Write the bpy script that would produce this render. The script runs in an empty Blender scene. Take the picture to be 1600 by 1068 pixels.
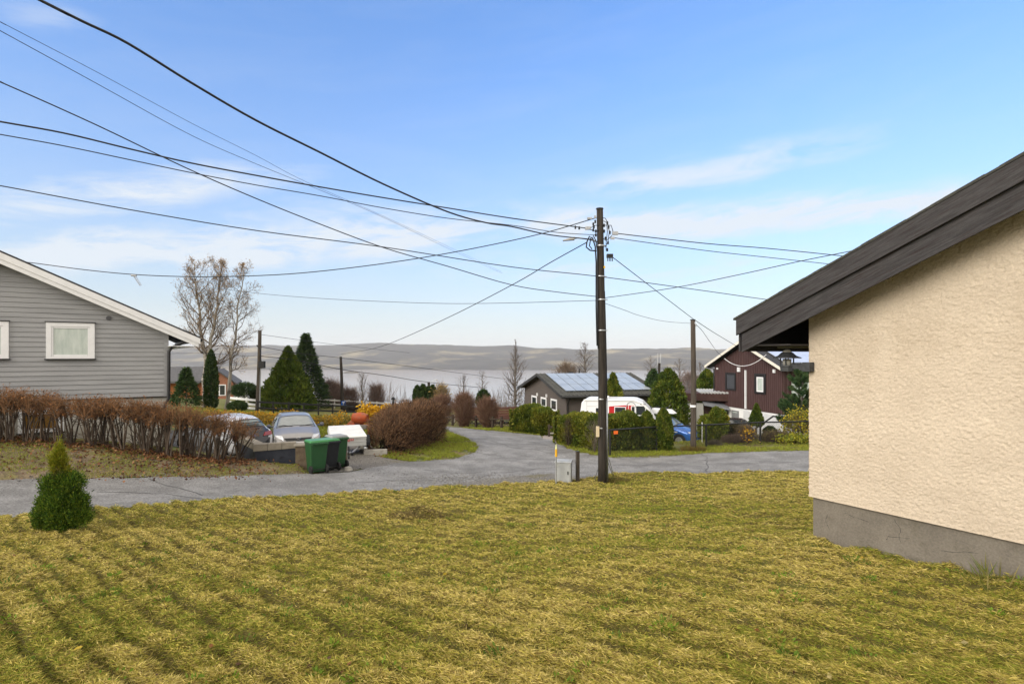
import bpy, math, random
import numpy as np
from mathutils import Vector, Matrix, noise as mnoise

# ------------------------------------------------------------------ camera, world, sun, exposure
S = bpy.context.scene
COL = S.collection
FP = 900.0            # focal length in photo pixels (photo 1600 wide)
HY = 555.0            # horizon row in the photo
CZ = 4.2              # camera height above the junction
SUN_AZ, SUN_EL = math.radians(226), math.radians(25)   # clockwise from +Y
cam_d = bpy.data.cameras.new('camera'); cam = bpy.data.objects.new('camera', cam_d); COL.objects.link(cam)
cam_d.sensor_width = 36.0; cam_d.lens = 36.0*FP/1600.0
cam_d.shift_y = (HY-534.0)/1600.0
cam_d.clip_start = 0.1; cam_d.clip_end = 30000
cam.location = (0, 0, CZ); cam.rotation_euler = (math.pi/2, 0, 0)
S.camera = cam
S.view_settings.view_transform = 'Standard'; S.view_settings.look = 'None'
S.view_settings.exposure = 1.72; S.view_settings.gamma = 1.0
S.view_settings.use_curve_mapping = False
S.cycles.max_bounces = 8; S.cycles.volume_bounces = 1; S.cycles.transparent_max_bounces = 16

def build_world():
    w = bpy.data.worlds.new('World'); S.world = w; w.use_nodes = True
    nt = w.node_tree; N = nt.nodes; L = nt.links; N.clear()
    out = N.new('ShaderNodeOutputWorld'); bg = N.new('ShaderNodeBackground')
    sky = N.new('ShaderNodeTexSky'); sky.sky_type = 'NISHITA'; sky.sun_disc = False
    sky.sun_elevation = SUN_EL; sky.sun_rotation = SUN_AZ
    sky.air_density = 1.15; sky.dust_density = 0.4; sky.ozone_density = 1.6
    tc = N.new('ShaderNodeTexCoord'); sep = N.new('ShaderNodeSeparateXYZ')
    L.new(tc.outputs['Generated'], sep.inputs[0])
    def m(op, a, b=None, c=None, clamp=False):
        n = N.new('ShaderNodeMath'); n.operation = op; n.use_clamp = clamp
        for i, v in enumerate((a, b, c)):
            if v is None: continue
            if isinstance(v, (int, float)): n.inputs[i].default_value = v
            else: L.new(v, n.inputs[i])
        return n.outputs[0]
    x, y, z = sep.outputs
    az = m('ARCTAN2', x, y)
    hor = m('SQRT', m('ADD', m('MULTIPLY', x, x), m('MULTIPLY', y, y)))
    el = m('DIVIDE', z, m('MAXIMUM', hor, 0.02))
    def noise(sx, sy, skew, scale, detail, off=0.0, rough=0.6):
        cb = N.new('ShaderNodeCombineXYZ')
        L.new(m('MULTIPLY', az, sx), cb.inputs[0])
        L.new(m('MULTIPLY', m('SUBTRACT', el, m('MULTIPLY', az, skew)), sy), cb.inputs[1])
        cb.inputs[2].default_value = off
        n = N.new('ShaderNodeTexNoise'); n.inputs['Scale'].default_value = scale
        n.inputs['Detail'].default_value = detail; n.inputs['Roughness'].default_value = rough
        n.inputs['Distortion'].default_value = 0.5
        L.new(cb.outputs[0], n.inputs['Vector']); return n.outputs['Fac']
    wob = noise(1.5, 2.0, 0, 3, 3, 3.0)
    fine = noise(1.0, 5.0, 0.1, 7, 7, 7.0, 0.68)
    def streak(p0, p1, wpx, k, soft=0.25):
        def ae(p):
            a = math.atan2(p[0]-800, FP); return a, (HY-p[1])/FP*math.cos(a)
        a0, e0 = ae(p0); a1, e1 = ae(p1); sl = (e1-e0)/(a1-a0); w = wpx/FP
        line = m('ADD', m('MULTIPLY', m('SUBTRACT', az, a0), sl), e0)
        dd = m('SUBTRACT', el, m('ADD', line, m('MULTIPLY', m('SUBTRACT', wob, 0.5), w*2.2)))
        q = m('DIVIDE', dd, w)
        g = m('POWER', 2.718, m('MULTIPLY', m('MULTIPLY', q, q), -1.0))
        r0 = m('DIVIDE', m('SUBTRACT', az, a0), soft, clamp=True)
        r1 = m('DIVIDE', m('SUBTRACT', a1, az), soft, clamp=True)
        tex = m('MULTIPLY', m('SUBTRACT', fine, 0.27), 3.2, clamp=True)
        return m('MULTIPLY', m('MULTIPLY', m('MULTIPLY', g, tex), m('MULTIPLY', r0, r1)), k)
    cl = None
    for a in (((800, 305), (1480, 185), 22, 0.75, 0.2), ((740, 348), (1800, 272), 26, 1.2, 0.15),
              ((-300, 335), (560, 255), 26, 0.9, 0.25), ((-400, 405), (900, 330), 36, 1.15, 0.3),
              ((-60, -5), (190, 50), 18, 0.5, 0.1), ((500, 420), (1500, 385), 30, 0.5, 0.3),
              ((300, 320), (1000, 325), 26, 0.5, 0.2)):
        s = streak(*a); cl = s if cl is None else m('MAXIMUM', cl, s)
    # high thin veil and the pale band of air above the horizon
    veil = m('MULTIPLY', m('SUBTRACT', noise(1.2, 5.0, 0.1, 3.0, 6, 1.0), 0.45), 1.0, clamp=True)
    low = m('POWER', 2.718, m('MULTIPLY', m('ABSOLUTE', el), -4.6))
    pale = m('MULTIPLY', low, 0.80)
    tot = m('MAXIMUM', m('ADD', m('MULTIPLY', veil, 0.22), pale), m('ADD', cl, m('MULTIPLY', pale, 0.55)))
    tot = m('MINIMUM', tot, 0.97)
    sc = N.new('ShaderNodeMix'); sc.data_type = 'RGBA'; sc.blend_type = 'MULTIPLY'; sc.inputs['Factor'].default_value = 1
    tn = N.new('ShaderNodeMix'); tn.data_type = 'RGBA'; tn.inputs['A'].default_value = SKY_TINT; tn.inputs['B'].default_value = LOW_TINT
    L.new(m('POWER', 2.718, m('MULTIPLY', m('ABSOLUTE', el), -3.2)), tn.inputs['Factor'])
    L.new(sky.outputs[0], sc.inputs['A']); L.new(tn.outputs['Result'], sc.inputs['B'])
    # unseen bright cloud added overhead, behind and beside the camera for fill light
    over = m('DIVIDE', m('SUBTRACT', el, 0.66), 0.6, clamp=True)
    behind = m('MULTIPLY', m('DIVIDE', m('SUBTRACT', 0.15, y), 0.5, clamp=True), 0.85)
    side = m('DIVIDE', m('SUBTRACT', m('ABSOLUTE', az), 0.85), 0.35, clamp=True)
    ovr = m('MAXIMUM', m('MAXIMUM', m('MULTIPLY', over, 0.95), behind), m('MULTIPLY', side, 0.8))
    mx = N.new('ShaderNodeMix'); mx.data_type = 'RGBA'
    L.new(tot, mx.inputs['Factor']); L.new(sc.outputs['Result'], mx.inputs['A']); mx.inputs['B'].default_value = CLOUD
    mo = N.new('ShaderNodeMix'); mo.data_type = 'RGBA'; L.new(ovr, mo.inputs['Factor']); L.new(mx.outputs['Result'], mo.inputs['A']); mo.inputs['B'].default_value = FILL_CLOUD
    L.new(mo.outputs['Result'], bg.inputs['Color']); bg.inputs['Strength'].default_value = 0.10
    L.new(bg.outputs[0], out.inputs['Surface'])
SKY_TINT = (0.42, 0.65, 0.95, 1)
LOW_TINT = (0.34, 0.345, 0.41, 1)
CLOUD = (2.45, 2.66, 2.92, 1)
FILL_CLOUD = (5.0, 4.55, 3.95, 1)
build_world()
sun_d = bpy.data.lights.new('sun', 'SUN'); sun = bpy.data.objects.new('sun', sun_d); COL.objects.link(sun)
sun_d.energy = 1.0; sun_d.angle = math.radians(36); sun_d.color = (1.0, 0.94, 0.85)
sun.rotation_euler = Vector((-math.sin(SUN_AZ)*math.cos(SUN_EL), -math.cos(SUN_AZ)*math.cos(SUN_EL), -math.sin(SUN_EL))).to_track_quat('-Z', 'Y').to_euler()

# ------------------------------------------------------------------ helpers
def P(px, py, d):
    return Vector(((px-800.0)/FP*d, d, CZ+(HY-py)/FP*d))
def srgb(r, g, b):
    f = lambda c: (c/255/12.92) if c/255 <= 0.04045 else ((c/255+0.055)/1.055)**2.4
    return (f(r), f(g), f(b), 1)
def R(a): return math.radians(a)

def mk(name, c1, c2=None, rough=0.75, scale=6.0, bump=0.0, bscale=None, spec=0.3, metal=0.0, stretch=(1, 1, 1),
       attr=False, detail=6, lo=0.35, hi=0.65, c3=None, s3=1.0, trans=0.0, bdist=0.02, coat=0.0, speck=0.0, sscale=90, rot=(0, 0, 0)):
    m = bpy.data.materials.new(name); m.use_nodes = True
    nt = m.node_tree; N = nt.nodes; L = nt.links
    b = N['Principled BSDF']
    b.inputs['Roughness'].default_value = rough; b.inputs['Specular IOR Level'].default_value = spec
    b.inputs['Metallic'].default_value = metal
    if coat: b.inputs['Coat Weight'].default_value = coat
    tc = N.new('ShaderNodeTexCoord'); mp = N.new('ShaderNodeMapping'); mp.inputs['Scale'].default_value = stretch; mp.inputs['Rotation'].default_value = rot; mp.vector_type = 'TEXTURE' if any(rot) else 'POINT'
    if any(rot): mp.inputs['Scale'].default_value = tuple(1/v for v in stretch)
    L.new(tc.outputs['Object'], mp.inputs['Vector'])
    def nz(sc, de=detail):
        n = N.new('ShaderNodeTexNoise'); n.inputs['Scale'].default_value = sc; n.inputs['Detail'].default_value = de
        n.inputs['Roughness'].default_value = 0.62; L.new(mp.outputs[0], n.inputs['Vector']); return n.outputs['Fac']
    def ramp(f, a, z):
        r = N.new('ShaderNodeMapRange'); r.inputs['From Min'].default_value = a; r.inputs['From Max'].default_value = z
        L.new(f, r.inputs['Value']); return r.outputs[0]
    def mix(f, a, c, mode='MIX'):
        x = N.new('ShaderNodeMix'); x.data_type = 'RGBA'; x.blend_type = mode
        if isinstance(f, float): x.inputs['Factor'].default_value = f
        else: L.new(f, x.inputs['Factor'])
        for v, k in ((a, 'A'), (c, 'B')):
            if isinstance(v, tuple): x.inputs[k].default_value = v
            else: L.new(v, x.inputs[k])
        return x.outputs['Result']
    c1 = c1 if len(c1) == 4 else tuple(c1)+(1,)
    if attr:
        a = N.new('ShaderNodeAttribute'); a.attribute_name = 'tint'; col = a.outputs['Color']
    elif c2 is None:
        b.inputs['Base Color'].default_value = c1; col = None
    else:
        c2 = c2 if len(c2) == 4 else tuple(c2)+(1,)
        col = mix(ramp(nz(scale), lo, hi), c1, c2)
        if c3 is not None:
            c3 = c3 if len(c3) == 4 else tuple(c3)+(1,)
            col = mix(ramp(nz(s3), 0.52, 0.68), col, c3)
    if speck and col is not None:
        gr = ramp(nz(sscale, 2), .3, .7); gv = N.new('ShaderNodeMapRange'); gv.inputs['To Min'].default_value = 1-speck; gv.inputs['To Max'].default_value = 1+speck; L.new(gr, gv.inputs['Value'])
        col = mix(1.0, col, gv.outputs[0], 'MULTIPLY')
    if col is not None: L.new(col, b.inputs['Base Color'])
    if bump:
        bp = N.new('ShaderNodeBump'); bp.inputs['Strength'].default_value = bump; bp.inputs['Distance'].default_value = bdist
        L.new(nz(bscale or scale*3), bp.inputs['Height']); L.new(bp.outputs[0], b.inputs['Normal'])
    if trans:
        b.inputs['Subsurface Weight'].default_value = 0.0
        t = N.new('ShaderNodeBsdfTranslucent'); ms = N.new('ShaderNodeMixShader'); ms.inputs[0].default_value = trans
        if col is not None: L.new(col, t.inputs['Color'])
        else: t.inputs['Color'].default_value = c1
        L.new(b.outputs[0], ms.inputs[1]); L.new(t.outputs[0], ms.inputs[2])
        L.new(ms.outputs[0], N['Material Output'].inputs['Surface'])
    return m

def tag(o, label=None, cat=None, group=None, kind=None):
    if label: o['label'] = label
    if cat: o['category'] = cat
    if group: o['group'] = group
    if kind: o['kind'] = kind
    return o

class Frame:
    """thing root: an Empty at the base, x to the right along the front, y into the thing"""
    def __init__(self, name, loc, ang=0.0, label=None, cat=None, group=None):
        self.e = bpy.data.objects.new(name, None); COL.objects.link(self.e)
        self.e.empty_display_size = 0.2
        self.e.location = loc; self.e.rotation_euler = (0, 0, ang)
        self.M = Matrix.Translation(Vector(loc)) @ Matrix.Rotation(ang, 4, 'Z'); self.I = self.M.inverted()
        tag(self.e, label, cat, group)
    def loc(self, w): return self.I @ Vector(w)
    def px(self, px, py, n=(0, 1, 0), p0=(0, 0, 0)):
        """local point where the ray through a photo pixel meets the local plane (p0, n)"""
        o = self.I @ Vector((0, 0, CZ)); d = (self.I @ P(px, py, 1.0)) - o
        n = Vector(n); t = (Vector(p0)-o).dot(n)/d.dot(n)
        return o + d*t

class MB:
    def __init__(self): self.v = []; self.f = []; self.mi = []; self.cur = 0
    def quad(self, *pts):
        i = len(self.v); self.v += [tuple(p) for p in pts]; self.f.append(tuple(range(i, i+len(pts)))); self.mi.append(self.cur)
    def hexa(self, a, b):
        """a: 4 bottom points ccw, b: 4 top points"""
        i = len(self.v); self.v += [tuple(p) for p in a]+[tuple(p) for p in b]
        for q in ((3, 2, 1, 0), (4, 5, 6, 7), (0, 1, 5, 4), (1, 2, 6, 5), (2, 3, 7, 6), (3, 0, 4, 7)):
            self.f.append(tuple(i+k for k in q)); self.mi.append(self.cur)
        return self
    def box(self, x0, x1, y0, y1, z0, z1):
        return self.hexa([(x0, y0, z0), (x1, y0, z0), (x1, y1, z0), (x0, y1, z0)], [(x0, y0, z1), (x1, y0, z1), (x1, y1, z1), (x0, y1, z1)])
    def prism(self, poly, y0, y1):
        """poly in x,z extruded along y"""
        i = len(self.v); n = len(poly)
        self.v += [(x, y0, z) for x, z in poly]+[(x, y1, z) for x, z in poly]
        self.f.append(tuple(range(i, i+n))); self.f.append(tuple(range(i+2*n-1, i+n-1, -1))); self.mi += [self.cur]*2
        for k in range(n):
            j = (k+1) % n
            self.f.append((i+j, i+k, i+n+k, i+n+j)); self.mi.append(self.cur)
        return self
    def tube(self, pts, r, n=8, cap=True):
        pts = [Vector(p) for p in pts]; rs = r if isinstance(r, (list, tuple)) else [r]*len(pts)
        i0 = len(self.v)
        up = None
        for k, p in enumerate(pts):
            t = (pts[min(k+1, len(pts)-1)]-pts[max(k-1, 0)]).normalized()
            if up is None:
                up = Vector((0, 0, 1)) if abs(t.z) < 0.9 else Vector((1, 0, 0))
            a = t.cross(up).normalized(); b = a.cross(t).normalized(); up = b
            for j in range(n):
                an = 2*math.pi*j/n; q = p+a*(math.cos(an)*rs[k])+b*(math.sin(an)*rs[k]); self.v.append(tuple(q))
        for k in range(len(pts)-1):
            for j in range(n):
                j2 = (j+1) % n
                self.f.append((i0+k*n+j, i0+k*n+j2, i0+(k+1)*n+j2, i0+(k+1)*n+j)); self.mi.append(self.cur)
        if cap:
            self.f.append(tuple(i0+j for j in range(n-1, -1, -1))); self.f.append(tuple(i0+(len(pts)-1)*n+j for j in range(n))); self.mi += [self.cur]*2
        return self
    def lathe(self, prof, c=(0, 0, 0), axis='z', n=20):
        """prof: list of (radius, height)"""
        i0 = len(self.v); c = Vector(c)
        for r, h in prof:
            for j in range(n):
                a = 2*math.pi*j/n; u, w = r*math.cos(a), r*math.sin(a)
                q = {'z': (u, w, h), 'y': (u, h, w), 'x': (h, u, w)}[axis]
                self.v.append(tuple(c+Vector(q)))
        for k in range(len(prof)-1):
            for j in range(n):
                j2 = (j+1) % n
                self.f.append((i0+k*n+j, i0+k*n+j2, i0+(k+1)*n+j2, i0+(k+1)*n+j)); self.mi.append(self.cur)
        self.f.append(tuple(i0+j for j in range(n-1, -1, -1))); self.f.append(tuple(i0+(len(prof)-1)*n+j for j in range(n))); self.mi += [self.cur]*2
        return self
    def build(self, name, mat, parent=None, smooth=False, bevel=0.0, label=None):
        me = bpy.data.meshes.new(name); me.from_pydata(self.v, [], self.f)
        for x in (mat if isinstance(mat, (list, tuple)) else [mat]): me.materials.append(x)
        if any(self.mi): me.polygons.foreach_set('material_index', self.mi)
        me.validate(); me.update()
        import bmesh
        bm = bmesh.new(); bm.from_mesh(me); bmesh.ops.recalc_face_normals(bm, faces=bm.faces); bm.to_mesh(me); bm.free()
        if smooth: me.shade_smooth()
        o = bpy.data.objects.new(name, me); COL.objects.link(o)
        if parent is not None: o.parent = parent.e if isinstance(parent, Frame) else parent
        if bevel:
            b = o.modifiers.new('bevel', 'BEVEL'); b.width = bevel; b.segments = 2; b.limit_method = 'ANGLE'
        if label: o['label'] = label
        return o

def np_mesh(name, V, F, mat, parent=None, tint=None, smooth=False):
    """V (n,3), F (m,k) arrays; tint (m,3) linear colour per face"""
    V = np.asarray(V, np.float32); F = np.asarray(F, np.int32); k = F.shape[1]
    me = bpy.data.meshes.new(name)
    me.vertices.add(len(V)); me.vertices.foreach_set('co', V.ravel())
    me.loops.add(F.size); me.loops.foreach_set('vertex_index', F.ravel())
    me.polygons.add(len(F)); me.polygons.foreach_set('loop_start', np.arange(0, F.size, k, dtype=np.int32))
    if tint is not None:
        at = me.color_attributes.new('tint', 'FLOAT_COLOR', 'CORNER')
        c = np.ones((len(F), k, 4), np.float32); c[:, :, :3] = np.asarray(tint, np.float32)[:, None, :]
        at.data.foreach_set('color', c.ravel())
    me.materials.append(mat); me.update(calc_edges=True)
    if smooth: me.shade_smooth()
    o = bpy.data.objects.new(name, me); COL.objects.link(o)
    if parent is not None: o.parent = parent.e if isinstance(parent, Frame) else parent
    return o

def seg_arrays(A, B, RA, RB, n):
    """prisms along segments"""
    A = np.asarray(A, float); B = np.asarray(B, float); RA = np.asarray(RA, float); RB = np.asarray(RB, float)
    T = B-A; T /= np.maximum(np.linalg.norm(T, axis=1, keepdims=True), 1e-9)
    up = np.where(np.abs(T[:, 2:3]) < 0.9, np.array([[0, 0, 1.0]]), np.array([[1.0, 0, 0]]))
    U = np.cross(T, up); U /= np.linalg.norm(U, axis=1, keepdims=True); W = np.cross(U, T)
    m = len(A); V = np.zeros((m, 2*n, 3))
    for j in range(n):
        a = 2*math.pi*j/n; o = U*math.cos(a)+W*math.sin(a)
        V[:, j] = A+o*RA[:, None]; V[:, n+j] = B+o*RB[:, None]
    F = np.array([[j, (j+1) % n, n+(j+1) % n, n+j] for j in range(n)])
    F = (np.arange(m)*2*n)[:, None, None]+F[None]
    return V.reshape(-1, 3), F.reshape(-1, 4)

def leaf_arrays(C, D, size, width, rng):
    """rhombic leaves at C along D"""
    C = np.asarray(C, float); D = np.asarray(D, float)
    D = D/np.maximum(np.linalg.norm(D, axis=1, keepdims=True), 1e-9)
    rnd = rng.normal(size=D.shape); U = np.cross(D, rnd); U /= np.maximum(np.linalg.norm(U, axis=1, keepdims=True), 1e-9)
    s = (np.asarray(size)*np.ones(len(C)))[:, None]; w = (np.asarray(width)*np.ones(len(C)))[:, None]
    V = np.stack([C, C+D*s*.5+U*w, C+D*s, C+D*s*.5-U*w], 1).reshape(-1, 3)
    F = np.arange(len(C)*4).reshape(-1, 4)
    return V, F

def vnoise(x, y, seed=0):
    """2-D value noise in 0..1"""
    xi = np.floor(x).astype(np.int64); yi = np.floor(y).astype(np.int64); fx = x-xi; fy = y-yi
    fx = fx*fx*(3-2*fx); fy = fy*fy*(3-2*fy)
    def h(a, b):
        n = (a*374761393+b*668265263+seed*974711) & 0xffffffff
        n = ((n ^ (n >> 13))*1274126177) & 0xffffffff
        return ((n ^ (n >> 16)) & 0xffff)/65535.0
    return (h(xi, yi)*(1-fx)+h(xi+1, yi)*fx)*(1-fy)+(h(xi, yi+1)*(1-fx)+h(xi+1, yi+1)*fx)*fy
def fbm(x, y, seed=0, o=4):
    s = 0; a = .5; t = 0
    for i in range(o):
        s = s+a*vnoise(x*2**i+17*i, y*2**i+31*i, seed+i); t += a; a *= .5
    return s/t

# ------------------------------------------------------------------ terrain height
CTRL = [(800, 1068, 4.2), (0, 1068, 4.25), (1600, 1068, 4.3), (1270, 850, 8.0), (1600, 925, 6.0), (600, 860, 9.4), (1000, 850, 9.6),
        (0, 815, 10.5), (0, 752, 13.9), (150, 800, 10.9), (130, 748, 14.86), (330, 788, 13.2), (300, 746, 16.4), (480, 741, 18.6),
        (520, 778, 15.2), (720, 765, 17.0), (860, 757, 18.2), (940, 760, 18.0), (1265, 741, 20.2), (1105, 743, 20.0), (1083, 705, 26.6), (1265, 704, 25.6),
        (0, 690, 16.5), (160, 698, 17.0), (280, 713, 17.4), (400, 725, 18.5), (464, 729, 18.9), (460, 713, 22.3), (398, 717, 21.3), (300, 705, 23.6), (545, 709, 22.6), (1160, 698, 36), (1075, 702, 36), (1085, 697, 33), (1130, 684, 30.5), (1215, 688, 31), (600, 708, 23.3),
        (690, 690, 28), (740, 700, 26), (640, 720, 22.6), (700, 668, 40), (790, 672, 37), (830, 676, 36), (880, 692, 29), (600, 655, 47),
        (440, 641, 47), (325, 640, 44), (280, 634, 42), (1000, 662, 43), (1090, 690, 30), (720, 660, 50), (900, 655, 52)]
CP = [tuple(P(*c)) for c in CTRL]
CP += [(0, 0, 2.35), (-6, -8, 2.9), (8, -8, 2.7), (-22, 8, 1.9), (-30, 30, 1.6), (-16, 22, 1.7), (30, 20, 0.3), (30, 5, 1.6), (40, 45, -1.0), (-45, 55, 0.6), (-20, 58, -0.2), (45, 60, -2), (10, 64, -1.6)]
CP = np.array(CP)
def _fit():
    n = len(CP); X = CP[:, :2]; D = np.linalg.norm(X[:, None]-X[None], axis=2)
    A = np.zeros((n+3, n+3)); A[:n, :n] = D-np.eye(n)*0.35
    A[:n, n] = 1; A[:n, n+1:] = X; A[n, :n] = 1; A[n+1:, :n] = X.T
    return np.linalg.solve(A, np.concatenate([CP[:, 2], [0, 0, 0]]))
WT = _fit(); NC = len(CP)
LAKE = CZ-102.0
def H(x, y):
    x = np.asarray(x, float); y = np.asarray(y, float); sh = x.shape; x = x.ravel(); y = y.ravel()
    xx = np.clip(x, -60, 60); yy = np.clip(y, -20, 75)
    out = np.full(len(x), WT[NC])+WT[NC+1]*xx+WT[NC+2]*yy
    for i in range(NC):
        out += WT[i]*np.sqrt((xx-CP[i, 0])**2+(yy-CP[i, 1])**2)
    t = np.clip((y-52)/26, 0, 1); t = t*t*(3-2*t)
    far = -1.4-0.155*np.maximum(y-60, 0)
    out = out*(1-t)+far*t
    out = np.maximum(out, LAKE-1.5)
    return out.reshape(sh)
def h1(x, y): return float(H(np.array([x]), np.array([y]))[0])
def on(x, y, dz=0.0): return Vector((x, y, h1(x, y)+dz))
def gp(px, py, dmax=75.0):
    """ground point seen at a photo pixel"""
    d = np.linspace(3, dmax, 1500); x = (px-800)/FP*d; z = CZ+(HY-py)/FP*d
    g = H(x, d); k = np.argmax(z < g)
    if k == 0: k = len(d)-1
    return Vector((x[k], d[k], g[k]))
def gd(px, d, dz=0.0):
    """ground point under photo column px at distance d"""
    return on((px-800)/FP*d, d, dz)
def inpoly(x, y, poly):
    r = np.zeros(len(x), bool); n = len(poly)
    for i in range(n):
        x0, y0 = poly[i][:2]; x1, y1 = poly[(i+1) % n][:2]
        c = ((y0 > y) != (y1 > y)); xi = (x1-x0)*(y-y0)/((y1-y0) if abs(y1-y0) > 1e-9 else 1e-9)+x0
        r ^= c & (x < xi)
    return r
# ------------------------------------------------------------------ materials
ASPH = mk('asphalt', (.155, .152, .148), (.235, .232, .227), rough=.88, scale=1.1, bump=.8, bscale=60, c3=(.125, .122, .118), s3=.45, detail=12, lo=.38, hi=.62, speck=.5, sscale=26, bdist=.012, spec=.35)
GRAV = mk('gravel', (.10, .095, .085), (.21, .195, .175), rough=.95, scale=16, bump=.9, bscale=38, c3=(.13, .115, .06), s3=.7, speck=.6, sscale=22)
MEAD = mk('meadow', (.10, .125, .022), (.17, .15, .045), rough=.95, scale=1.3, bump=.6, bscale=14, c3=(.14, .10, .05), s3=.5)
BANKM = mk('bank_soil', (.11, .082, .055), (.20, .155, .095), rough=.97, scale=3.5, bump=.9, bscale=20, c3=(.17, .16, .04), s3=.9, detail=10, speck=.4, sscale=30)
LAWNM = mk('mown_lawn', (.12, .095, .025), (.075, .065, .018), rough=.97, scale=3.0, bump=.8, bscale=40, c3=(.10, .11, .018), s3=.8)
LEAF = mk('leaf_faces', (.1, .1, .1), attr=True, rough=.75, spec=.15, trans=.25)
TWIG = mk('twig_faces', (.1, .1, .1), attr=True, rough=.9, spec=.1)
HILLM = mk('far_forest', (.010, .012, .015), (.04, .04, .04), rough=1, scale=.006, c3=(.24, .20, .12), s3=.0026, spec=0, detail=9)
def water_mat():
    m = bpy.data.materials.new('lake_water'); m.use_nodes = True; N = m.node_tree.nodes; L = m.node_tree.links; b = N['Principled BSDF']
    b.inputs['Base Color'].default_value = (.26, .205, .175, 1); b.inputs['Roughness'].default_value = .15; b.inputs['Specular IOR Level'].default_value = .5
    tc = N.new('ShaderNodeTexCoord'); n = N.new('ShaderNodeTexNoise'); n.inputs['Scale'].default_value = .25; n.inputs['Detail'].default_value = 4
    bp = N.new('ShaderNodeBump'); bp.inputs['Strength'].default_value = .12; bp.inputs['Distance'].default_value = .4
    L.new(tc.outputs['Object'], n.inputs['Vector']); L.new(n.outputs['Fac'], bp.inputs['Height']); L.new(bp.outputs[0], b.inputs['Normal'])
    return m
WATER = water_mat()
WHITE = mk('white_paint', (.78, .78, .78), (.70, .70, .70), rough=.45, scale=5, lo=.4, hi=.8)
BLACKM = mk('black_metal', (.012, .012, .013), (.022, .022, .022), rough=.45, scale=9)
GALV = mk('galvanised', (.34, .35, .36), (.44, .45, .46), rough=.42, scale=12, metal=.7)
GLASS = mk('window_glass', (.03, .035, .038), rough=.06, spec=.8)
REFLG = mk('pale_reflection_glass', (.40, .46, .42), (.55, .60, .55), rough=.22, scale=2.5, spec=.7, stretch=(3, 1, .6))  # pale greenish reflection painted into the pane colour
POLEW = mk('tarred_pole', (.016, .013, .010), (.044, .035, .027), rough=.8, scale=5, stretch=(4, 4, .25), bump=.5, bscale=16)
POLEG = mk('weathered_pole', (.045, .036, .028), (.085, .068, .052), rough=.85, scale=5, stretch=(4, 4, .25), bump=.5, bscale=16)
CONC = mk('concrete', (.27, .255, .225), (.36, .34, .30), rough=.9, scale=4, bump=.3, bscale=30, c3=(.20, .19, .16), s3=1.2)
RUBBER = mk('rubber', (.012, .012, .012), (.02, .02, .02), rough=.8)
CHROME = mk('chrome', (.7, .7, .72), rough=.15, metal=1)
LENS = mk('headlight_lens', (.72, .74, .76), (.45, .47, .5), rough=.12, scale=14, spec=.8)
REDL = mk('red_lens', (.22, .012, .014), rough=.15, spec=.8)
WIREM = mk('wire', (.022, .022, .025), rough=.6)

# ------------------------------------------------------------------ setting
def ground():
    def ax(lo, hi, st, far):
        a = list(np.arange(lo, hi+1e-6, st)); d = st
        while a[-1] < far: d *= 1.28; a.append(a[-1]+d)
        d = st; b = []
        x = a[0]
        while x > -far: d *= 1.28; x -= d; b.append(x)
        return np.array(b[::-1]+a)
    X = ax(-42, 42, .42, 9000.); Y = ax(-6, 70, .42, 9000.)
    X = X[(X > -5200) & (X < 5200)]; Y = Y[(Y > -400) & (Y < 1500)]
    GX, GY = np.meshgrid(X, Y)
    Z = H(GX, GY)-.012*0
    V = np.stack([GX, GY, Z], 2).reshape(-1, 3); nx, ny = len(X), len(Y)
    i = np.arange(nx-1)[None]+nx*np.arange(ny-1)[:, None]; i = i.ravel()
    F = np.stack([i, i+1, i+nx+1, i+nx], 1)
    o = np_mesh('ground', V, F, MEAD, smooth=True); o['kind'] = 'structure'
ground()
def sheet(name, poly, dz, mat, st=.42, relief=None):
    import bmesh
    bm = bmesh.new(); vs = [bm.verts.new((p[0], p[1], 0)) for p in poly]; bm.faces.new(vs)
    bmesh.ops.triangulate(bm, faces=bm.faces[:])
    xs = [p[0] for p in poly]; ys = [p[1] for p in poly]
    for ax, lo, hi in ((0, min(xs), max(xs)), (1, min(ys), max(ys))):
        for k in range(math.ceil(lo/st), math.floor(hi/st)+1):
            no = [0, 0, 0]; no[ax] = 1; co = [0, 0, 0]; co[ax] = k*st
            bmesh.ops.bisect_plane(bm, geom=bm.verts[:]+bm.edges[:]+bm.faces[:], plane_co=co, plane_no=no)
    fc = [f for f in bm.faces]; cc = np.array([f.calc_center_median()[:2] for f in fc]); ins = inpoly(cc[:, 0], cc[:, 1], poly)
    bmesh.ops.delete(bm, geom=[f for f, k in zip(fc, ins) if not k], context='FACES')
    me = bpy.data.meshes.new(name); bm.to_mesh(me); bm.free()
    co = np.zeros(len(me.vertices)*3, np.float32); me.vertices.foreach_get('co', co); co = co.reshape(-1, 3)
    co[:, 2] = H(co[:, 0], co[:, 1])+dz
    if relief: co[:, 2] += relief(co[:, 0], co[:, 1])
    me.vertices.foreach_set('co', co.ravel()); me.materials.append(mat); me.shade_smooth(); me.update()
    o = bpy.data.objects.new(name, me); COL.objects.link(o); o['kind'] = 'structure'
    return o
def smooth_poly(pts, it=1):
    pts = [Vector((p[0], p[1])) for p in pts]
    for _ in range(it):
        q = []
        for i in range(len(pts)):
            a, b = pts[i], pts[(i+1) % len(pts)]
            q += [a*.75+b*.25, a*.25+b*.75]
        pts = q
    return pts
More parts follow.
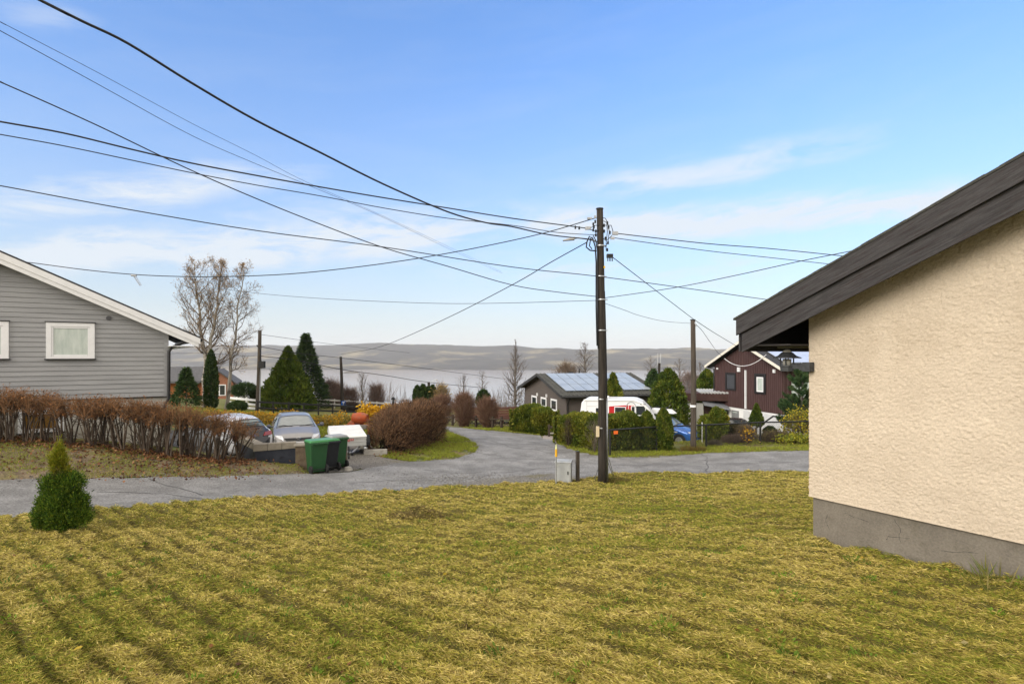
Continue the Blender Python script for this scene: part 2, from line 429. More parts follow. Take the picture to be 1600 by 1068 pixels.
def jag(pts, amp, st=.35, seed=1):
    """ragged edge: resample and jitter"""
    r = random.Random(seed); out = []
    for i in range(len(pts)):
        a = Vector(pts[i][:2]); b = Vector(pts[(i+1) % len(pts)][:2]); n = max(1, int((b-a).length/st)) if (b-a).length < 40 else 1
        for k in range(n):
            p = a.lerp(b, k/n)
            if k or n > 1: p = p+Vector((r.gauss(0, amp), r.gauss(0, amp)))
            out.append(p)
    return out
G = lambda *l: [gp(*p) for p in l]
near_edge = G((0, 815), (140, 803), (240, 795), (330, 787), (430, 782), (520, 777), (600, 771), (660, 768), (720, 764.5), (800, 760), (860, 757), (925, 751))
near_edge = [Vector((-22, 1, 0)), Vector((-13.5, 6.6, 0))]+near_edge
right_edge = G((955, 744), (1060, 742.5), (1265, 741))+[Vector((16, 20.3, 0)), Vector((40, 21, 0))]
far_right = [Vector((40, 27.5, 0)), Vector((20, 26, 0))]+G((1265, 705), (1105, 709), (1020, 715), (955, 716), (925, 711), (900, 706), (873, 695))
drive_mouth = G((868, 688), (846, 686))
branch_r = G((846, 681), (816, 678), (760, 673), (720, 668.5))
branch_end = G((700, 666.5), (690, 667.5))
branch_l = G((705, 674), (723, 683), (742, 693), (747, 700), (742, 708), (710, 718), (640, 722))
mouth_l = G((575, 733), (546, 739))
far_left = G((480, 741.5), (390, 745.5), (300, 747), (200, 748), (130, 749.5), (0, 752))+[Vector((-17, 10.8, 0)), Vector((-27, 5, 0))]
road_poly = near_edge+right_edge+far_right+drive_mouth+branch_r+branch_end+branch_l+mouth_l+far_left
sheet('road', jag(road_poly, .035, .4), .035, ASPH)
yard = G((500, 740), (546, 738), (640, 721), (593, 713), (575, 684))+[gd(560, 27), gd(430, 27.5), gd(250, 26.5), gd(255, 21.5), gd(400, 19.6), gd(462, 19.6)]
sheet('parking_gravel', jag(yard, .08, .5, 3), .022, GRAV)
drv = G((848, 687), (873, 696), (882, 690), (878, 676), (872, 672), (866, 676), (846, 682))+[]
sheet('house_driveway', jag(drv, .03, .5, 5), .024, mk('pink_gravel', (.25, .21, .19), (.33, .29, .26), scale=12, bump=.4, rough=.9))
gshoulder = G((720, 764.5), (600, 771), (560, 773.5), (640, 766), (720, 755), (800, 746), (866, 741), (905, 746), (935, 753), (925, 753), (860, 759), (800, 762))
sheet('gravel_shoulder', jag(gshoulder, .05, .3, 6), .043, GRAV)
# cracks and patched seams in the old asphalt
def cracks():
    m = MB()
    for k, pl in enumerate([[(660, 735), (720, 741), (800, 738), (860, 731), (905, 727)], [(735, 757), (760, 744), (800, 741)], [(540, 757), (600, 752), (680, 751), (745, 745)],
                            [(230, 751), (290, 768), (330, 779)], [(150, 771), (260, 773), (330, 786)], [(770, 690), (800, 700), (840, 704), (880, 715)], [(700, 700), (790, 716), (870, 720), (950, 727)],
                            [(1095, 709), (1104, 716), (1106, 727), (1104, 741)], [(780, 684), (840, 693), (885, 706)], [(960, 728), (1100, 726), (1265, 722)]]):
        pts = G(*pl); r = random.Random(k); out = []
        for a, b in zip(pts, pts[1:]):
            n = max(2, int((b-a).length/.35))
            for i in range(n):
                q = a.lerp(b, i/n); q = on(q.x+r.gauss(0, .05), q.y+r.gauss(0, .05), .0395); out.append(q)
        for a, b in zip(out, out[1:]):
            t = (b-a); s = Vector((-t.y, t.x, 0)).normalized()*r.uniform(.008, .028)
            m.quad(a-s, b-s, b+s, a+s)
    o = m.build('road_cracks', mk('crack_tar', (.075, .074, .073), rough=.85)); o['kind'] = 'structure'
cracks()
bank = far_left[::-1][2:]+[]
bank_poly = [Vector((-27, 5.2, 0)), Vector((-17, 11, 0))]+[p+Vector((-.02, .02, 0)) for p in far_left[::-1][2:]]+G((470, 735))+[gd(462, 18.95), gd(398, 18.6), gd(372, 18.8), gd(280, 18.2), gd(160, 17.6), gd(0, 16.9), Vector((-20, 15.5, 0)), Vector((-30, 9, 0))]
FL = np.array([(p.x, p.y) for p in far_left])
def bank_rel(x, y):
    d = np.full(x.shape, 99.)
    for a, b in zip(FL[:-1], FL[1:]):
        t = np.clip(((x-a[0])*(b-a)[0]+(y-a[1])*(b-a)[1])/((b-a)**2).sum(), 0, 1); d = np.minimum(d, np.hypot(x-a[0]-t*(b-a)[0], y-a[1]-t*(b-a)[1]))
    k = np.clip(d/.45, 0, 1); return -.03*(1-k)+k*(.02+np.maximum(fbm(x*2.2, y*2.2, 5)-.35, 0)*.16)
sheet('roadside_bank', jag(bank_poly, .05, .4, 8), .03, BANKM, .25, bank_rel)
# lawn with raked rows of cuttings
RD = Vector((-.743, .669)); RN = Vector((.669, .743))
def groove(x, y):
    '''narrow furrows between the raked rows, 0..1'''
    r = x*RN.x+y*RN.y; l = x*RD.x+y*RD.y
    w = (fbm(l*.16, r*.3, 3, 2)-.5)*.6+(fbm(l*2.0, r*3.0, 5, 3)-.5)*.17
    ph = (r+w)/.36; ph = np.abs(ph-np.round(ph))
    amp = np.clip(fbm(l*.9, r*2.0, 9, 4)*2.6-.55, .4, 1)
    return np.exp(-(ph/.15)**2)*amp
def lawn_rel(x, y):
    r = x*RN.x+y*RN.y; l = x*RD.x+y*RD.y
    cl = fbm(l*1.6, r*4.0, 21, 4); cl2 = fbm(x*7, y*7, 33, 3)
    # heap of old cuttings
    hx, hy = HEAP.x, HEAP.y
    heap = .20*np.exp(-(((x-hx)/.42)**2+((y-hy)/.33)**2))
    return np.maximum(.07-groove(x, y)*.11+(cl-.45)*.15+(cl2-.5)*.095, -.012)+heap*(.6+.8*cl2)
HEAP = gp(655, 817)
lawn_poly = near_edge[:]+right_edge+[Vector((40, -6, 0)), Vector((14, -7, 0)), Vector((-30, -7, 0)), Vector((-30, -2, 0))]
LP = jag(lawn_poly, .07, .3, 11)
def lawn():
    X = np.arange(-13.5, 12.5, .062); Y = np.arange(1.5, 21.2, .062)
    GX, GY = np.meshgrid(X, Y); Z = H(GX, GY)+.03+lawn_rel(GX, GY)
    V = np.stack([GX, GY, Z], 2).reshape(-1, 3); nx, ny = len(X), len(Y)
    i = (np.arange(nx-1)[None]+nx*np.arange(ny-1)[:, None]).ravel()
    cx = V[i, 0]+.031; cy = V[i, 1]+.031
    ok = inpoly(cx, cy, LP); F = np.stack([i, i+1, i+nx+1, i+nx], 1)[ok]
    u, inv = np.unique(F, return_inverse=True)
    o = np_mesh('lawn', V[u], inv.reshape(-1, 4), LAWNM, smooth=True); o['kind'] = 'structure'
lawn()
PAL = np.array([(.56, .435, .13), (.47, .38, .085), (.35, .305, .055), (.20, .21, .03), (.25, .285, .036), (.19, .115, .045), (.64, .50, .19)])
def blade_cols(x, y, rng, shift=0.0):
    g = .5+.55*(fbm(x*.55, y*.55, 41, 4)-.5)+.5*(fbm(x*3, y*3, 43, 3)-.5)+shift
    u = rng.random(len(x))+(g-.5)*1.6
    idx = np.select([u < -.05, u < .22, u < .48, u < .66, u < .84, u < .93], [6, 0, 1, 2, 3, 4], 4)
    idx = np.where(rng.random(len(x)) < .09, 5, idx)
    return PAL[idx]*(.6+.7*rng.random((len(x), 1)))
def grass():
    rng = np.random.default_rng(4)
    n = 2650000; d = 3.6+(20.5-3.6)*rng.random(n)**1.55
    x = (rng.random(n)*2.1-1.05)*.93*d; y = d
    k = rng.random(n) < .17; x = np.where(k, np.sign(x+1e-9)*(.97+.75*rng.random(n))*d, x)
    ok = inpoly(x, y, LP)
    cr = (x-4.18)*.864+(y-8)*.504      # inside the stucco house
    ok &= ~((cr > -.0) & ((x-4.18)*.504-(y-8)*.864 > 0))
    ok[ok] &= rng.random(ok.sum()) > .82*groove(x[ok], y[ok])
    x, y, d = x[ok], y[ok], d[ok]
    rel = lawn_rel(x, y); z = H(x, y)+.03+rel-.008
    n = len(x); flat = rng.random(n) < .62
    an = rng.random(n)*2*np.pi; el = np.where(flat, rng.normal(.12, .18, n), rng.normal(.75, .3, n))
    # cuttings lie roughly along the rows
    an = np.where(flat & (rng.random(n) < .35), math.atan2(RD.y, RD.x)+rng.normal(0, .5, n)+np.pi*(rng.random(n) < .5), an)
    D = np.stack([np.cos(an)*np.cos(el), np.sin(an)*np.cos(el), np.sin(el)], 1)
    sz = np.where(flat, rng.uniform(.025, .07, n), rng.uniform(.018, .042, n))*(1+.02*d)
    wd = (.0011+.00030*d)*rng.uniform(.7, 1.3, n)
    V, F = leaf_arrays(np.stack([x, y, z+np.where(flat, rng.random(n)*.035, 0)], 1), D, sz, wd, rng)
    c = blade_cols(x, y, rng, np.clip(-(rel-.07)*1.6, -.10, .16)+np.where(flat, -.12, .18)+np.clip((6-d)*.03, 0, .08))
    gv = groove(x, y)[:, None]; c = c*(1-.5*gv)*np.array([(.97, 1.0, .9)])+np.array([(.07, .075, .018)])*.5*gv  # furrow blades greener, and darkened to paint in the shade between rows
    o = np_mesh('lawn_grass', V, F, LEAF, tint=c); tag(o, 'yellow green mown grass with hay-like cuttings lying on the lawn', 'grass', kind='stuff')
grass()
def tufts(name, label, poly, n, seed, shift, smin, smax, wd, leaves=0.0, dz=.03, up=.8, rel=None):
    rng = np.random.default_rng(seed); xs = [p[0] for p in poly]; ys = [p[1] for p in poly]
    x = rng.uniform(min(xs), max(xs), n); y = rng.uniform(min(ys), max(ys), n)
    ok = inpoly(x, y, poly)&(vnoise(x*1.1, y*1.1, seed)+.5*vnoise(x*4, y*4, seed+1) > .45); x, y = x[ok], y[ok]; n = len(x)
    an = rng.random(n)*2*np.pi; el = rng.normal(up, .35, n)
    D = np.stack([np.cos(an)*np.cos(el), np.sin(an)*np.cos(el), np.sin(el)], 1)
    c = blade_cols(x, y, rng, shift)
    z = H(x, y)+dz+(rel(x, y) if rel else 0)
    V, F = leaf_arrays(np.stack([x, y, z], 1), D, rng.uniform(smin, smax, n), wd, rng)
    o = np_mesh(name, V, F, LEAF, tint=c); tag(o, label, 'grass', kind='stuff')
tufts('bank_grass', 'thin yellowish grass on the bank between hedge and road', bank_poly[3:], 230000, 5, .40, .03, .08, .006, rel=bank_rel)
island = branch_l[1:]+G((600, 716), (592, 712), (640, 700), (680, 684), (700, 676))
tufts('island_grass', 'green grass on the verge in front of the clipped brown hedge', island, 60000, 6, .55, .05, .13, .008)
verge_r = far_right[2:]+G((880, 691), (905, 697), (960, 701), (1050, 700), (1080, 697), (1130, 698), (1200, 700), (1265, 697))+[Vector((19, 27, 0))]
tufts('verge_grass', 'green and yellow grass along the road under the wire fence', verge_r, 70000, 7, .42, .05, .13, .009)
tufts('hedge_foot_grass', 'grass strip below the rounded green hedge by the road', branch_r+G((865, 676), (800, 668), (720, 664)), 40000, 8, .45, .06, .14, .011)
tufts('yard_grass', 'green grass behind the parked cars', [gd(300, 27.2), gd(575, 27.4), gd(600, 45), gd(300, 43)], 120000, 9, .5, .07, .18, .013)
tufts('garden_grass', 'green grass behind the wire fence beside the blue car', G((1040, 694), (1150, 683), (1265, 690), (1265, 697), (1130, 698), (1080, 697)), 30000, 10, .4, .05, .12, .010)

def leaf_litter(name, label, paths, n, seed, spread, rel=None):
    rng = np.random.default_rng(seed); C = []
    for _ in range(n):
        k = rng.integers(len(paths)-1); t = rng.random(); p = paths[k].lerp(paths[k+1], t)
        C.append((p.x+rng.normal(0, spread), p.y+rng.normal(-.05, spread)))
    C = np.array(C); z = H(C[:, 0], C[:, 1])+.05+rng.random(n)*.05+(rel(C[:, 0], C[:, 1]) if rel else 0)
    D = rng.normal(size=(n, 3)); D[:, 2] *= .35
    V, F = leaf_arrays(np.column_stack([C, z]), D, rng.uniform(.05, .10, n), rng.uniform(.02, .035, n), rng)
    pal = np.array([(.16, .065, .03), (.10, .045, .025), (.24, .11, .05), (.07, .035, .022), (.30, .17, .08)])
    o = np_mesh(name, V, F, LEAF, tint=pal[rng.integers(0, 5, n)]); tag(o, label, 'fallen leaves', kind='stuff')
hedge_path = [P(-220, 686, 15.4), P(-60, 690, 16.3), P(0, 690, 16.5), P(100, 694, 16.8), P(200, 702, 17.1), P(280, 712, 17.4), P(340, 716, 17.8), P(381, 716, 18.4)]
leaf_litter('fallen_leaves', 'brown fallen leaves under the bare hedge', hedge_path, 4200, 3, .3, bank_rel)
leaf_litter('leaf_scatter', 'fallen leaves scattered over the bank by the road', [gp(20, 722), gp(200, 725), gp(300, 728), gp(400, 735)], 1300, 13, .75, bank_rel)
leaf_litter('island_leaves', 'fallen leaves at the foot of the clipped brown hedge', [gd(598, 22.9), gd(640, 24.3), gd(690, 28)], 700, 23, .4)

def lake_and_hills():
    m = MB(); m.quad((-5500, 320, LAKE), (5500, 320, LAKE), (5500, 4600, LAKE), (-5500, 4600, LAKE))
    tag(m.build('lake', WATER), kind='structure')
    X = np.linspace(-5400, 5400, 260); Y = np.linspace(3900, 6900, 90); GX, GY = np.meshgrid(X, Y)
    shore = 4020+160*(fbm(GX*.0012, GX*0+.5, 3, 4)-.5)-GX*.05
    t = np.clip((GY-shore)/1750, -.02, 1)
    px = 800+GX/GY*FP
    ridge = np.interp(px, [-400, 0, 300, 430, 600, 700, 800, 900, 1000, 1250, 1700], [128, 150, 182, 205, 216, 203, 180, 162, 158, 163, 130])
    prof = np.where(t < .35, t*.9, .315+(t-.35)*1.05)
    Z = LAKE-1+np.clip(prof, -.02, 1)*ridge*1.02+(fbm(GX*.0022, GY*.0022, 5, 5)-.5)*58*np.clip(t*3, 0, 1)+(fbm(GX*.02, GY*.02, 15, 2)-.5)*9*np.clip(t*3, 0, 1)
    V = np.stack([GX, GY, Z], 2).reshape(-1, 3); nx, ny = len(X), len(Y)
    i = (np.arange(nx-1)[None]+nx*np.arange(ny-1)[:, None]).ravel()
    tag(np_mesh('far_hills', V, np.stack([i, i+1, i+nx+1, i+nx], 1), HILLM, smooth=True), kind='structure')
    # small wooded islet off the far shore
    c = P(548, 579.5, 3350); c.z = LAKE-1
    m = MB(); m.lathe([(48, 0), (44, 4), (30, 8), (12, 11), (1, 12)], c, n=24)
    tag(m.build('islet', HILLM, smooth=True), kind='structure')
lake_and_hills()
def haze():
    m = MB(); m.box(-5600, 5600, -450, 7100, LAKE-4, CZ+150)
    mt = bpy.data.materials.new('haze_air'); mt.use_nodes = True; nt = mt.node_tree; nt.nodes.clear()
    o_ = nt.nodes.new('ShaderNodeOutputMaterial'); v = nt.nodes.new('ShaderNodeVolumePrincipled')
    v.inputs['Color'].default_value = (.93, .96, 1.0, 1); v.inputs['Density'].default_value = HAZE; v.inputs['Anisotropy'].default_value = .1
    nt.links.new(v.outputs[0], o_.inputs['Volume'])
    tag(m.build('haze', mt), 'thin pale haze over the lake and the far hills', 'haze', kind='stuff')
HAZE = .000080
haze()
# ------------------------------------------------------------------ near stucco house (right edge)
def stucco_house():
    ang = math.atan2(-.864, .504)
    f = Frame('stucco_house', (4.18, 8.0, 1.5), ang, 'cream roughcast stucco house with dark stained roof boards at the edge of the lawn', 'house')
    z = lambda v: CZ+v-1.5          # camera-relative height to local
    tn = .423; W = 8.0; yd = 9.5
    STUC = mk('cream_stucco', (.52, .435, .335), (.58, .49, .38), rough=.93, scale=1.4, bump=.9, bscale=80, bdist=.012, spec=.2, detail=9, c3=(.495, .41, .31), s3=.9, speck=.10, sscale=60)
    FOUND = mk('render_plinth', (.14, .123, .10), (.185, .163, .132), rough=.93, scale=1.8, bump=.45, bscale=28, c3=(.125, .11, .085), s3=2.6, detail=10, speck=.14, sscale=45)
    DARKW = mk('stained_boards', (.028, .026, .027), (.062, .058, .059), rough=.68, scale=4, stretch=(.8, 8, 14), rot=(0, -math.atan(tn), 0), bump=.5, bscale=26, c3=(.028, .018, .017), s3=3.5, detail=10, speck=.25, sscale=40)
    SOFF = mk('soffit_boards', (.02, .018, .017), (.035, .03, .028), rough=.85, scale=4, stretch=(1, 9, 1))
    FELT = mk('roof_felt', (.035, .034, .032), (.075, .075, .06), rough=.95, scale=24, bump=.6)
    top_l = z(.547)+.85*-tn*0      # top edge height at x=-.85
    def roof_top(x): return top_l+(min(x, W-x)+.85)*tn
    zf = z(-1.956)
    # roughcast gable: real relief on the face the camera looks along
    st = .0105; xs = np.arange(0, W+.001, st)
    xs = xs[xs <= 4.2]; zs = np.arange(zf, z(2.6), st)
    GX, GZ = np.meshgrid(xs, zs); lim = np.array([roof_top(v)-.30 for v in xs])[None]
    GZ = np.minimum(GZ, lim)
    rel = (fbm(GX*34, GZ*42, 3, 3)-.5)*.014+(np.abs(fbm(GX*56+GZ*14, GZ*66, 8, 2)-.5)*-.032)+(fbm(GX*2.2, GZ*2.2, 12, 3)-.5)*.010
    edge = np.clip((GZ-zf)/.03, 0, 1); rel = rel*(.35+.65*edge)
    Y = -.045-rel
    GX2 = GX.copy(); GX2[:, 0] -= .035+rel[:, 0]*.6
    V = np.stack([GX2, Y, GZ], 2).reshape(-1, 3); nx, nz = len(xs), len(zs)
    i = (np.arange(nx-1)[None]+nx*np.arange(nz-1)[:, None]).ravel()
    Fq = np.stack([i, i+1, i+nx+1, i+nx], 1)
    keep = (V[Fq[:, 3], 2]-V[Fq[:, 0], 2]) > 1e-5
    wall = np_mesh('wall', V, Fq[keep], STUC, f, smooth=True)
    m = MB()
    m.prism([(0, zf), (W, zf), (W, roof_top(W)-.30), (W/2, roof_top(W/2)-.30), (0, roof_top(0)-.30)], -.02, yd)
    m.quad((-.03, -.045, zf+.001), (4.2, -.045, zf+.001), (4.2, 0, zf+.001), (-.03, 0, zf+.001))
    m.quad((-.03, -.045, zf), (-.03, 0, zf), (-.03, 0, roof_top(0)-.34), (-.03, -.045, roof_top(0)-.34))
    m.build('side_wall', STUC, f)
    m = MB(); m.box(.0, W, .005, yd, -1.5, zf-.004); m.build('plinth', FOUND, f)
    r = random.Random(8)
    for k, (x, zc, n, dx, dz) in enumerate(((.42, zf-.14, 9, .035, -.012), (.20, zf-.20, 6, .004, -.03), (1.05, zf-.06, 9, .004, -.03), (1.55, zf-.30, 10, .04, .004), (.95, zf-.34, 8, .03, .008))):
        m = MB(); p = Vector((x, .0045, zc))
        for _ in range(n):
            q = p+Vector((dx+r.gauss(0, .014), 0, dz+r.gauss(0, .012))); t = (q-p); s = Vector((-t.z, 0, t.x)).normalized()*r.uniform(.0012, .0035); m.quad(p-s, q-s, q+s, p+s); p = q
        m.build('crack', mk('plinth_crack', (.05, .045, .04), rough=.9), f)  # hairline cracks drawn as thin dark quads
    # roof slabs, soffit, boards
    m = MB()
    for s in (0, 1):
        X = (lambda v: v) if s == 0 else (lambda v: W-v)
        a = X(-.85); c = X(W/2); za = top_l; zc = roof_top(W/2)
        m.hexa([(a, -.47, za-.10), (c, -.47, zc-.10), (c, yd+.4, zc-.10), (a, yd+.4, za-.10)], [(a, -.47, za-.02), (c, -.47, zc-.02), (c, yd+.4, zc-.02), (a, yd+.4, za-.02)])
    m.build('roof', FELT, f)
    m = MB()
    for s in (0, 1):
        X = (lambda v: v) if s == 0 else (lambda v: W-v)
        a = X(-.89); c = X(W/2); za = top_l-.017; zc = roof_top(W/2)
        r = random.Random(4); n = 40
        for k in range(n):
            t0, t1 = k/n, (k+1)/n; x0, x1 = a+(c-a)*t0, a+(c-a)*t1; z0, z1 = za+(zc-za)*t0, za+(zc-za)*t1
            dz = r.uniform(0, .008)
            m.hexa([(x0, -.545, z0-.012), (x1, -.545, z1-.012), (x1, -.30, z1-.012), (x0, -.30, z0-.012)], [(x0, -.545, z0+.014+dz), (x1, -.545, z1+.014+dz), (x1, -.30, z1+.014), (x0, -.30, z0+.014)])
    m.build('roof_edging', FELT, f)
    for nm, off0, off1, y0, xo in (('barge_board', .012, .255, -.535, -.85), ('barge_board', .245, .525, -.488, -.79)):
        m = MB()
        for s in (0, 1):
            X = (lambda v: v) if s == 0 else (lambda v: W-v)
            a = X(xo); c = X(W/2); za = top_l+(xo+.85)*tn; zc = roof_top(W/2)
            m.hexa([(a, y0, za-off1), (c, y0, zc-off1), (c, y0+.028, zc-off1), (a, y0+.028, za-off1)], [(a, y0, za-off0), (c, y0, zc-off0), (c, y0+.028, zc-off0), (a, y0+.028, za-off0)])
        m.build(nm, DARKW, f, bevel=.004)
    m = MB()   # underside boarding: flat boxed eave and raking soffit
    zs_ = z(.135)
    m.box(-.80, -.034, -.46, yd+.3, zs_, zs_+.022)
    m.hexa([(-.8, -.465, top_l-.30), (W/2, -.465, roof_top(W/2)-.30), (W/2, -.05, roof_top(W/2)-.30), (-.8, -.05, top_l-.30)],
           [(-.8, -.465, top_l-.27), (W/2, -.465, roof_top(W/2)-.27), (W/2, -.05, roof_top(W/2)-.27), (-.8, -.05, top_l-.27)])
    m.build('soffit', SOFF, f)
    m = MB(); m.box(-.86, -.83, -.46, yd+.3, z(.06), top_l-.03); m.build('eave_board', DARKW, f)
    m = MB(); m.tube([(-.72, .25, zs_-.01), (-.1, .6, zs_-.015)], .012); m.build('conduit', CONC, f)
    return f
stucco = stucco_house()
def lantern():
    A = stucco.px(1268, 573, (0, 1, 0), (0, -.06, 0))
    w = stucco.M @ Vector((A.x-.0, -.05, A.z))
    ang = math.atan2(-.864, .504)
    f = Frame('wall_lantern', w, ang, 'black outdoor lantern with flared cap on the corner of the stucco house', 'lamp')
    BL = mk('lantern_black', (.035, .038, .04), (.06, .063, .067), rough=.55, scale=20)
    GL = mk('lantern_glass', (.35, .34, .30), (.5, .48, .42), rough=.25, scale=9, spec=.7)
    m = MB(); m.box(-.075, .035, -.11, 0, -.065, .065); m.build('wall_box', BL, f, bevel=.006)
    m = MB(); m.box(-.24, -.07, -.08, -.045, -.03, .03); m.box(-.105, -.07, -.10, -.02, -.055, .055); m.build('arm', BL, f, bevel=.004)
    c = (-.335, -.06, 0)
    m = MB(); m.lathe([(.04, -.07), (.088, -.065), (.092, -.01), (.10, 0.0), (.10, .018), (.04, .02)], c, n=8); m.build('lamp_base', BL, f)
    m = MB(); m.lathe([(.055, .02), (.06, .11)], c, n=16); m.build('glass', GL, f, smooth=True)
    for k in range(4):
        m = MB(); a = k*math.pi/2+.4; m.box(c[0]+.085*math.cos(a)-.007, c[0]+.085*math.cos(a)+.007, c[1]+.085*math.sin(a)-.007, c[1]+.085*math.sin(a)+.007, .018, .13); m.build('cage_bar', BL, f)
    m = MB(); m.lathe([(.19, .118), (.185, .128), (.12, .155), (.075, .20), (.06, .205)], c, n=20); m.build('cap', BL, f, smooth=False)
    m = MB(); m.lathe([(.062, .205), (.055, .225), (.03, .245), (.004, .25)], c, n=16); m.build('top_glass', GL, f, smooth=True)
lantern()

# ------------------------------------------------------------------ grey clapboard house (left edge)
def window_unit(parent, x0, x1, z0, z1, trim, pane, frame=WHITE, tw=.11, y=0., sill=None, head=True, sash=.05, mull=None):
    fm = MB()
    for a, b, c, d in ((x0, x0+tw, z0, z1), (x1-tw, x1, z0, z1), (x0+tw, x1-tw, z1-tw, z1), (x0+tw, x1-tw, z0, z0+tw*.6)):
        fm.box(a, b, y-.045, y+.02, c, d)
    w = fm.build('window', trim, parent, bevel=.003)
    a, b, c, d = x0+tw, x1-tw, z0+tw*.6, z1-tw
    s = MB()
    for q in ((a, a+sash, c, d), (b-sash, b, c, d), (a+sash, b-sash, d-sash, d), (a+sash, b-sash, c, c+sash)):
        s.box(q[0]+.002, q[1]-.002, y-.03, y+.015, q[2]+.002, q[3]-.002)
    if mull: s.box((a+b)/2-mull/2, (a+b)/2+mull/2, y-.028, y+.01, c+sash, d-sash)
    s.build('sash', frame, w)
    g = MB(); g.box(a+sash, b-sash, y-.012, y-.006, c+sash, d-sash); g.build('pane', pane, w)
    if sill:
        s = MB(); s.box(x0-.04, x1+.04, y-.09, y+.02, z0-.035, z0-.002)
        s.build('sill', sill, w)
        if head:
            s = MB(); s.box(x0-.03, x1+.03, y-.07, y+.02, z1+.002, z1+.028); s.build('head_flashing', sill, w)
    return w
def grey_house():
    C = Vector((-11.96, 20.0, 1.0)); ang = math.atan2(.57, .82)
    f = Frame('clapboard_house', C, ang, 'grey clapboard gable house with white roof boards behind the bare hedge', 'house')
    z = lambda v: CZ+v-1.0
    SID = mk('grey_siding', (.26, .262, .265), (.33, .332, .335), rough=.62, scale=1.1, stretch=(.5, 1, 5), detail=9, speck=.06, sscale=30, bump=.06, bscale=40)
    DK = mk('dark_flashing', (.02, .02, .022), rough=.5)
    tn = .47; W = 8.8; R0 = W/2; ov = .97
    top0 = z(.63)
    def rt(x): return top0+(min(-x, W+x)+ov)*tn
    zb = z(-1.40)
    m = MB(); pitch = .152; k = 0; zz = zb
    while zz < rt(-R0)-.3:
        z1 = zz+pitch+.012
        xr = 0.0; 
        lim = (z1-(top0-.30))/tn-ov      # distance from the corner where the roof underside meets this board top
        lim0 = (zz-(top0-.30))/tn-ov
        x1 = -max(0.0, lim); x1b = -max(0.0, lim0)
        x0 = -W+max(0.0, lim); x0b = -W+max(0.0, lim0)
        if x1b-x0b > .1:
            if x1-x0 < .02: x1 = x0 = -R0
            m.hexa([(x0b, -.030, zz), (x1b, -.030, zz), (x1b, .0, zz), (x0b, .0, zz)], [(x0, -.008, z1), (x1, -.008, z1), (x1, .0, z1), (x0, .0, z1)])
        zz += pitch; k += 1
    m.build('siding', SID, f)
    m = MB(); m.prism([(-W, zb), (0, zb), (0, rt(0)-.32), (-R0, rt(-R0)-.32), (-W, rt(0)-.32)], .002, 9.0); m.build('wall', SID, f)
    m = MB(); m.box(-.004, .03, -.045, .12, zb-.01, rt(0)-.30); m.box(-.11, -.004, -.045, -.012, zb-.01, rt(-.05)-.33); m.build('corner_board', SID, f)
    m = MB(); m.box(-W-.05, .05, -.05, -.002, zb-.035, zb-.012); m.build('drip_strip', DK, f)
    m = MB(); m.box(-W, 0, .02, 9, -1.2, zb-.002); m.build('foundation', mk('pale_plinth', (.34, .315, .27), (.46, .44, .40), rough=.9, scale=2, bump=.2, c3=(.26, .24, .2), s3=.9), f)
    m = MB(); RF = mk('dark_roof', (.03, .03, .033), (.05, .05, .052), rough=.8, scale=8)
    m2 = MB(); m3 = MB(); m4 = MB()
    for s in (0, 1):
        X = (lambda v: -v) if s == 0 else (lambda v: -W+v)
        a = X(-ov); c = X(R0); za = top0; zc = rt(-R0)
        m.hexa([(a, -.36, za-.03), (c, -.36, zc-.03), (c, 9.3, zc-.03), (a, 9.3, za-.03)], [(a, -.37, za+.02), (c, -.37, zc+.02), (c, 9.3, zc+.02), (a, 9.3, za+.02)])
        m2.hexa([(a, -.35, za-.235), (c, -.35, zc-.235), (c, -.325, zc-.235), (a, -.325, za-.235)], [(a, -.35, za-.033), (c, -.35, zc-.033), (c, -.325, zc-.033), (a, -.325, za-.033)])
        a2 = X(-ov+.05)
        m3.hexa([(a2, -.325, za-.36+.02), (c, -.325, zc-.38), (c, -.30, zc-.38), (a2, -.30, za-.36+.02)], [(a2, -.325, za-.20), (c, -.325, zc-.225), (c, -.30, zc-.225), (a2, -.30, za-.20)])
        m4.hexa([(X(-ov+.06), -.30, za-.26), (c, -.30, zc-.31), (c, -.003, zc-.31), (X(-ov+.06), -.003, za-.26)], [(X(-ov+.06), -.30, za-.24), (c, -.30, zc-.28), (c, -.003, zc-.28), (X(-ov+.06), -.003, za-.24)])
        m4.box(min(X(-.004), X(-ov+.08)), max(X(-.004), X(-ov+.08)), -.29, 9.2, za-.32, za-.30)
    m.build('roof', RF, f); m2.build('barge_board', WHITE, f, bevel=.004); m3.build('barge_board', WHITE, f, bevel=.004); m4.build('soffit', WHITE, f)
    def lx(px, py): 
        p = f.px(px, py); return p.x, p.z
    for (ax, ay, bx, by) in ((72, 503, 148, 560), (-68, 500, 14, 560)):
        x0, z1 = lx(ax, ay); x1, z0 = lx(bx, by)
        window_unit(f, x0, x1, z0, z1, WHITE, REFLG, tw=.13, y=-.02, sill=DK, sash=.055)
    x0, z1 = lx(28, 640); x1, z0 = lx(100, 673)
    window_unit(f, x0, x1, z0, z1, WHITE, mk('ochre_blind', (.17, .085, .012), (.23, .12, .02), rough=.6, scale=3), tw=.12, y=.0, sill=DK, head=False)
    x, zz = lx(170, 497); p = f.px(170, 497)
    m = MB(); m.lathe([(.075, -.05), (.075, -.03), (.05, -.025)], (p.x, 0, p.z), 'y', 16); m.build('vent', mk('vent_grey', (.08, .08, .085), rough=.6), f)
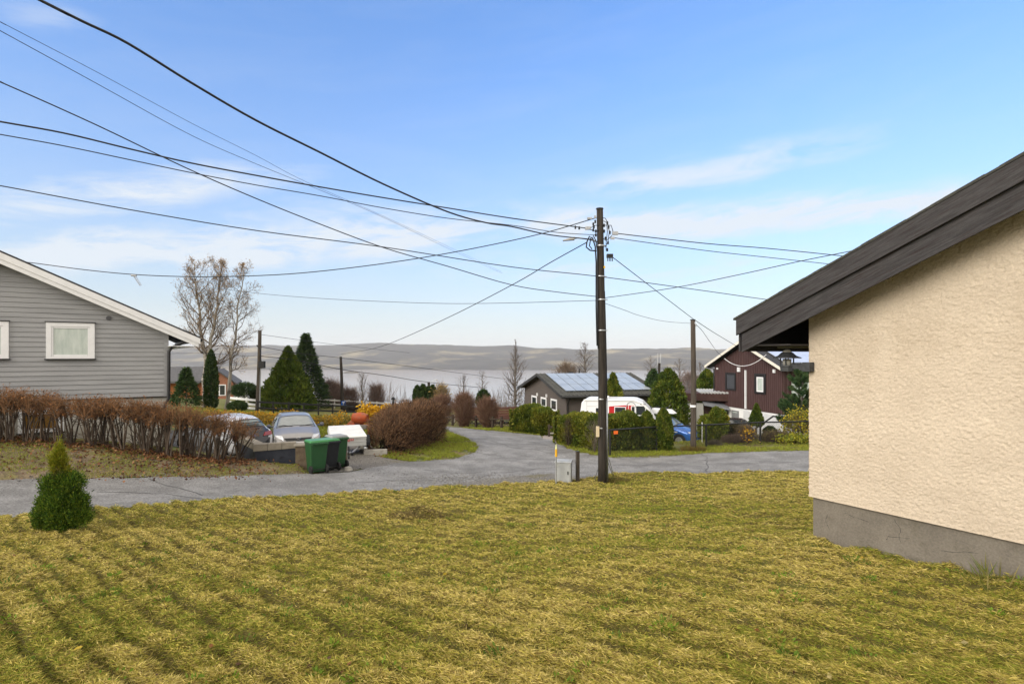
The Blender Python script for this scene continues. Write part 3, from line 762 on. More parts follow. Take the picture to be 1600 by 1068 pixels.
    e = f.px(298, 527, (0, 1, 0), (0, -.12, 0)); k1 = f.px(263.5, 545, (0, 1, 0), (0, -.1, 0)); b1 = f.px(263.5, 622, (0, 1, 0), (0, -.1, 0)); b2 = f.px(258.5, 632, (0, 1, 0), (0, -.1, 0)); b3 = f.px(258, 646, (0, 1, 0), (0, -.1, 0))
    m = MB(); m.tube([e+Vector((0, .02, .1)), e, e+Vector((-.03, 0, -.1)), k1+Vector((.1, 0, .06)), k1+Vector((.01, 0, -.08)), b1, b2, b3+Vector((0, 0, -1.2))], .052, 10); m.build('downpipe', BLACKM, f, smooth=True)
    m = MB(); m.tube([(ov+.02, -.28, top0-.09), (ov+.02, 9.2, top0-.09)], .06, 10); m.build('gutter', BLACKM, f, smooth=True)
    return f
grey = grey_house()

# ------------------------------------------------------------------ low grey-brown house with solar panels
def solar_house():
    ang = math.atan2(.27, .963); C = Vector((3.87, 41.0, -1.2))
    f = Frame('bungalow', C, ang, 'low grey-brown bungalow with solar panels on its roof behind the hedge', 'house')
    z = lambda v: CZ+v+1.2
    BRK = mk('taupe_boards', (.09, .075, .067), (.115, .097, .086), rough=.8, scale=2, stretch=(.6, .6, 9), bump=.25, bscale=7)
    RF = mk('bungalow_tiles', (.045, .045, .042), (.085, .085, .075), rough=.9, scale=5, bump=.4, bscale=18)
    DK = mk('bungalow_trim', (.025, .024, .024), (.04, .04, .04), rough=.6)
    L_, D_ = 7.2, 10.1; ze = z(-2.85)+.02; tn = .25; ridge = D_/2; ov = .5
    zr = ze+(ridge+ov)*tn
    m = MB()
    i = len(m.v)
    pent = [(0, 0), (D_, 0), (D_, ze+ov*tn-.12), (ridge, zr-.12), (0, ze+ov*tn-.12)]
    m.v += [(0, y, zz) for y, zz in pent]+[(L_, y, zz) for y, zz in pent]
    m.f += [(4, 3, 2, 1, 0), (5, 6, 7, 8, 9)]+[(k, (k+1) % 5, 5+(k+1) % 5, 5+k) for k in range(5)]; m.mi += [0]*7
    # lap lines of the boarding
    zz = .3
    while zz < ze-.05:
        m.box(-.02, L_+.001, -.02, -.001, zz, zz+.15); m.box(-.02, -.001, .0, D_, zz, zz+.15); zz += .17
    while zz < zr-.3:
        hw = ridge-((zz+.16)-(ze+ov*tn-.12))/tn
        if hw > 0: m.box(-.02, -.001, ridge-min(hw, ridge), ridge+min(hw, ridge), zz, zz+.15)
        zz += .17
    m.build('wall', BRK, f)
    m = MB()
    for s in (0, 1):
        Y = (lambda v: v) if s == 0 else (lambda v: D_-v)
        a, c = Y(-ov), Y(ridge)
        m.hexa([(-.55, a, ze-.06), (L_+.4, a, ze-.06), (L_+.4, c, zr-.06), (-.55, c, zr-.06)], [(-.55, a, ze), (L_+.4, a, ze), (L_+.4, c, zr), (-.55, c, zr)])
    for k in range(28):
        x = -.55+k*(L_+.95)/27; m.tube([(x, -ov, ze+.015), (x, ridge, zr+.015)], .035, 6)
    roof = m.build('roof', RF, f)
    m = MB(); m.box(-.56, L_+.42, -ov-.03, -ov-.001, ze-.2, ze-.02); m.tube([(-.56, -ov-.09, ze-.1), (L_+.42, -ov-.09, ze-.1)], .07, 8)
    for s in (0, 1):
        Y = (lambda v: v) if s == 0 else (lambda v: D_-v)
        a, c = Y(-ov), Y(ridge)
        m.hexa([(-.58, a, ze-.2), (-.555, a, ze-.2), (-.555, c, zr-.2), (-.58, c, zr-.2)], [(-.58, a, ze+.03), (-.555, a, ze+.03), (-.555, c, zr+.03), (-.58, c, zr+.03)])
    m.build('barge_board', DK, f)
    m = MB(); m.tube([(.08, -ov-.09, ze-.12), (.08, -.2, ze-.5), (.08, -.06, ze-.7), (.08, -.06, .1)], .05, 8); m.build('downpipe', BLACKM, f)
    # panels lie on the near slope
    no = Vector((0, -tn, 1)).normalized(); p0 = Vector((0, -ov, ze+.09))
    PV = mk('solar_glass', (.27, .31, .36), (.33, .37, .41), rough=.28, scale=1.5, spec=.5)
    def sp(u, w): return Vector((u, -ov+w, ze+w*tn+.085))
    a = f.px(857, 588, no, p0); b = f.px(938, 588, no, p0); e_ = f.px(878, 608.5, no, p0)
    x0, x1 = .15, 4.05; 
    for (xa, xb, nc) in ((.05, 4.1, 5), (4.65, 6.95, 3)):
        w = (xb-xa)/nc
        for r_ in range(3):
            ws = (ridge+ov-.35-.75)/3; v0 = .75+r_*ws
            for c in range(nc):
                m = MB(); q = [sp(xa+c*w+.03, v0+.03), sp(xa+(c+1)*w-.03, v0+.03), sp(xa+(c+1)*w-.03, v0+ws-.03), sp(xa+c*w+.03, v0+ws-.03)]
                m.hexa(q, [v+no*.035 for v in q]); m.build('solar_panel', PV, f)
    m = MB(); m.tube([(3.2, ridge+.3, zr-.1), (3.2, ridge+.3, zr+.35)], .07, 8); m.build('vent_pipe', DK, f); m = MB(); m.box(2.2, 2.5, ridge-.1, ridge+.2, zr, zr+.12); m.build('roof_vent', DK, f)
    # gable windows (on the plane x=0)
    for (ax, ay, bx, by) in ((831, 617, 839, 635), (845.5, 619.5, 854, 637), (861, 622, 870.3, 643)):
        p = f.px(ax, ay, (1, 0, 0), (-.03, 0, 0)); q = f.px(bx, by, (1, 0, 0), (-.03, 0, 0))
        y1, y0, z1, z0 = p.y, q.y, p.z, q.z
        m = MB()
        for A in ((y0, y0+.13, z0, z1), (y1-.13, y1, z0, z1), (y0+.13, y1-.13, z1-.13, z1), (y0+.13, y1-.13, z0, z0+.13)): m.box(-.07, -.022, A[0], A[1], A[2], A[3])
        w = m.build('window', WHITE, f); m = MB(); m.box(-.045, -.03, y0+.13, y1-.13, z0+.13, z1-.13); m.build('pane', GLASS, w)
    for px, py in ((840, 616), (854.5, 618)):
        p = f.px(px, py, (1, 0, 0), (-.03, 0, 0)); m = MB(); m.box(-.12, -.022, p.y-.06, p.y+.06, p.z-.12, p.z+.12); m.build('wall_light', WHITE, f)
    # dark lean-to at the far corner
    m = MB(); m.box(.3, 3, D_+.003, D_+1.1, 0, ze-.15); m.build('side_porch', mk('dark_boards', (.03, .027, .026), (.05, .045, .042), scale=2, stretch=(9, 9, .5)), f)
    return f
solar_house()
def terrace():
    f = Frame('terrace', gd(782, 46.5, -.6), math.atan2(.27, .963), 'raised brown timber terrace with solid railing beside the bungalow', 'terrace')
    BW = mk('brown_rail_boards', (.10, .042, .028), (.14, .062, .042), rough=.75, scale=2, stretch=(.5, .5, 6), bump=.2)
    b = f.loc(P(800, 655, 46.5)); zt = f.loc(P(790, 634.5, 46.5)).z; zd = f.loc(P(790, 652, 46.5)).z
    m = MB(); m.box(-2.2, 2.6, 0, 3.5, zd-.2, zd-.02); m.build('deck', BW, f)
    m = MB()
    for k in range(5): m.box(-2.2, 2.6, -.03, 0, zd-.18+k*.2, zd-.005+k*.2)
    for k in range(5): m.box(-2.23, -2.2, 0, 3.5, zd-.18+k*.2, zd-.005+k*.2)
    m.build('railing', BW, f)
    m = MB(); m.box(-2.26, 2.63, -.06, .05, zd+.82, zd+.86); m.box(-2.26, -2.16, .05, 3.5, zd+.82, zd+.86); m.build('rail_cap', BW, f)
    for x in (-2, .2, 2.4):
        m = MB(); m.box(x-.07, x+.07, .1, .24, -.5, zd-.2); m.build('post', BW, f)
terrace()

# ------------------------------------------------------------------ brown house on a white basement
def brown_house():
    C = Vector((16.88, 36.0, -1.6)); ang = math.atan2(-.977, .214)
    f = Frame('brown_house', C, ang, 'dark brown vertical board house with white basement beyond the wire fence', 'house')
    z = lambda v: CZ+v+1.6
    BR = mk('brown_boards', (.040, .018, .017), (.058, .028, .025), rough=.7, scale=3, stretch=(5, 5, .5))
    BAT = mk('brown_battens', (.066, .035, .033), (.09, .05, .047), rough=.7, scale=3, stretch=(5, 5, .5))
    CRM = mk('cream_trim', (.66, .62, .52), (.74, .71, .63), rough=.5, scale=4)
    W = 7.5; D = 9.0; tn = .405; ov = .62; zb = z(-3.69); za = z(1.02)
    top = lambda x: za-abs(x+W/2)*tn
    m = MB(); m.prism([(-W, zb), (0, zb), (0, top(0)-.2), (-W/2, za-.2), (-W, top(0)-.2)], 0, D); m.build('wall', BR, f)
    m = MB(); n = 40
    for k in range(n):
        x = -W+.05+k*(W-.1)/(n-1); m.box(x-.055, x+.055, -.025, -.001, zb+.002, top(x)-.24)
    for k in range(30):
        y = .1+k*.3; m.box(.001, .025, y-.055, y+.055, zb+.002, top(0)-.24)
    m.build('cladding', BAT, f)
    m = MB(); m.box(-W+.04, -.04, .03, D, 0, zb-.002); m.build('basement_wall', mk('white_render', (.70, .70, .69), (.78, .78, .77), rough=.85, scale=2), f)
    m = MB()
    for s in (-1, 1):
        e = -W/2+s*(W/2+ov); c = -W/2
        m.hexa([(e, -.5, top(e)-.08), (c, -.5, za-.08), (c, D+.5, za-.08), (e, D+.5, top(e)-.08)], [(e, -.5, top(e)), (c, -.5, za), (c, D+.5, za), (e, D+.5, top(e))])
    m.build('roof', mk('black_tiles', (.02, .02, .022), (.035, .035, .037), rough=.6, scale=9), f)
    m = MB(); m2 = MB()
    for s in (-1, 1):
        e = -W/2+s*(W/2+ov); c = -W/2
        m.hexa([(e, -.53, top(e)-.21), (c, -.53, za-.21), (c, -.502, za-.21), (e, -.502, top(e)-.21)], [(e, -.53, top(e)-.015), (c, -.53, za-.015), (c, -.502, za-.015), (e, -.502, top(e)-.015)])
        m2 = MB(); m2.tube([(e+s*.07, -.5, top(e)-.10), (e+s*.07, D+.4, top(e)-.10)], .06, 8); m2.build('gutter', BLACKM, f)
    m.build('barge_board', CRM, f)
    # wavy tile edge and bright solar panels on the right slope
    m = MB()
    e = -W/2+(W/2+ov)
    for k in range(30): m.lathe([(.10, -.03), (.10, .25)], (e-.05, -.4+k*.32, top(e)-.06), 'x', 10)
    m.build('tile_edge', mk('edge_tiles', (.10, .11, .13), (.2, .21, .23), rough=.35, scale=20), f)
    PV = mk('pale_solar_glass', (.42, .46, .55), (.5, .54, .62), rough=.15, scale=2, spec=1, coat=.5)
    nn = Vector((tn, 0, 1)).normalized()
    for r_ in range(2):
        for c in range(4):
            xa, xb = -W/2+.35+r_*1.75, -W/2+.35+r_*1.75+1.7; ya, yb = .2+c*1.1, 1.27+c*1.1
            q = [Vector((xa, ya, top(xa)+.05)), Vector((xb, ya, top(xb)+.05)), Vector((xb, yb, top(xb)+.05)), Vector((xa, yb, top(xa)+.05))]
            m = MB(); m.hexa(q, [v+nn*.04 for v in q]); m.build('solar_panel', PV, f)
    def lx(px, py): p = f.px(px, py); return p.x, p.z
    DKF = mk('black_window_trim', (.018, .016, .016), rough=.5)
    x0, z1 = lx(1134.5, 581.5); x1, z0 = lx(1150.5, 610)
    w = window_unit(f, x0, x1, z0, z1, DKF, mk('dark_blind', (.05, .053, .06), (.06, .063, .07), rough=.4, scale=2), frame=DKF, tw=.11, y=-.03)
    x0, z1 = lx(1180, 583); x1, z0 = lx(1197.5, 616)
    window_unit(f, x0, x1, z0, z1, DKF, REFLG, frame=WHITE, tw=.22, y=-.03, sash=.09)
    x, zt = lx(1166.5, 578); _, zl = lx(1166.5, 638)
    m = MB(); m.box(x-.05, x+.05, -.13, -.03, zl, zt); m.build('white_pipe', WHITE, f)
    for px, py, s in ((1155.5, 577, .14), (1122, 575.5, .06), (1211, 579.5, .10), (1177, 545, .09)):
        x, zz = lx(px, py); m = MB(); m.box(x-s, x+s, -.11, -.028, zz-s*1.1, zz+s*1.1); m.build('wall_fitting', WHITE, f)
    x, zz = lx(1115, 576); m = MB(); m.tube([(-W-.5, -.3, top(-W-.5)-.2), (-W-.02, -.08, top(-W)-.5), (-W-.02, -.08, zb)], .05, 8); m.build('downpipe', BLACKM, f)
    # swagged cable on the gable
    a = f.px(1132, 560, (0, 1, 0), (0, -.56, 0)); b = f.px(1197, 554, (0, 1, 0), (0, -.56, 0)); pts = []
    for k in range(13):
        t = k/12; p = a.lerp(b, t); p.z -= .62*4*t*(1-t); pts.append(p)
    m = MB(); m.tube(pts, .022, 6); m.build('cable', WHITE, f)
    # basement openings
    BG = mk('grey_door', (.16, .165, .17), (.22, .22, .225), rough=.5, scale=3)
    x0, z1 = lx(1143, 640); x1, z0 = lx(1154, 664); m = MB(); m.box(x0, x1, -.0, .028, max(z0, .05), z1); d = m.build('door', BG, f)
    m = MB(); m.box(x0+.12, x1-.12, -.012, -.001, z0+.9, z1-.15); m.build('pane', REFLG, d)
    LG = mk('garage_white', (.55, .56, .56), (.62, .62, .62), rough=.6, scale=3)
    for a_, b_ in ((1161, 1172), (1174, 1190), (1192, 1218)):
        x0, z1 = lx(a_, 646); x1, z0 = lx(b_, 675); m = MB(); m.box(x0+.03, x1-.03, .0, .028, .05, min(z1, zb-.25))
        for k in range(3): m.box(x0+.06, x1-.06, -.015, -.001, .3+k*.6, .8+k*.6)
        m.build('garage_door', LG, f)
    x, zz = lx(1138, 645); m = MB(); m.lathe([(.06, -.1), (.11, -.05), (.09, .3), (.04, .42)], (x, -.12, zz), 'z', 10); m.build('wall_lamp', BLACKM, f)
    # glazed balcony side on the right
    m = MB(); m.box(.03, 2.2, .6, 4.5, zb+.9, zb+.98); m.box(.03, 2.2, .6, .66, zb, zb+1); d = m.build('balcony', BR, f)
    m = MB(); m.box(.15, 1.0, .56, .58, zb+1.1, zb+2.1); m.box(1.15, 2.0, .56, .58, zb+1.1, zb+2.1); m.build('glass_screen', REFLG, d)
    # white stair parapet falling away to the right
    m = MB(); m.hexa([(-2.4, -1.7, 0), (2.2, -1.7, 0), (2.2, -1.5, 0), (-2.4, -1.5, 0)], [(-2.4, -1.7, 1.15), (2.2, -1.7, .75), (2.2, -1.5, .75), (-2.4, -1.5, 1.15)])
    m.build('parapet', mk('stained_white', (.6, .6, .58), (.45, .43, .40), rough=.9, scale=2.2, lo=.5, hi=.75), f)
    m = MB(); m.tube([(-.6, -1.45, 1.2), (1.1, -1.45, 2.15), (2.1, -1.45, 2.15)], .05); m.tube([(2.1, -1.45, 0), (2.1, -1.45, 2.15)], .06); m.tube([(-.6, -1.45, 0), (-.6, -1.45, 1.2)], .05); m.build('handrail', BLACKM, f)
    return f
brown = brown_house()
def carport():
    f = Frame('carport', Vector((12.7, 42.5, -1.4)), math.atan2(-.2, .98), 'low flat-roofed carport with pale side wall between brown house and tall thuja', 'carport')
    fp = lambda px, py, y=0.: f.px(px, py, (0, 1, 0), (0, y, 0))
    DKB = mk('carport_brown', (.05, .025, .02), (.07, .035, .03), rough=.8, scale=3)
    a = fp(1062, 616); b = fp(1133, 628)
    m = MB(); m.box(a.x, b.x+1.2, -.3, 4, b.z+.1, a.z+.12); m.build('roof', DKB, f)
    m = MB()
    for k in range(10): m.lathe([(.09, -.3), (.09, 4)], (fp(1096, 618).x+k*.22, 0, a.z+.16), 'y', 8)
    m.build('corrugated_sheet', mk('pale_sheet', (.5, .5, .48), (.35, .35, .34), rough=.5, scale=9), f)
    a = fp(1076, 629); b = fp(1099, 670); m = MB(); m.box(a.x, b.x, 0, .15, b.z-1, a.z); m.build('side_wall', mk('pale_wall', (.55, .54, .50), (.62, .61, .57), scale=2), f)
    a = fp(1101, 632); b = fp(1131, 664); m = MB(); m.box(a.x, b.x, .3, .5, b.z-1, a.z); m.build('back_wall', DKB, f)
    a = fp(1098, 629); b = fp(1130, 636); m = MB(); m.hexa([(a.x, -.9, a.z-.12), (b.x+.3, -.9, b.z-.12), (b.x+.3, .3, b.z+.1), (a.x, .3, a.z+.1)], [(a.x, -.9, a.z-.02), (b.x+.3, -.9, b.z-.02), (b.x+.3, .3, b.z+.2), (a.x, .3, a.z+.2)]); m.build('canopy', mk('zinc_sheet', (.2, .21, .23), (.28, .29, .31), rough=.4, scale=3), f)
carport()
# ------------------------------------------------------------------ far houses and walls
def red_house():
    f = Frame('timber_house', gd(345, 62, -.5), math.atan2(.35, .94), 'far orange-brown timber house with grey roof behind the birches', 'house')
    f_ = lambda px, py: f.px(px, py)
    OB = mk('orange_boards', (.30, .10, .028), (.38, .14, .045), rough=.7, scale=1.5, stretch=(6, 6, .4))
    BRK = mk('brick_gable', (.24, .10, .055), (.32, .15, .09), rough=.85, scale=6, bump=.2)
    L_ = 7.5; za = f_(338, 579).z; ze = f_(352, 598).z
    m = MB(); m.prism([(-1.9, -1), (1.2, -1), (1.2, ze), (-.35, za), (-1.9, ze)], 0, 6); m.build('gable_wall', BRK, f)
    m = MB(); m.box(-8, -1.9, .6, 6, -1, ze+.1); m.build('wall', OB, f)
    m = MB(); z1 = f_(300, 579).z
    m.hexa([(-8.4, -.1, ze+.05), (-1.7, -.1, ze+.05), (-.35, 3, z1+.2), (-8.4, 3, z1+.2)], [(-8.4, -.1, ze+.25), (-1.7, -.1, ze+.25), (-.35, 3, z1+.4), (-8.4, 3, z1+.4)])
    m.hexa([(-.35, -.3, za), (1.6, -.3, ze-.15), (1.6, 6, ze-.15), (-.35, 6, za)], [(-.35, -.3, za+.16), (1.6, -.3, ze), (1.6, 6, ze), (-.35, 6, za+.16)])
    m.hexa([(-2.3, -.3, ze-.15), (-.35, -.3, za), (-.35, 6, za), (-2.3, 6, ze-.15)], [(-2.3, -.3, ze), (-.35, -.3, za+.16), (-.35, 6, za+.16), (-2.3, 6, ze)])
    m.build('roof', mk('grey_tiles', (.08, .08, .085), (.11, .11, .115), rough=.8, scale=4), f)
    m = MB(); m.box(-.2, .5, -.05, -.002, 1.0, 2.2); w = m.build('window', WHITE, f); m = MB(); m.box(-.08, .38, -.07, -.052, 1.1, 2.1); m.build('pane', GLASS, w)
    m = MB(); m.box(1.2, 2.6, .5, 5, -1, ze-.3); m.build('annex', mk('white_annex', (.6, .6, .58), (.66, .66, .64), scale=2), f)
red_house()
def far_roof():
    f = Frame('flat_roof_house', P(605, 650, 60)-Vector((0, 0, 1.8)), .12, 'low far flat-roofed house with white chimney block behind the brown hedge', 'house')
    fp = lambda px, py: f.px(px, py)
    a = fp(578, 637); b = fp(640, 650)
    m = MB(); m.box(a.x+.2, b.x, 0, 6, -3, a.z-.1); m.build('wall', mk('far_grey_wall', (.16, .16, .16), (.22, .22, .21), scale=2), f)
    m = MB(); m.box(a.x-.2, b.x+.3, -.4, 6.4, a.z-.1, a.z+.12); m.build('roof', mk('far_roof_sheet', (.20, .22, .25), (.28, .30, .33), rough=.5, scale=3), f)
    a = fp(617.5, 630.5); b = fp(637.5, 645); m = MB(); m.box(a.x, b.x, -.6, .8, b.z-1.5, a.z); m.box(a.x-.06, b.x+.06, -.66, .86, a.z, a.z+.07); m.build('chimney', mk('white_block', (.62, .61, .57), (.7, .69, .66), rough=.85, scale=3), f)
    a = fp(609, 641); b = fp(615, 625); m = MB(); m.hexa([(a.x, .2, a.z), (b.x+.2, .2, a.z), (b.x+.2, .9, a.z), (a.x, .9, a.z)], [(a.x+.25, .4, b.z), (b.x-.02, .4, b.z), (b.x-.02, .7, b.z), (a.x+.25, .7, b.z)]); m.lathe([(.2, 0), (.24, .1), (.12, .3)], ((a.x+b.x)/2+.1, .55, b.z), 'z', 10); m.build('chimney_pot', BLACKM, f)
far_roof()
def bus_shelter():
    f = Frame('roadside_shelter', P(500, 640, 57)-Vector((0, 0, 2.2)), .1, 'long low grey metal roof behind the black rail fence', 'shelter')
    fp = lambda px, py: f.px(px, py)
    a = fp(493, 641.5); b = fp(542, 646.5)
    m = MB(); m.box(a.x, b.x, 0, 2.5, b.z, a.z); m.build('roof', mk('shelter_sheet', (.25, .27, .30), (.33, .35, .38), rough=.4, scale=3), f)
    m = MB(); m.box(a.x+.3, b.x-.4, 1, 2.4, -1, b.z-.01); m.build('wall', mk('shelter_wall', (.2, .19, .18), (.28, .27, .25), scale=2), f)
bus_shelter()
# ------------------------------------------------------------------ poles and wires
def pole_mb(base, top, r0, r1, n=14):
    m = MB(); pts = []; rs = []; b = Vector(base); t = Vector(top)
    for k in range(9):
        u = k/8; pts.append(b.lerp(t, u)+Vector((math.sin(u*3)*.03, 0, 0))); rs.append(r0+(r1-r0)*u)
    m.tube(pts, rs, n); return m
MP = gp(941, 760)
def main_pole():
    f = Frame('utility_pole', MP, 0, 'tall dark tarred utility pole carrying many wires beside the grey cabinet', 'pole')
    L = lambda px, py, d=MP.y: f.loc(P(px, py, d))
    pole_mb((0, 0, -.3), L(937, 327), .135, .10).build('pole', POLEW, f, smooth=True)
    m = MB(); t = L(937, 327); m.lathe([(.115, 0), (.12, .03), (.05, .05)], t, n=14); m.build('cap', BLACKM, f)
    pole_mb(L(945.5, 748, MP.y+.22)+Vector((0, 0, -.2)), L(941.5, 455, MP.y+.2), .085, .075).build('brace', mk('black_stump', (.008, .007, .006), (.02, .017, .014), rough=.85, scale=6, stretch=(4, 4, .3)), f, smooth=True)
    m = MB(); m.tube([L(948.5, 752, MP.y+.05), L(947.5, 622, MP.y+.05)], .042, 10); m.build('cable_duct', GALV, f, smooth=True)
    m = MB(); m.tube([L(945, 752, MP.y-.05), L(944.8, 700, MP.y-.05)], .014, 8); m.build('earth_rod', GALV, f)
    m = MB(); m.tube([L(933, 540), L(931.5, 480), L(931.5, 410), L(930, 385), L(926, 372), L(921, 369), L(917, 378), L(916, 386), L(922, 391), L(932, 392)], .022, 8)
    m.build('cable', WIREM, f, smooth=True)
    m = MB(); m.tube([L(934.5, 545, MP.y-.1), L(933.6, 480, MP.y-.1), L(933.4, 392, MP.y-.1), L(931, 376, MP.y-.1), L(927, 368, MP.y-.1), L(923, 372, MP.y-.1), L(921, 384, MP.y-.1), L(925, 389, MP.y-.1)], .018, 8)
    m.build('cable', WIREM, f, smooth=True)
    for px, py, qx, qy in ((929, 748, 936, 728), (960, 746, 951, 715), (957, 741, 950, 722)):
        m = MB(); m.tube([L(px, py, MP.y+.5), L(qx, qy, MP.y+.1)], .012, 6); m.build('stay_wire', GALV, f)
    # brackets, clamps, insulators
    for py in (384, 432, 468, 516, 623, 668):
        p = L(938.5 if py < 450 else 940, py); m = MB(); m.lathe([(.125, -.02), (.128, 0), (.125, .02)], p, n=14); m.box(p.x+.08, p.x+.19, p.y-.015, p.y+.015, p.z-.012, p.z+.012); m.build('clamp', GALV, f)
    ins = [(905, 356), (899, 355), (927, 350), (928, 354), (927, 359), (931, 361), (944, 352), (949, 348), (951, 355), (953, 363), (946, 372), (950, 379), (944, 361), (949, 390), (930, 346), (931, 367)]
    for px, py in ins:
        p = L(px, py, MP.y-.05); m = MB(); m.lathe([(.012, -.055), (.034, -.04), (.022, -.01), (.036, .012), (.02, .04), (.008, .055)], p, n=10); m.build('insulator', BLACKM, f)
    for px, py, w, h in ((919, 356.5, .09, .045), (961, 364.5, .09, .05), (957, 372, .06, .035), (921, 341, .07, .03), (930, 339, .03, .04)):
        p = L(px, py, MP.y-.05); m = MB(); m.box(p.x-w, p.x+w, p.y-.04, p.y+.04, p.z-h, p.z+h); m.build('wire_clamp', GALV, f)
    p = L(953, 399.5); m = MB(); m.box(p.x-.10, p.x+.09, p.y-.07, p.y+.07, p.z-.06, p.z+.05)
    for k in range(4): m.tube([(p.x-.07+k*.05, p.y, p.z-.05), (p.x-.07+k*.05, p.y, p.z-.17)], .015, 6)
    m.build('fuse_switch', BLACKM, f)
    for pl in ([(940, 340), (946, 341), (950, 350), (952, 362), (950, 378), (945, 386)], [(943, 345), (948, 348), (949, 362), (947, 380), (947, 392)], [(941, 371), (947, 376), (952, 372), (956, 368)], [(940, 352), (955, 352), (958, 362)], [(921, 357), (930, 352), (937, 352)], [(921, 358), (929, 361), (937, 360)]):
        m = MB(); m.tube([L(x, y, MP.y-.08) for x, y in pl], .012, 6); m.build('jumper_wire', WIREM, f, smooth=True)
    # street light on a short arm
    m = MB(); m.tube([L(937, 379), L(921, 374), L(903, 371.5), L(895, 373)], .022, 8); arm = m.build('lamp_arm', GALV, f, smooth=True)
    a = L(898, 372.5); b = L(879, 375.5)
    m = MB(); m.hexa([(b.x, b.y-.07, b.z-.02), (a.x, a.y-.11, a.z-.04), (a.x, a.y+.11, a.z-.04), (b.x, b.y+.07, b.z-.02)], [(b.x+.02, b.y-.05, b.z+.015), (a.x, a.y-.07, a.z+.05), (a.x, a.y+.07, a.z+.05), (b.x+.02, b.y+.05, b.z+.015)])
    m.build('street_lamp', mk('lamp_housing', (.30, .30, .29), (.36, .36, .35), rough=.5, scale=5), f, bevel=.01)
    p = L(934.3, 674, MP.y-.14); m = MB(); m.box(p.x-.05, p.x+.04, p.y-.02, p.y+.1, p.z-.16, p.z+.16); m.build('notice', mk('buff_plate', (.55, .45, .28), (.6, .5, .33), rough=.6, scale=3), f)
    p = L(943.5, 418); m = MB(); m.box(p.x-.02, p.x+.025, p.y-.12, p.y-.08, p.z-.03, p.z+.03); m.build('tag', mk('yellow_tag', (.75, .45, .02), rough=.5), f)
    return f
main_pole()
def second_pole():
    f = Frame('utility_pole', gd(1083, 26.5), 0, 'brown utility pole with a white band on the grass verge by the wire fence', 'pole')
    top = f.loc(P(1082.5, 500, 26.5))
    pole_mb((0, 0, -.3), top, .135, .105).build('pole', POLEG, f, smooth=True)
    z = f.loc(P(1083, 634, 26.5)).z; m = MB(); m.lathe([(.138, -.05), (.14, 0), (.138, .05)], (0, 0, z), n=14); m.build('white_band', WHITE, f)
    m = MB(); m.lathe([(.12, 0), (.12, .03), (.03, .05)], top, n=14); m.build('cap', BLACKM, f)
    m = MB(); m.tube([top+Vector((.05, -.1, -.1)), top+Vector((.12, -.12, -.3))], .02, 6); m.build('hook', GALV, f)
second_pole()
def far_poles():
    f = Frame('utility_pole', gd(402, 45), 0, 'dark utility pole with a hanging transformer box by the white rail fence', 'pole')
    pole_mb((0, 0, -.2), f.loc(P(406, 516, 45)), .17, .13).build('pole', POLEG, f, smooth=True)
    p = f.loc(P(410.5, 569, 45)); m = MB(); m.box(p.x-.2, p.x+.22, -.35, 0, p.z-.3, p.z+.25); m.tube([(p.x-.1, -.1, p.z+.2), (p.x-.15, -.1, p.z+1.2), (0, -.1, p.z+1.5)], .05, 6); m.build('transformer', BLACKM, f)
    q = f.loc(P(404.5, 640, 45)); m = MB(); m.tube([(.22, -.1, -.1), f.loc(P(407.5, 530, 45))], .05, 6); m.build('cable_duct', GALV, f)
    f = Frame('utility_pole', gd(535, 52), 0, 'slim dark utility pole with a small blue sign in front of the lake', 'pole')
    pole_mb((0, 0, -.5), f.loc(P(532.3, 557, 52)), .16, .11).build('pole', POLEW, f, smooth=True)
    m = MB(); a = f.loc(P(531, 583, 52)); m.tube([a, f.loc(P(521, 577, 52))], .02, 6); m.build('bracket', GALV, f)
    a = f.loc(P(533.2, 626.2, 51.8)); b = f.loc(P(540.3, 634, 51.8)); f2 = Frame('road_sign', f.M @ Vector(((a.x+b.x)/2, -.2, b.z)), 0, 'small square blue dead-end road sign on the slim dark pole', 'sign')
    w, h = (b.x-a.x)/2, (a.z-b.z)
    m = MB(); m.box(-w, w, -.02, .02, 0, h); m.build('panel', mk('sign_blue', (.01, .13, .55), rough=.4), f2)
    m = MB(); m.box(-w*.18, w*.18, -.03, -.021, .04, h*.72); m.box(-w*.55, w*.55, -.034, -.021, h*.68, h*.86); m.build('symbol', WHITE, f2)
    f = Frame('street_lamp', P(671, 660, 60)-Vector((0, 0, 1)), 0, 'far street lamp rising above the trimmed thuja clump', 'street lamp')
    m = MB(); t = f.loc(P(670, 596.5, 60)); m.tube([(0, 0, -.5), t], [.16, .14], 10); m.build('pole', POLEW, f)
    m = MB(); m.tube([t+Vector((0, 0, -.1)), f.loc(P(682, 592, 60))], .035, 6); m.build('arm', GALV, f)
    f = Frame('utility_pole', P(1030, 640, 56)-Vector((0, 0, 1)), 0, 'far utility pole with pale rods behind the tall thuja', 'pole')
    m = MB(); t = f.loc(P(1030, 567, 56)); m.tube([(0, 0, -.5), t], [.15, .12], 10); m.build('pole', POLEW, f)
    for dx in (-.14, .14):
        m = MB(); m.tube([t+Vector((dx, 0, -.2)), t+Vector((dx, 0, .95))], .035, 6); m.build('rod', GALV, f)
far_poles()
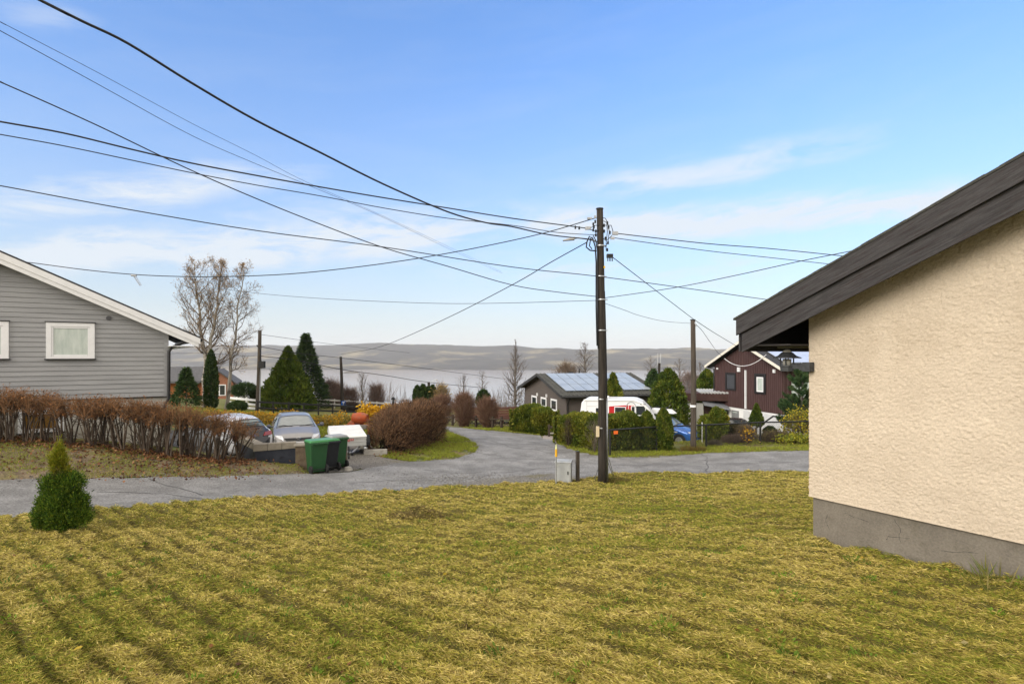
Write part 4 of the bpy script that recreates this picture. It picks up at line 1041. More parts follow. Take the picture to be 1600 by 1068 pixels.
def wire(name, label, pts, d0, d1, r, mat=WIREM, seg=5):
    A = P(pts[0][0], pts[0][1], d0); B = P(pts[-1][0], pts[-1][1], d1)
    W = []
    for i, (px, py) in enumerate(pts):
        k = (px-800)/FP               # plan line A-B met by the column of this pixel
        dx, dy = B.x-A.x, B.y-A.y; den = dx-k*dy
        t = (k*A.y-A.x)/den if abs(den) > 1e-6 else i/(len(pts)-1)
        y = A.y+dy*t; W.append(P(px, py, y))
    if pts[0][0] <= 0:                # runs on beyond the edge of the picture
        W.insert(0, W[0]+(W[0]-W[1]).normalized()*9)
    if pts[-1][0] >= 1280: W.append(W[-1]+(W[-1]-W[-2]).normalized()*9)
    out = []
    n = len(W)
    for i in range(n-1):
        p0, p1, p2, p3 = W[max(i-1, 0)], W[i], W[i+1], W[min(i+2, n-1)]
        for s in range(seg):
            t = s/seg
            out.append(.5*((2*p1)+(p2-p0)*t+(2*p0-5*p1+4*p2-p3)*t*t+(3*p1-p0-3*p2+p3)*t**3))
    out.append(W[-1])
    m = MB(); m.tube(out, r, 6); o = m.build(name, mat, None, smooth=True); tag(o, label, 'power line', 'overhead wires'); return o
TD = MP.y
wire('power_line', 'thickest black twisted cable sweeping down steeply from the top edge of the sky', [(-40, -52), (62, 0), (130, 34), (200, 68), (300, 130), (400, 188), (500, 238), (600, 288), (700, 331), (760, 348), (800, 354), (860, 367), (925, 374)], 6.0, TD, .0165)
wire('power_line', 'thick wire meeting the pole at its upper clamp, upper of the close pair', [(-120, 168), (0, 190), (100, 208), (200, 232), (300, 255), (400, 274), (500, 292), (600, 309), (700, 325), (800, 341), (890, 353), (919, 357)], 9.5, TD, .0155)
wire('power_line', 'thinner wire just below the thick one, lower of the close pair', [(-120, 189), (0, 210), (100, 228), (200, 249), (300, 270), (400, 289), (500, 306), (600, 325), (700, 341), (800, 352), (870, 363), (930, 367)], 9.8, TD, .010)
wire('telephone_line', 'long sagging wire that passes behind the main pole below the lamp', [(-120, 270), (0, 290), (200, 327), (400, 360), (600, 386), (800, 417), (938, 432), (1100, 454), (1200, 468), (1290, 478)], 11, 21, .0115)
wire('telephone_line', 'wire dropping steeply across the other lines to the middle of the main pole', [(-120, 78), (0, 128), (150, 195), (290, 262), (400, 310), (500, 350), (600, 387), (700, 416), (800, 445), (870, 456), (932, 463)], 8.5, TD, .0105)
wire('telephone_line', 'fine wire high in the sky, lower of the two finest lines', [(-80, 4), (0, 48), (150, 130), (300, 212), (400, 256), (500, 297), (600, 340), (700, 388), (785, 427)], 9, 48, .0065)
wire('telephone_line', 'fine wire high in the sky, upper of the two finest lines', [(-80, -10), (0, 34), (150, 112), (300, 193), (400, 243), (480, 285), (600, 338), (700, 385), (783, 424)], 9, 48.3, .005)
wire('service_cable', 'sagging cable from the clapboard house roof up to the main pole top', [(38, 409), (62, 412), (130, 421), (200, 428), (270, 431.5), (350, 432), (450, 428), (550, 418), (650, 404), (750, 386), (850, 364), (932, 340)], 19.2, TD, .0145)
wire('service_cable', 'cable falling from the main pole to the slim pole with blue sign', [(533, 553), (575, 546), (615, 534), (700, 496), (800, 445), (860, 410), (916, 379)], 52, TD, .015)
wire('power_line', 'upper wire leaving the main pole toward the stucco house roof', [(958, 364), (1100, 380), (1200, 388), (1318, 400), (1420, 412)], TD, 22, .0145)
wire('power_line', 'lower wire leaving the main pole toward the stucco house roof', [(956, 371), (1100, 391), (1200, 402), (1300, 413), (1420, 428)], TD, 22.3, .0115)
wire('service_cable', 'wire climbing from the main pole and crossing the others above the dark roof boards', [(946, 465), (1050, 450), (1150, 430), (1250, 408), (1340, 390), (1420, 372)], TD, 12.5, .010)
wire('service_cable', 'wire from the black fuse switch past the banded pole top', [(955, 400), (1020, 450), (1083, 498)], TD, 26.4, .0125)
wire('service_cable', 'wire from the banded pole top to the brown house gable', [(1083, 498), (1115, 519), (1150, 540)], 26.5, 38.9, .0145)
wire('service_cable', 'slack grey wire hanging from the banded pole to the brown house eave', [(1084, 504), (1096, 515), (1108, 532), (1122, 551), (1134, 560)], 26.5, 42.0, .012)
wire('telephone_line', 'nearly level faint wire ending low on the main pole', [(330, 449), (412, 459), (500, 466), (600, 471), (700, 474), (800, 473), (938, 469)], 26, TD, .0085)
wire('telephone_line', 'faint slack wire between the main pole and the banded pole', [(946, 474), (975, 484), (1000, 493), (1040, 502), (1082, 505)], TD, 26.5, .007)
wire('power_line', 'far wire running down past the slim pole over the lake', [(405, 541), (470, 552), (534, 559), (600, 567), (700, 580), (790, 592)], 45, 75, .022)
wire('power_line', 'far twisted cable running below the slim pole top to the street lamp', [(405, 556), (460, 562), (534, 577), (600, 586), (670, 597), (760, 606)], 45, 72, .030)
wire('power_line', 'topmost far wire fading in front of the hills', [(405, 522), (470, 531), (540, 540), (640, 551)], 45, 72, .016)
wire('service_cable', 'faint far wire behind the wall corner of the clapboard house', [(255, 552), (330, 552), (403, 556), (455, 548)], 30, 55, .012)
def wire_spacer():
    a = P(209, 431, 17.8); m = MB(); m.tube([a, P(219, 446, 17.8)], .014, 6); m.tube([a+Vector((.06, 0, 0)), P(221, 445.5, 17.8)], .008, 6); m.tube([P(205, 430, 17.8), P(213, 431, 17.8)], .03, 6)
    o = m.build('wire_spacer', GALV); tag(o, 'small metal strut hanging from the cable above the clapboard house roof', 'cable fitting')
wire_spacer()

# ------------------------------------------------------------------ roadside cabinet, marker, posts
def cabinet():
    p = gp(880, 758); p.y -= .0
    f = Frame('utility_cabinet', p, R(-14), 'grey metal utility cabinet at the lawn edge left of the short post', 'cabinet')
    CAB = mk('cabinet_grey', (.33, .34, .34), (.42, .43, .42), rough=.5, scale=2.2, c3=(.22, .21, .18), s3=3, metal=.2)
    z = f.loc(P(880, 720, p.y)).z
    m = MB(); m.box(-.23, .26, -.16, .16, -.15, z-.03); m.build('body', CAB, f, bevel=.008)
    m = MB(); m.hexa([(-.25, -.18, z-.028), (.28, -.18, z-.028), (.28, .18, z-.028), (-.25, .18, z-.028)], [(-.25, -.18, z), (.28, -.18, z), (.28, .18, z+.04), (-.25, .18, z+.04)]); m.build('lid', CAB, f, bevel=.004)
    m = MB(); m.box(-.20, .23, -.168, -.162, .06, z-.07); d = m.build('door', CAB, f, bevel=.003); m = MB(); m.box(.16, .19, -.185, -.17, z*.5, z*.5+.1); m.build('handle', BLACKM, d)
    p2 = gp(869, 761)
    g = Frame('marker_post', p2, 0, 'slim snow marker post with yellow reflector band in front of the cabinet', 'marker post')
    m = MB(); m.tube([(0, 0, -.1), g.loc(P(869, 712, p2.y))], .022, 8); m.build('post', GALV, g)
    m = MB(); m.tube([g.loc(P(869, 713, p2.y)), g.loc(P(869, 701.5, p2.y))], .037, 10); m.build('yellow_band', mk('marker_yellow', (.70, .38, .02), rough=.5), g)
    m = MB(); m.tube([g.loc(P(869, 701, p2.y)), g.loc(P(869, 699.5, p2.y)), g.loc(P(869, 693, p2.y))], [.032, .03, .006], 10); m.build('tip', mk('marker_tip', (.62, .66, .30), rough=.4), g)
    p3 = gp(902.5, 757); g = Frame('bollard', p3, R(20), 'short dark square wooden post between cabinet and utility pole', 'post')
    z = g.loc(P(902.5, 705, p3.y)).z; m = MB(); m.box(-.05, .05, -.05, .05, -.2, z); m.build('post', POLEG, g, bevel=.006); m = MB(); m.box(-.052, .052, -.052, .052, z+.001, z+.018); m.build('cap', BLACKM, g)
cabinet()
def stake():
    a = gp(301, 718); m = MB(); m.tube([a-Vector((0, 0, .1)), P(295.5, 692, a.y+.1)], .022, 8); o = m.build('stake', mk('pale_stake', (.60, .55, .42), (.66, .62, .5), rough=.7, scale=4)); tag(o, 'leaning pale wooden stake in the bank before the bare hedge', 'stake')
    a = gd(576.5, 24.6); f = Frame('stake', a, 0, 'thin rust-orange stake beside the covered trailer', 'stake')
    m = MB(); m.tube([(0, 0, -.2), f.loc(P(577, 655, 24.6))], .028, 8); m.build('post', mk('rust_orange', (.42, .15, .04), (.30, .10, .03), rough=.8, scale=8), f); m = MB(); m.box(-.06, .06, -.03, .03, .55, .62); m.build('clip', GALV, f)
stake()

# ------------------------------------------------------------------ low wall, pillars and waste bins
def yard_walls():
    a = gd(398, 18.75); b = gd(463, 19.15)
    ang = math.atan2(b.y-a.y, b.x-a.x); f = Frame('retaining_wall', a, ang, 'low navy retaining wall with pale concrete coping in front of the parked cars', 'wall')
    w = (b-a).length; zt0 = f.loc(P(398, 705, a.y)).z; zt1 = f.loc(P(463, 699.5, b.y)).z; zc0 = f.loc(P(398, 694, a.y)).z; zc1 = f.loc(P(463, 690, b.y)).z
    m = MB(); m.hexa([(0, 0, -.6), (w, 0, -.9), (w, .2, -.9), (0, .2, -.6)], [(0, 0, zt0), (w, 0, zt1), (w, .2, zt1), (0, .2, zt0)])
    t_ = f.loc(gd(378, 20.8)); m.hexa([(0, .2, -.6), (.2, .2, -.6), (t_.x+.1, t_.y, -.4), (t_.x-.1, t_.y, -.4)], [(0, .2, zt0), (.2, .2, zt0), (t_.x+.1, t_.y, zt0+.015), (t_.x-.1, t_.y, zt0+.015)])
    m.build('wall', mk('navy_membrane', (.020, .024, .036), (.034, .038, .052), rough=.6, scale=2.5, c3=(.012, .014, .02), s3=4), f)
    CP_ = mk('coping_stone', (.21, .185, .145), (.28, .25, .20), rough=.9, scale=5, bump=.3)
    n = 3
    for k in range(n):
        x0, x1 = -.05+k*(w+.03)/n+.006, -.05+(k+1)*(w+.03)/n-.006; t0, t1 = max(0, x0/w), x1/w
        za, zb = zt0+(zt1-zt0)*t0, zt0+(zt1-zt0)*t1; ya, yb = zc0+(zc1-zc0)*t0, zc0+(zc1-zc0)*t1
        m = MB(); m.hexa([(x0, -.04, za+.002), (x1, -.04, zb+.002), (x1, .26, zb+.002), (x0, .26, za+.002)], [(x0, -.04, ya), (x1, -.04, yb), (x1, .26, yb), (x0, .26, ya)]); m.build('coping', CP_, f, bevel=.008)
    m = MB(); m.hexa([(-.05, .27, zt0+.004), (.25, .27, zt0+.004), (t_.x+.15, t_.y, zt0+.02), (t_.x-.15, t_.y, zt0+.02)], [(-.05, .27, zc0), (.25, .27, zc0), (t_.x+.15, t_.y, zc0+.02), (t_.x-.15, t_.y, zc0+.02)]); m.build('coping', CP_, f, bevel=.008)
    PB = mk('block_pillar', (.085, .06, .038), (.15, .115, .08), rough=.95, scale=5, bump=.6, c3=(.13, .11, .03), s3=2.4)
    for (x0, x1, py0, py1, d, lab) in ((462, 482.5, 735, 694, 18.95, 'stubby brown block pillar with pale cap left of the green bins'), (529, 541, 736, 685, 19.9, 'narrow dark block pillar right of the rear green bin')):
        p = gd((x0+x1)/2, d); g = Frame('gate_pillar', p, ang*.6, lab, 'pillar'); hw = (x1-x0)/2/FP*d; z = g.loc(P(470, py1, d)).z
        m = MB(); m.box(-hw, hw, 0, .42, -.3, z-.06); m.build('shaft', PB, g, bevel=.015)
        m = MB(); m.box(-hw-.05, hw+.05, -.05, .47, z-.058, z); m.build('cap_stone', CP_, g, bevel=.01)
yard_walls()
GREENP = mk('bin_green', (.014, .064, .021), (.021, .080, .027), rough=.45, scale=3, spec=.4)
GREENL = mk('bin_lid_lit_green', (.035, .19, .055), (.05, .22, .07), rough=.35, scale=3, spec=.5)  # brighter than the body green: light on the lid tops painted in
BLACKP = mk('bin_black', (.012, .014, .018), (.02, .022, .026), rough=.5, scale=3)
GREYP = mk('bin_lid_grey', (.22, .23, .23), (.28, .29, .29), rough=.5, scale=3)
def wheelie(px, d, ang, body, lid, label, s=1.0):
    f = Frame('wheelie_bin', gd(px, d, .012), ang, label, 'bin', 'waste bins beside the gate pillar')
    h = 1.0*s
    m = MB(); m.hexa([(-.24, -.22, .05), (.17, -.22, .05), (.17, .22, .05), (-.24, .22, .05)], [(-.33, -.285, h), (.30, -.285, h), (.30, .285, h), (-.33, .285, h)])
    m.box(-.345, .315, -.30, .30, h-.03, h+.012); m.build('body', body, f, bevel=.02)
    m = MB(); m.hexa([(-.36, -.30, h+.016), (.30, -.30, h+.016), (.30, .30, h+.016), (-.36, .30, h+.016)], [(-.31, -.26, h+.075), (.27, -.26, h+.085), (.27, .26, h+.085), (-.31, .26, h+.075)])
    m.build('lid', lid, f, bevel=.015)
    m = MB(); m.tube([(.39, -.25, h-.005), (.39, .25, h-.005)], .018, 8)
    for y in (-.25, -.09, .09, .25): m.box(.30, .40, y-.02, y+.02, h-.045, h+.02)
    m.build('handle', body, f)
    for y in (-.26, .26):
        m = MB(); m.lathe([(.07, -.035), (.135, -.032), (.14, 0), (.135, .032), (.07, .035)], (.22, y, .14), 'y', 18); w = m.build('wheel', RUBBER, f)
        m = MB(); m.lathe([(.05, -.039), (.05, .039)], (.22, y, .14), 'y', 12); m.build('hub', BLACKP, w)
    m = MB(); m.tube([(.22, -.24, .14), (.22, .24, .14)], .014, 6); m.build('axle', BLACKM, f)
wheelie(494.5, 18.75, R(-52), GREENP, GREENL, 'green wheelie bin with green lid standing against the stubby pillar')
wheelie(513, 19.25, R(-50), BLACKP, GREENL, 'black wheelie bin with bright green lid squeezed between two green bins', .98)
wheelie(526, 19.75, R(-50), GREENP, GREYP, 'green wheelie bin with grey lid beside the narrow dark pillar', 1.05)
def kerbs():
    for (x0, y0, x1, y1, lab) in ((568.5, 713, 605, 711, 'weathered concrete kerb block under the clipped brown hedge'),):
        a = gd(x0, 22.7); b = gd(x1, 22.9); f = Frame('kerb_block', a, math.atan2(b.y-a.y, b.x-a.x), lab, 'kerb'); w = (b-a).length
        m = MB(); m.box(0, w, 0, .16, -.1, .2); m.build('block', CONC, f, bevel=.02); m = MB(); m.box(-.02, .13, .165, 1.6, -.1, .22); m.build('side_block', CONC, f, bevel=.02)
    m = MB(); r = random.Random(5); p = gd(577, 22.4)
    a = gp(544, 735); m = MB(); m.lathe([(.15, -.05), (.17, .02), (.12, .12), (.03, .15)], a, n=9); o = m.build('stone', CONC, None); tag(o, 'small dark stone on the gravel beside the bins', 'stone')
    a = gd(571, 23.6); m = MB(); m.hexa([(a.x-.3, a.y, a.z-.05), (a.x+.1, a.y-.1, a.z-.05), (a.x+.15, a.y+.15, a.z-.05), (a.x-.3, a.y+.2, a.z-.05)], [(a.x-.25, a.y+.03, a.z+.1), (a.x+.1, a.y-.05, a.z+.16), (a.x+.12, a.y+.12, a.z+.15), (a.x-.25, a.y+.15, a.z+.1)]); o = m.build('stone', CONC, None, bevel=.02); tag(o, 'pale flat rubble stone between trailer and brown hedge', 'stone')
kerbs()
def litter():
    p = gp(936, 818); m = MB(); z = p.z+.05
    m.quad((p.x-.05, p.y-.03, z), (p.x+.02, p.y-.05, z+.05), (p.x+.05, p.y+.02, z+.03), (p.x-.02, p.y+.05, z+.06)); m.quad((p.x-.02, p.y+.05, z+.06), (p.x+.05, p.y+.02, z+.03), (p.x+.09, p.y+.03, z+.01), (p.x+.03, p.y+.08, z))
    o = m.build('paper_scrap', WHITE); tag(o, 'crumpled white scrap of paper on the mown lawn', 'litter')
litter()

# ------------------------------------------------------------------ vehicles
def smooth1(a, n=2):
    for _ in range(n):
        b = a.copy(); b[1:-1] = (a[:-2]+2*a[1:-1]+a[2:])/4; a = b
    return a
def car(f, st, paint, glass=GLASS, ws=None, rw=None, sw=(), tail=None, tailmat=None, wheels=(.8, 3.3), wr=.31, belt=(4.18, 4.86)):
    """st rows: x, underside, shoulder z, half width, top z, top half width. The nose is at x = 0, +x runs to the tail"""
    st = np.array(st); X = np.linspace(st[0, 0], st[-1, 0], 84)
    C = [smooth1(np.interp(X, st[:, 0], st[:, k]), 3) for k in range(1, 6)]
    T = np.linspace(0, 7, 36); rings = []
    for i in range(len(X)):
        zb, zs, hw, zr, hr = [c[i] for c in C]
        cy = np.array([0, hw*.86, hw*.985, hw, hw*.965, hr, hr*.78, 0]); cz = np.array([zb, zb, zb+.16, zb+(zs-zb)*.6, zs, zr-.065, zr-.012, zr+.015])
        rings.append(np.stack([np.full(36, X[i]), smooth1(np.interp(T, range(8), cy), 2), smooth1(np.interp(T, range(8), cz), 2)], 1))
    Rg = np.array(rings); body, tl = MB(), MB(); G_ = {}
    def pick(nm, *key): return G_.setdefault((nm,)+key, MB())
    tailf = tail
    for i in range(len(X)-1):
        xm = (X[i]+X[i+1])/2
        for j in range(35):
            tm = (T[j]+T[j+1])/2; a, b, c, d = Rg[i, j], Rg[i+1, j], Rg[i+1, j+1], Rg[i, j+1]
            k = body
            if ws and ws[0] < xm < ws[1] and tm > 4.95: k = pick('windscreen') if (ws[0]+.07 < xm < ws[1]-.06 and tm > 5.22) else pick('windscreen_seal')
            elif rw and rw[0] < xm < rw[1] and tm > 5.0: k = pick('rear_window') if (rw[0]+.04 < xm < rw[1]-.03 and tm > 5.22) else pick('rear_window_seal')
            elif tail and xm > tail and tm > 4.6: k = tl
            else:
                for q, (s0, s1) in enumerate(sw):
                    if s0 < xm < s1 and belt[0] < tm < belt[1]: k = None; kq = q
            for s in (1, -1): (k if k is not None else pick('side_window', kq, s)).quad(*[(v[0], v[1]*s, v[2]) for v in ((a, b, c, d) if s == 1 else (d, c, b, a))])
    for e, i in ((0, 0), (1, len(X)-1)):
        kk = tl if (e and tail) else body
        for j in range(35):
            kk.quad(*[tuple(v) for v in (Rg[i, j], Rg[i, j+1], Rg[i, j+1]*[1, -1, 1], Rg[i, j]*[1, -1, 1])])
    def merged(mb, name, mat):
        o = mb.build(name, mat, f); import bmesh; bm = bmesh.new(); bm.from_mesh(o.data); bmesh.ops.remove_doubles(bm, verts=bm.verts, dist=1e-4)
        bmesh.ops.recalc_face_normals(bm, faces=bm.faces); bm.to_mesh(o.data); bm.free(); o.data.shade_smooth(); return o
    merged(body, 'body', paint); [merged(v, q[0], BLACKM if q[0].endswith('seal') else glass) for q, v in G_.items()]
    if tail: merged(tl, 'tailgate', tailmat)
    hw = st[:, 3].max()
    for x in wheels:
        for s in (1, -1):
            m = MB(); m.lathe([(wr*.66, -.09), (wr*.95, -.085), (wr, -.05), (wr, .05), (wr*.95, .085), (wr*.66, .09)], (x, s*(hw-.075), wr), 'y', 26); w = m.build('wheel', RUBBER, f, smooth=True)
            m = MB(); m.lathe([(wr*.64, -.095), (wr*.55, -.098), (wr*.2, -.085), (wr*.2, .085), (wr*.55, .098), (wr*.64, .095)], (x, s*(hw-.075), wr), 'y', 22); m.build('rim', GALV, w)
        for s in (1, -1):
            m = MB(); m.lathe([(wr*1.15, -.005), (wr*1.15, .006)], (x, s*(hw-.004), wr+.01), 'y', 24); m.build('wheel_arch', BLACKM, f)
    return X, C
def placed(px, d, heading, L, name, label, back=False, dz=0.0):
    """root at the middle of the visible end; local +x runs from nose to tail"""
    p = gd(px, d, dz); h = Vector(heading).normalized()
    if back: p = on(p.x+h.x*L, p.y+h.y*L)
    return Frame(name, p+Vector((0, 0, .02)), math.atan2(-h.y, -h.x), label, 'car')
def silver_car():
    L = 4.2
    f = placed(466, 21.9, (.41, -.91), L, 'parked_car', 'silver-grey hatchback parked nose out behind the navy wall', dz=.03)
    SIL = mk('silver_paint', (.225, .217, .213), (.25, .242, .237), rough=.35, metal=.25, scale=2, coat=.7)
    car(f, [(0, .24, .55, .60, .60, .46), (.06, .2, .60, .74, .66, .6), (.16, .18, .66, .82, .72, .66), (.38, .17, .76, .86, .82, .70), (.9, .17, .89, .875, .95, .74), (1.1, .17, .92, .88, .99, .75), (1.95, .17, .95, .88, 1.38, .61), (2.5, .17, .96, .88, 1.43, .61),
            (3.25, .17, .97, .875, 1.41, .59), (3.7, .2, .96, .86, 1.28, .57), (4.0, .25, .94, .82, 1.04, .64), (4.14, .3, .85, .76, .92, .62), (4.2, .35, .75, .68, .8, .56)], SIL, ws=(1.14, 1.93), rw=(3.68, 3.98), sw=((1.5, 2.38), (2.46, 3.2)),
        glass=mk('windscreen_glass', (.16, .185, .19), (.22, .245, .25), rough=.05, spec=1.0, scale=2))
    for s in (1, -1):
        m = MB(); m.hexa([(.02, s*.50, .56), (.26, s*.81, .58), (.34, s*.84, .70), (.10, s*.52, .68)] , [(.12, s*.50, .66), (.34, s*.79, .72), (.46, s*.80, .79), (.24, s*.56, .78)]); m.build('headlight', LENS, f, bevel=.015)
        m = MB(); m.lathe([(.02, -.08), (.075, -.06), (.085, 0), (.07, .06), (.02, .085)], (1.42, s*1.0, 1.02), 'y', 12); m.box(1.38, 1.48, min(s*.84, s*.95), max(s*.84, s*.95), .97, 1.02); m.build('wing_mirror', mk('mirror_cap', (.10, .10, .115), rough=.3, metal=.4), f)
        m = MB(); m.hexa([(.02, s*.52, .33), (.06, s*.66, .33), (.16, s*.66, .33), (.12, s*.52, .33)], [(.0, s*.52, .43), (.05, s*.66, .43), (.16, s*.66, .43), (.12, s*.52, .43)]); m.build('fog_light', BLACKM, f)
        m = MB(); m.tube([(1.12, s*.12, 1.01), (1.22, s*.5-.05, 1.06), (1.2, s*.66, 1.045)], .012, 6); m.build('wiper', BLACKM, f)
    m = MB(); m.hexa([(-.02, -.42, .60), (-.02, .42, .60), (.14, .42, .60), (.14, -.42, .60)], [(.05, -.5, .69), (.05, .5, .69), (.2, .5, .69), (.2, -.5, .69)]); m.build('grille', BLACKM, f, bevel=.01)
    m = MB()
    for rx, rz, w in ((.085, .058, .014), (.035, .05, .010), (.06, .026, .010)):
        pts = [(-.012, rx*math.cos(a), .645+(.018 if rz == .026 else 0)+rz*math.sin(a)) for a in np.linspace(0, 2*math.pi, 19)]; m.tube(pts, w, 6, cap=False)
    m.build('emblem', CHROME, f)
    m = MB(); m.hexa([(-.02, -.5, .28), (-.02, .5, .28), (.1, .5, .28), (.1, -.5, .28)], [(-.03, -.55, .42), (-.03, .55, .42), (.1, .55, .42), (.1, -.55, .42)]); m.build('lower_intake', BLACKM, f, bevel=.01)
    m = MB(); m.box(-.035, -.02, -.26, .26, .44, .55); m.build('number_plate', WHITE, f)
silver_car()
def black_tail_car():
    L = 4.0
    f = placed(398, 21.3, (-.85, .53), L, 'parked_car', 'white compact car with black tailgate parked behind the end of the bare hedge', back=True)
    WP = mk('pearl_white', (.62, .63, .66), (.66, .67, .70), rough=.25, scale=2, coat=.6)
    BP = mk('gloss_black', (.012, .013, .016), (.018, .018, .022), rough=.2, scale=2, coat=.6)
    car(f, [(0, .3, .6, .6, .68, .45), (.12, .22, .7, .8, .80, .62), (.5, .18, .86, .87, .98, .7), (.95, .18, .95, .885, 1.08, .74), (1.7, .18, .96, .89, 1.50, .64), (2.3, .18, .95, .89, 1.58, .64), (3.1, .18, .98, .89, 1.53, .62), (3.45, .18, 1.0, .885, 1.43, .61),
            (3.72, .2, 1.0, .87, 1.10, .68), (3.86, .22, .95, .86, .98, .70), (3.95, .26, .78, .82, .82, .68), (4.0, .34, .52, .74, .56, .6)], WP, ws=(1.0, 1.68), rw=(3.42, 3.70), sw=((1.45, 2.2), (2.3, 3.3)), tail=3.71, tailmat=BP, wr=.34, wheels=(.75, 3.28),
        glass=mk('tinted_glass', (.10, .14, .15), (.14, .185, .195), rough=.05, spec=1, scale=2))
    for s in (1, -1):
        m = MB(); m.hexa([(3.99, s*.40, .80), (3.93, s*.80, .82), (3.8, s*.80, .82), (3.84, s*.40, .80)], [(3.93, s*.50, .93), (3.87, s*.78, .96), (3.76, s*.78, .96), (3.8, s*.5, .93)]); m.build('tail_light', REDL, f, bevel=.01)
    m = MB(); m.lathe([(.075, -.03), (.075, .012)], (3.945, 0, .86), 'x', 18); e = m.build('emblem', CHROME, f)
    m = MB(); m.lathe([(.055, -.01), (.055, .016)], (3.945, 0, .86), 'x', 18); m.build('roundel', mk('roundel_blue', (.03, .16, .55), rough=.3), e)
    m = MB(); m.box(3.62, 3.74, -.5, .5, 1.30, 1.33); m.hexa([(3.72, -.35, 1.09), (3.78, -.35, 1.07), (3.78, .35, 1.07), (3.72, .35, 1.09)], [(3.72, -.35, 1.12), (3.79, -.35, 1.10), (3.79, .35, 1.10), (3.72, .35, 1.12)]); m.build('spoiler', BP, f)
    m = MB(); m.box(3.985, 4.005, -.26, .26, .5, .6); m.build('number_plate', WHITE, f)
    m = MB(); m.box(3.94, 3.96, .6, .68, .72, .79); m.build('badge', CHROME, f)
black_tail_car()
def blue_car():
    L = 4.3
    f = placed(1092, 33.6, (.80, -.60), L, 'parked_car', 'bright blue car with loaded roof rack behind the wire fence')
    BL = mk('blue_paint', (.018, .10, .36), (.022, .115, .40), rough=.22, metal=.3, scale=2, coat=.7)
    car(f, [(0, .3, .62, .62, .70, .48), (.1, .24, .72, .8, .82, .62), (.4, .22, .86, .88, .94, .7), (1.0, .22, 1.0, .90, 1.10, .75), (1.15, .22, 1.02, .90, 1.15, .76), (1.75, .22, 1.04, .90, 1.56, .66), (2.4, .22, 1.05, .90, 1.64, .66), (3.5, .22, 1.06, .89, 1.62, .64), (4.0, .26, 1.05, .87, 1.45, .62), (4.2, .3, .95, .82, 1.1, .64), (4.3, .38, .75, .7, .8, .56)],
        BL, ws=(1.18, 1.73), rw=(3.98, 4.18), sw=((1.45, 2.35), (2.45, 3.3)), wr=.35, wheels=(.85, 3.45), glass=mk('sky_glass', (.12, .16, .18), (.16, .2, .22), rough=.05, spec=1, scale=2))
    for s in (1, -1):
        m = MB(); m.hexa([(.02, s*.5, .66), (.2, s*.78, .68), (.3, s*.8, .78), (.1, s*.5, .76)], [(.1, s*.5, .78), (.3, s*.77, .82), (.4, s*.78, .88), (.2, s*.52, .86)]); m.build('headlight', LENS, f, bevel=.015)
        m = MB(); m.lathe([(.02, -.08), (.08, -.06), (.09, 0), (.08, .06), (.02, .085)], (1.42, s*1.02, 1.08), 'y', 12); m.build('wing_mirror', BL, f)
        m = MB(); m.tube([(1.9, s*.62, 1.66), (2.0, s*.62, 1.72), (3.6, s*.62, 1.70), (3.7, s*.62, 1.66)], .02, 8); m.build('roof_rail', BLACKM, f)
    m = MB(); m.hexa([(-.02, -.4, .52), (-.02, .4, .52), (.1, .4, .52), (.1, -.4, .52)], [(.02, -.46, .66), (.02, .46, .66), (.14, .46, .66), (.14, -.46, .66)]); m.build('grille', BLACKM, f)
    for x in (2.1, 3.3):
        m = MB(); m.box(x-.03, x+.03, -.66, .66, 1.725, 1.76); m.build('cross_bar', BLACKM, f)
    g = Frame('roof_box', f.M @ Vector((2.6, 0, 1.765)), f.e.rotation_euler.z, 'white roof boxes strapped on top of the bright blue car', 'roof box')
    m = MB(); m.hexa([(-1.1, -.6, .02), (.95, -.6, .02), (.95, .0, .02), (-1.1, .0, .02)], [(-.8, -.54, .26), (.8, -.54, .30), (.8, -.05, .30), (-.8, -.05, .26)]); m.build('shell', WHITE, g, bevel=.05)
    m = MB(); m.hexa([(-.9, .04, .02), (1.2, .04, .02), (1.2, .6, .02), (-.9, .6, .02)], [(-.6, .08, .34), (1.0, .08, .36), (1.0, .55, .36), (-.6, .55, .34)]); m.build('shell', WHITE, g, bevel=.05)
    for x in (-.5, .1, .6):
        m = MB(); m.box(x-.03, x+.03, -.62, .62, .30, .375); m.build('strap', BLACKM, g)
blue_car()
def dark_car():
    f = placed(1163, 35.0, (-.15, -.98), 4.2, 'parked_car', 'black car mostly hidden behind the garden shrubs by the white basement')
    car(f, [(0, .3, .6, .6, .68, .45), (.12, .22, .7, .8, .80, .62), (.5, .18, .84, .87, .92, .7), (1.1, .18, .94, .885, 1.04, .74), (1.9, .18, .96, .89, 1.42, .62), (2.5, .18, .97, .89, 1.46, .62), (3.4, .18, .98, .88, 1.38, .6), (4.0, .25, .95, .84, 1.0, .66), (4.2, .36, .7, .7, .76, .56)], mk('black_paint', (.012, .012, .014), rough=.2, coat=.7), ws=(1.12, 1.88), rw=(3.45, 3.95), sw=((1.5, 2.3), (2.4, 3.2)))
    for s in (1, -1):
        m = MB(); m.hexa([(.02, s*.5, .62), (.2, s*.78, .64), (.3, s*.8, .72), (.1, s*.5, .7)], [(.1, s*.5, .7), (.3, s*.77, .76), (.4, s*.78, .8), (.2, s*.52, .8)]); m.build('headlight', LENS, f)
dark_car()
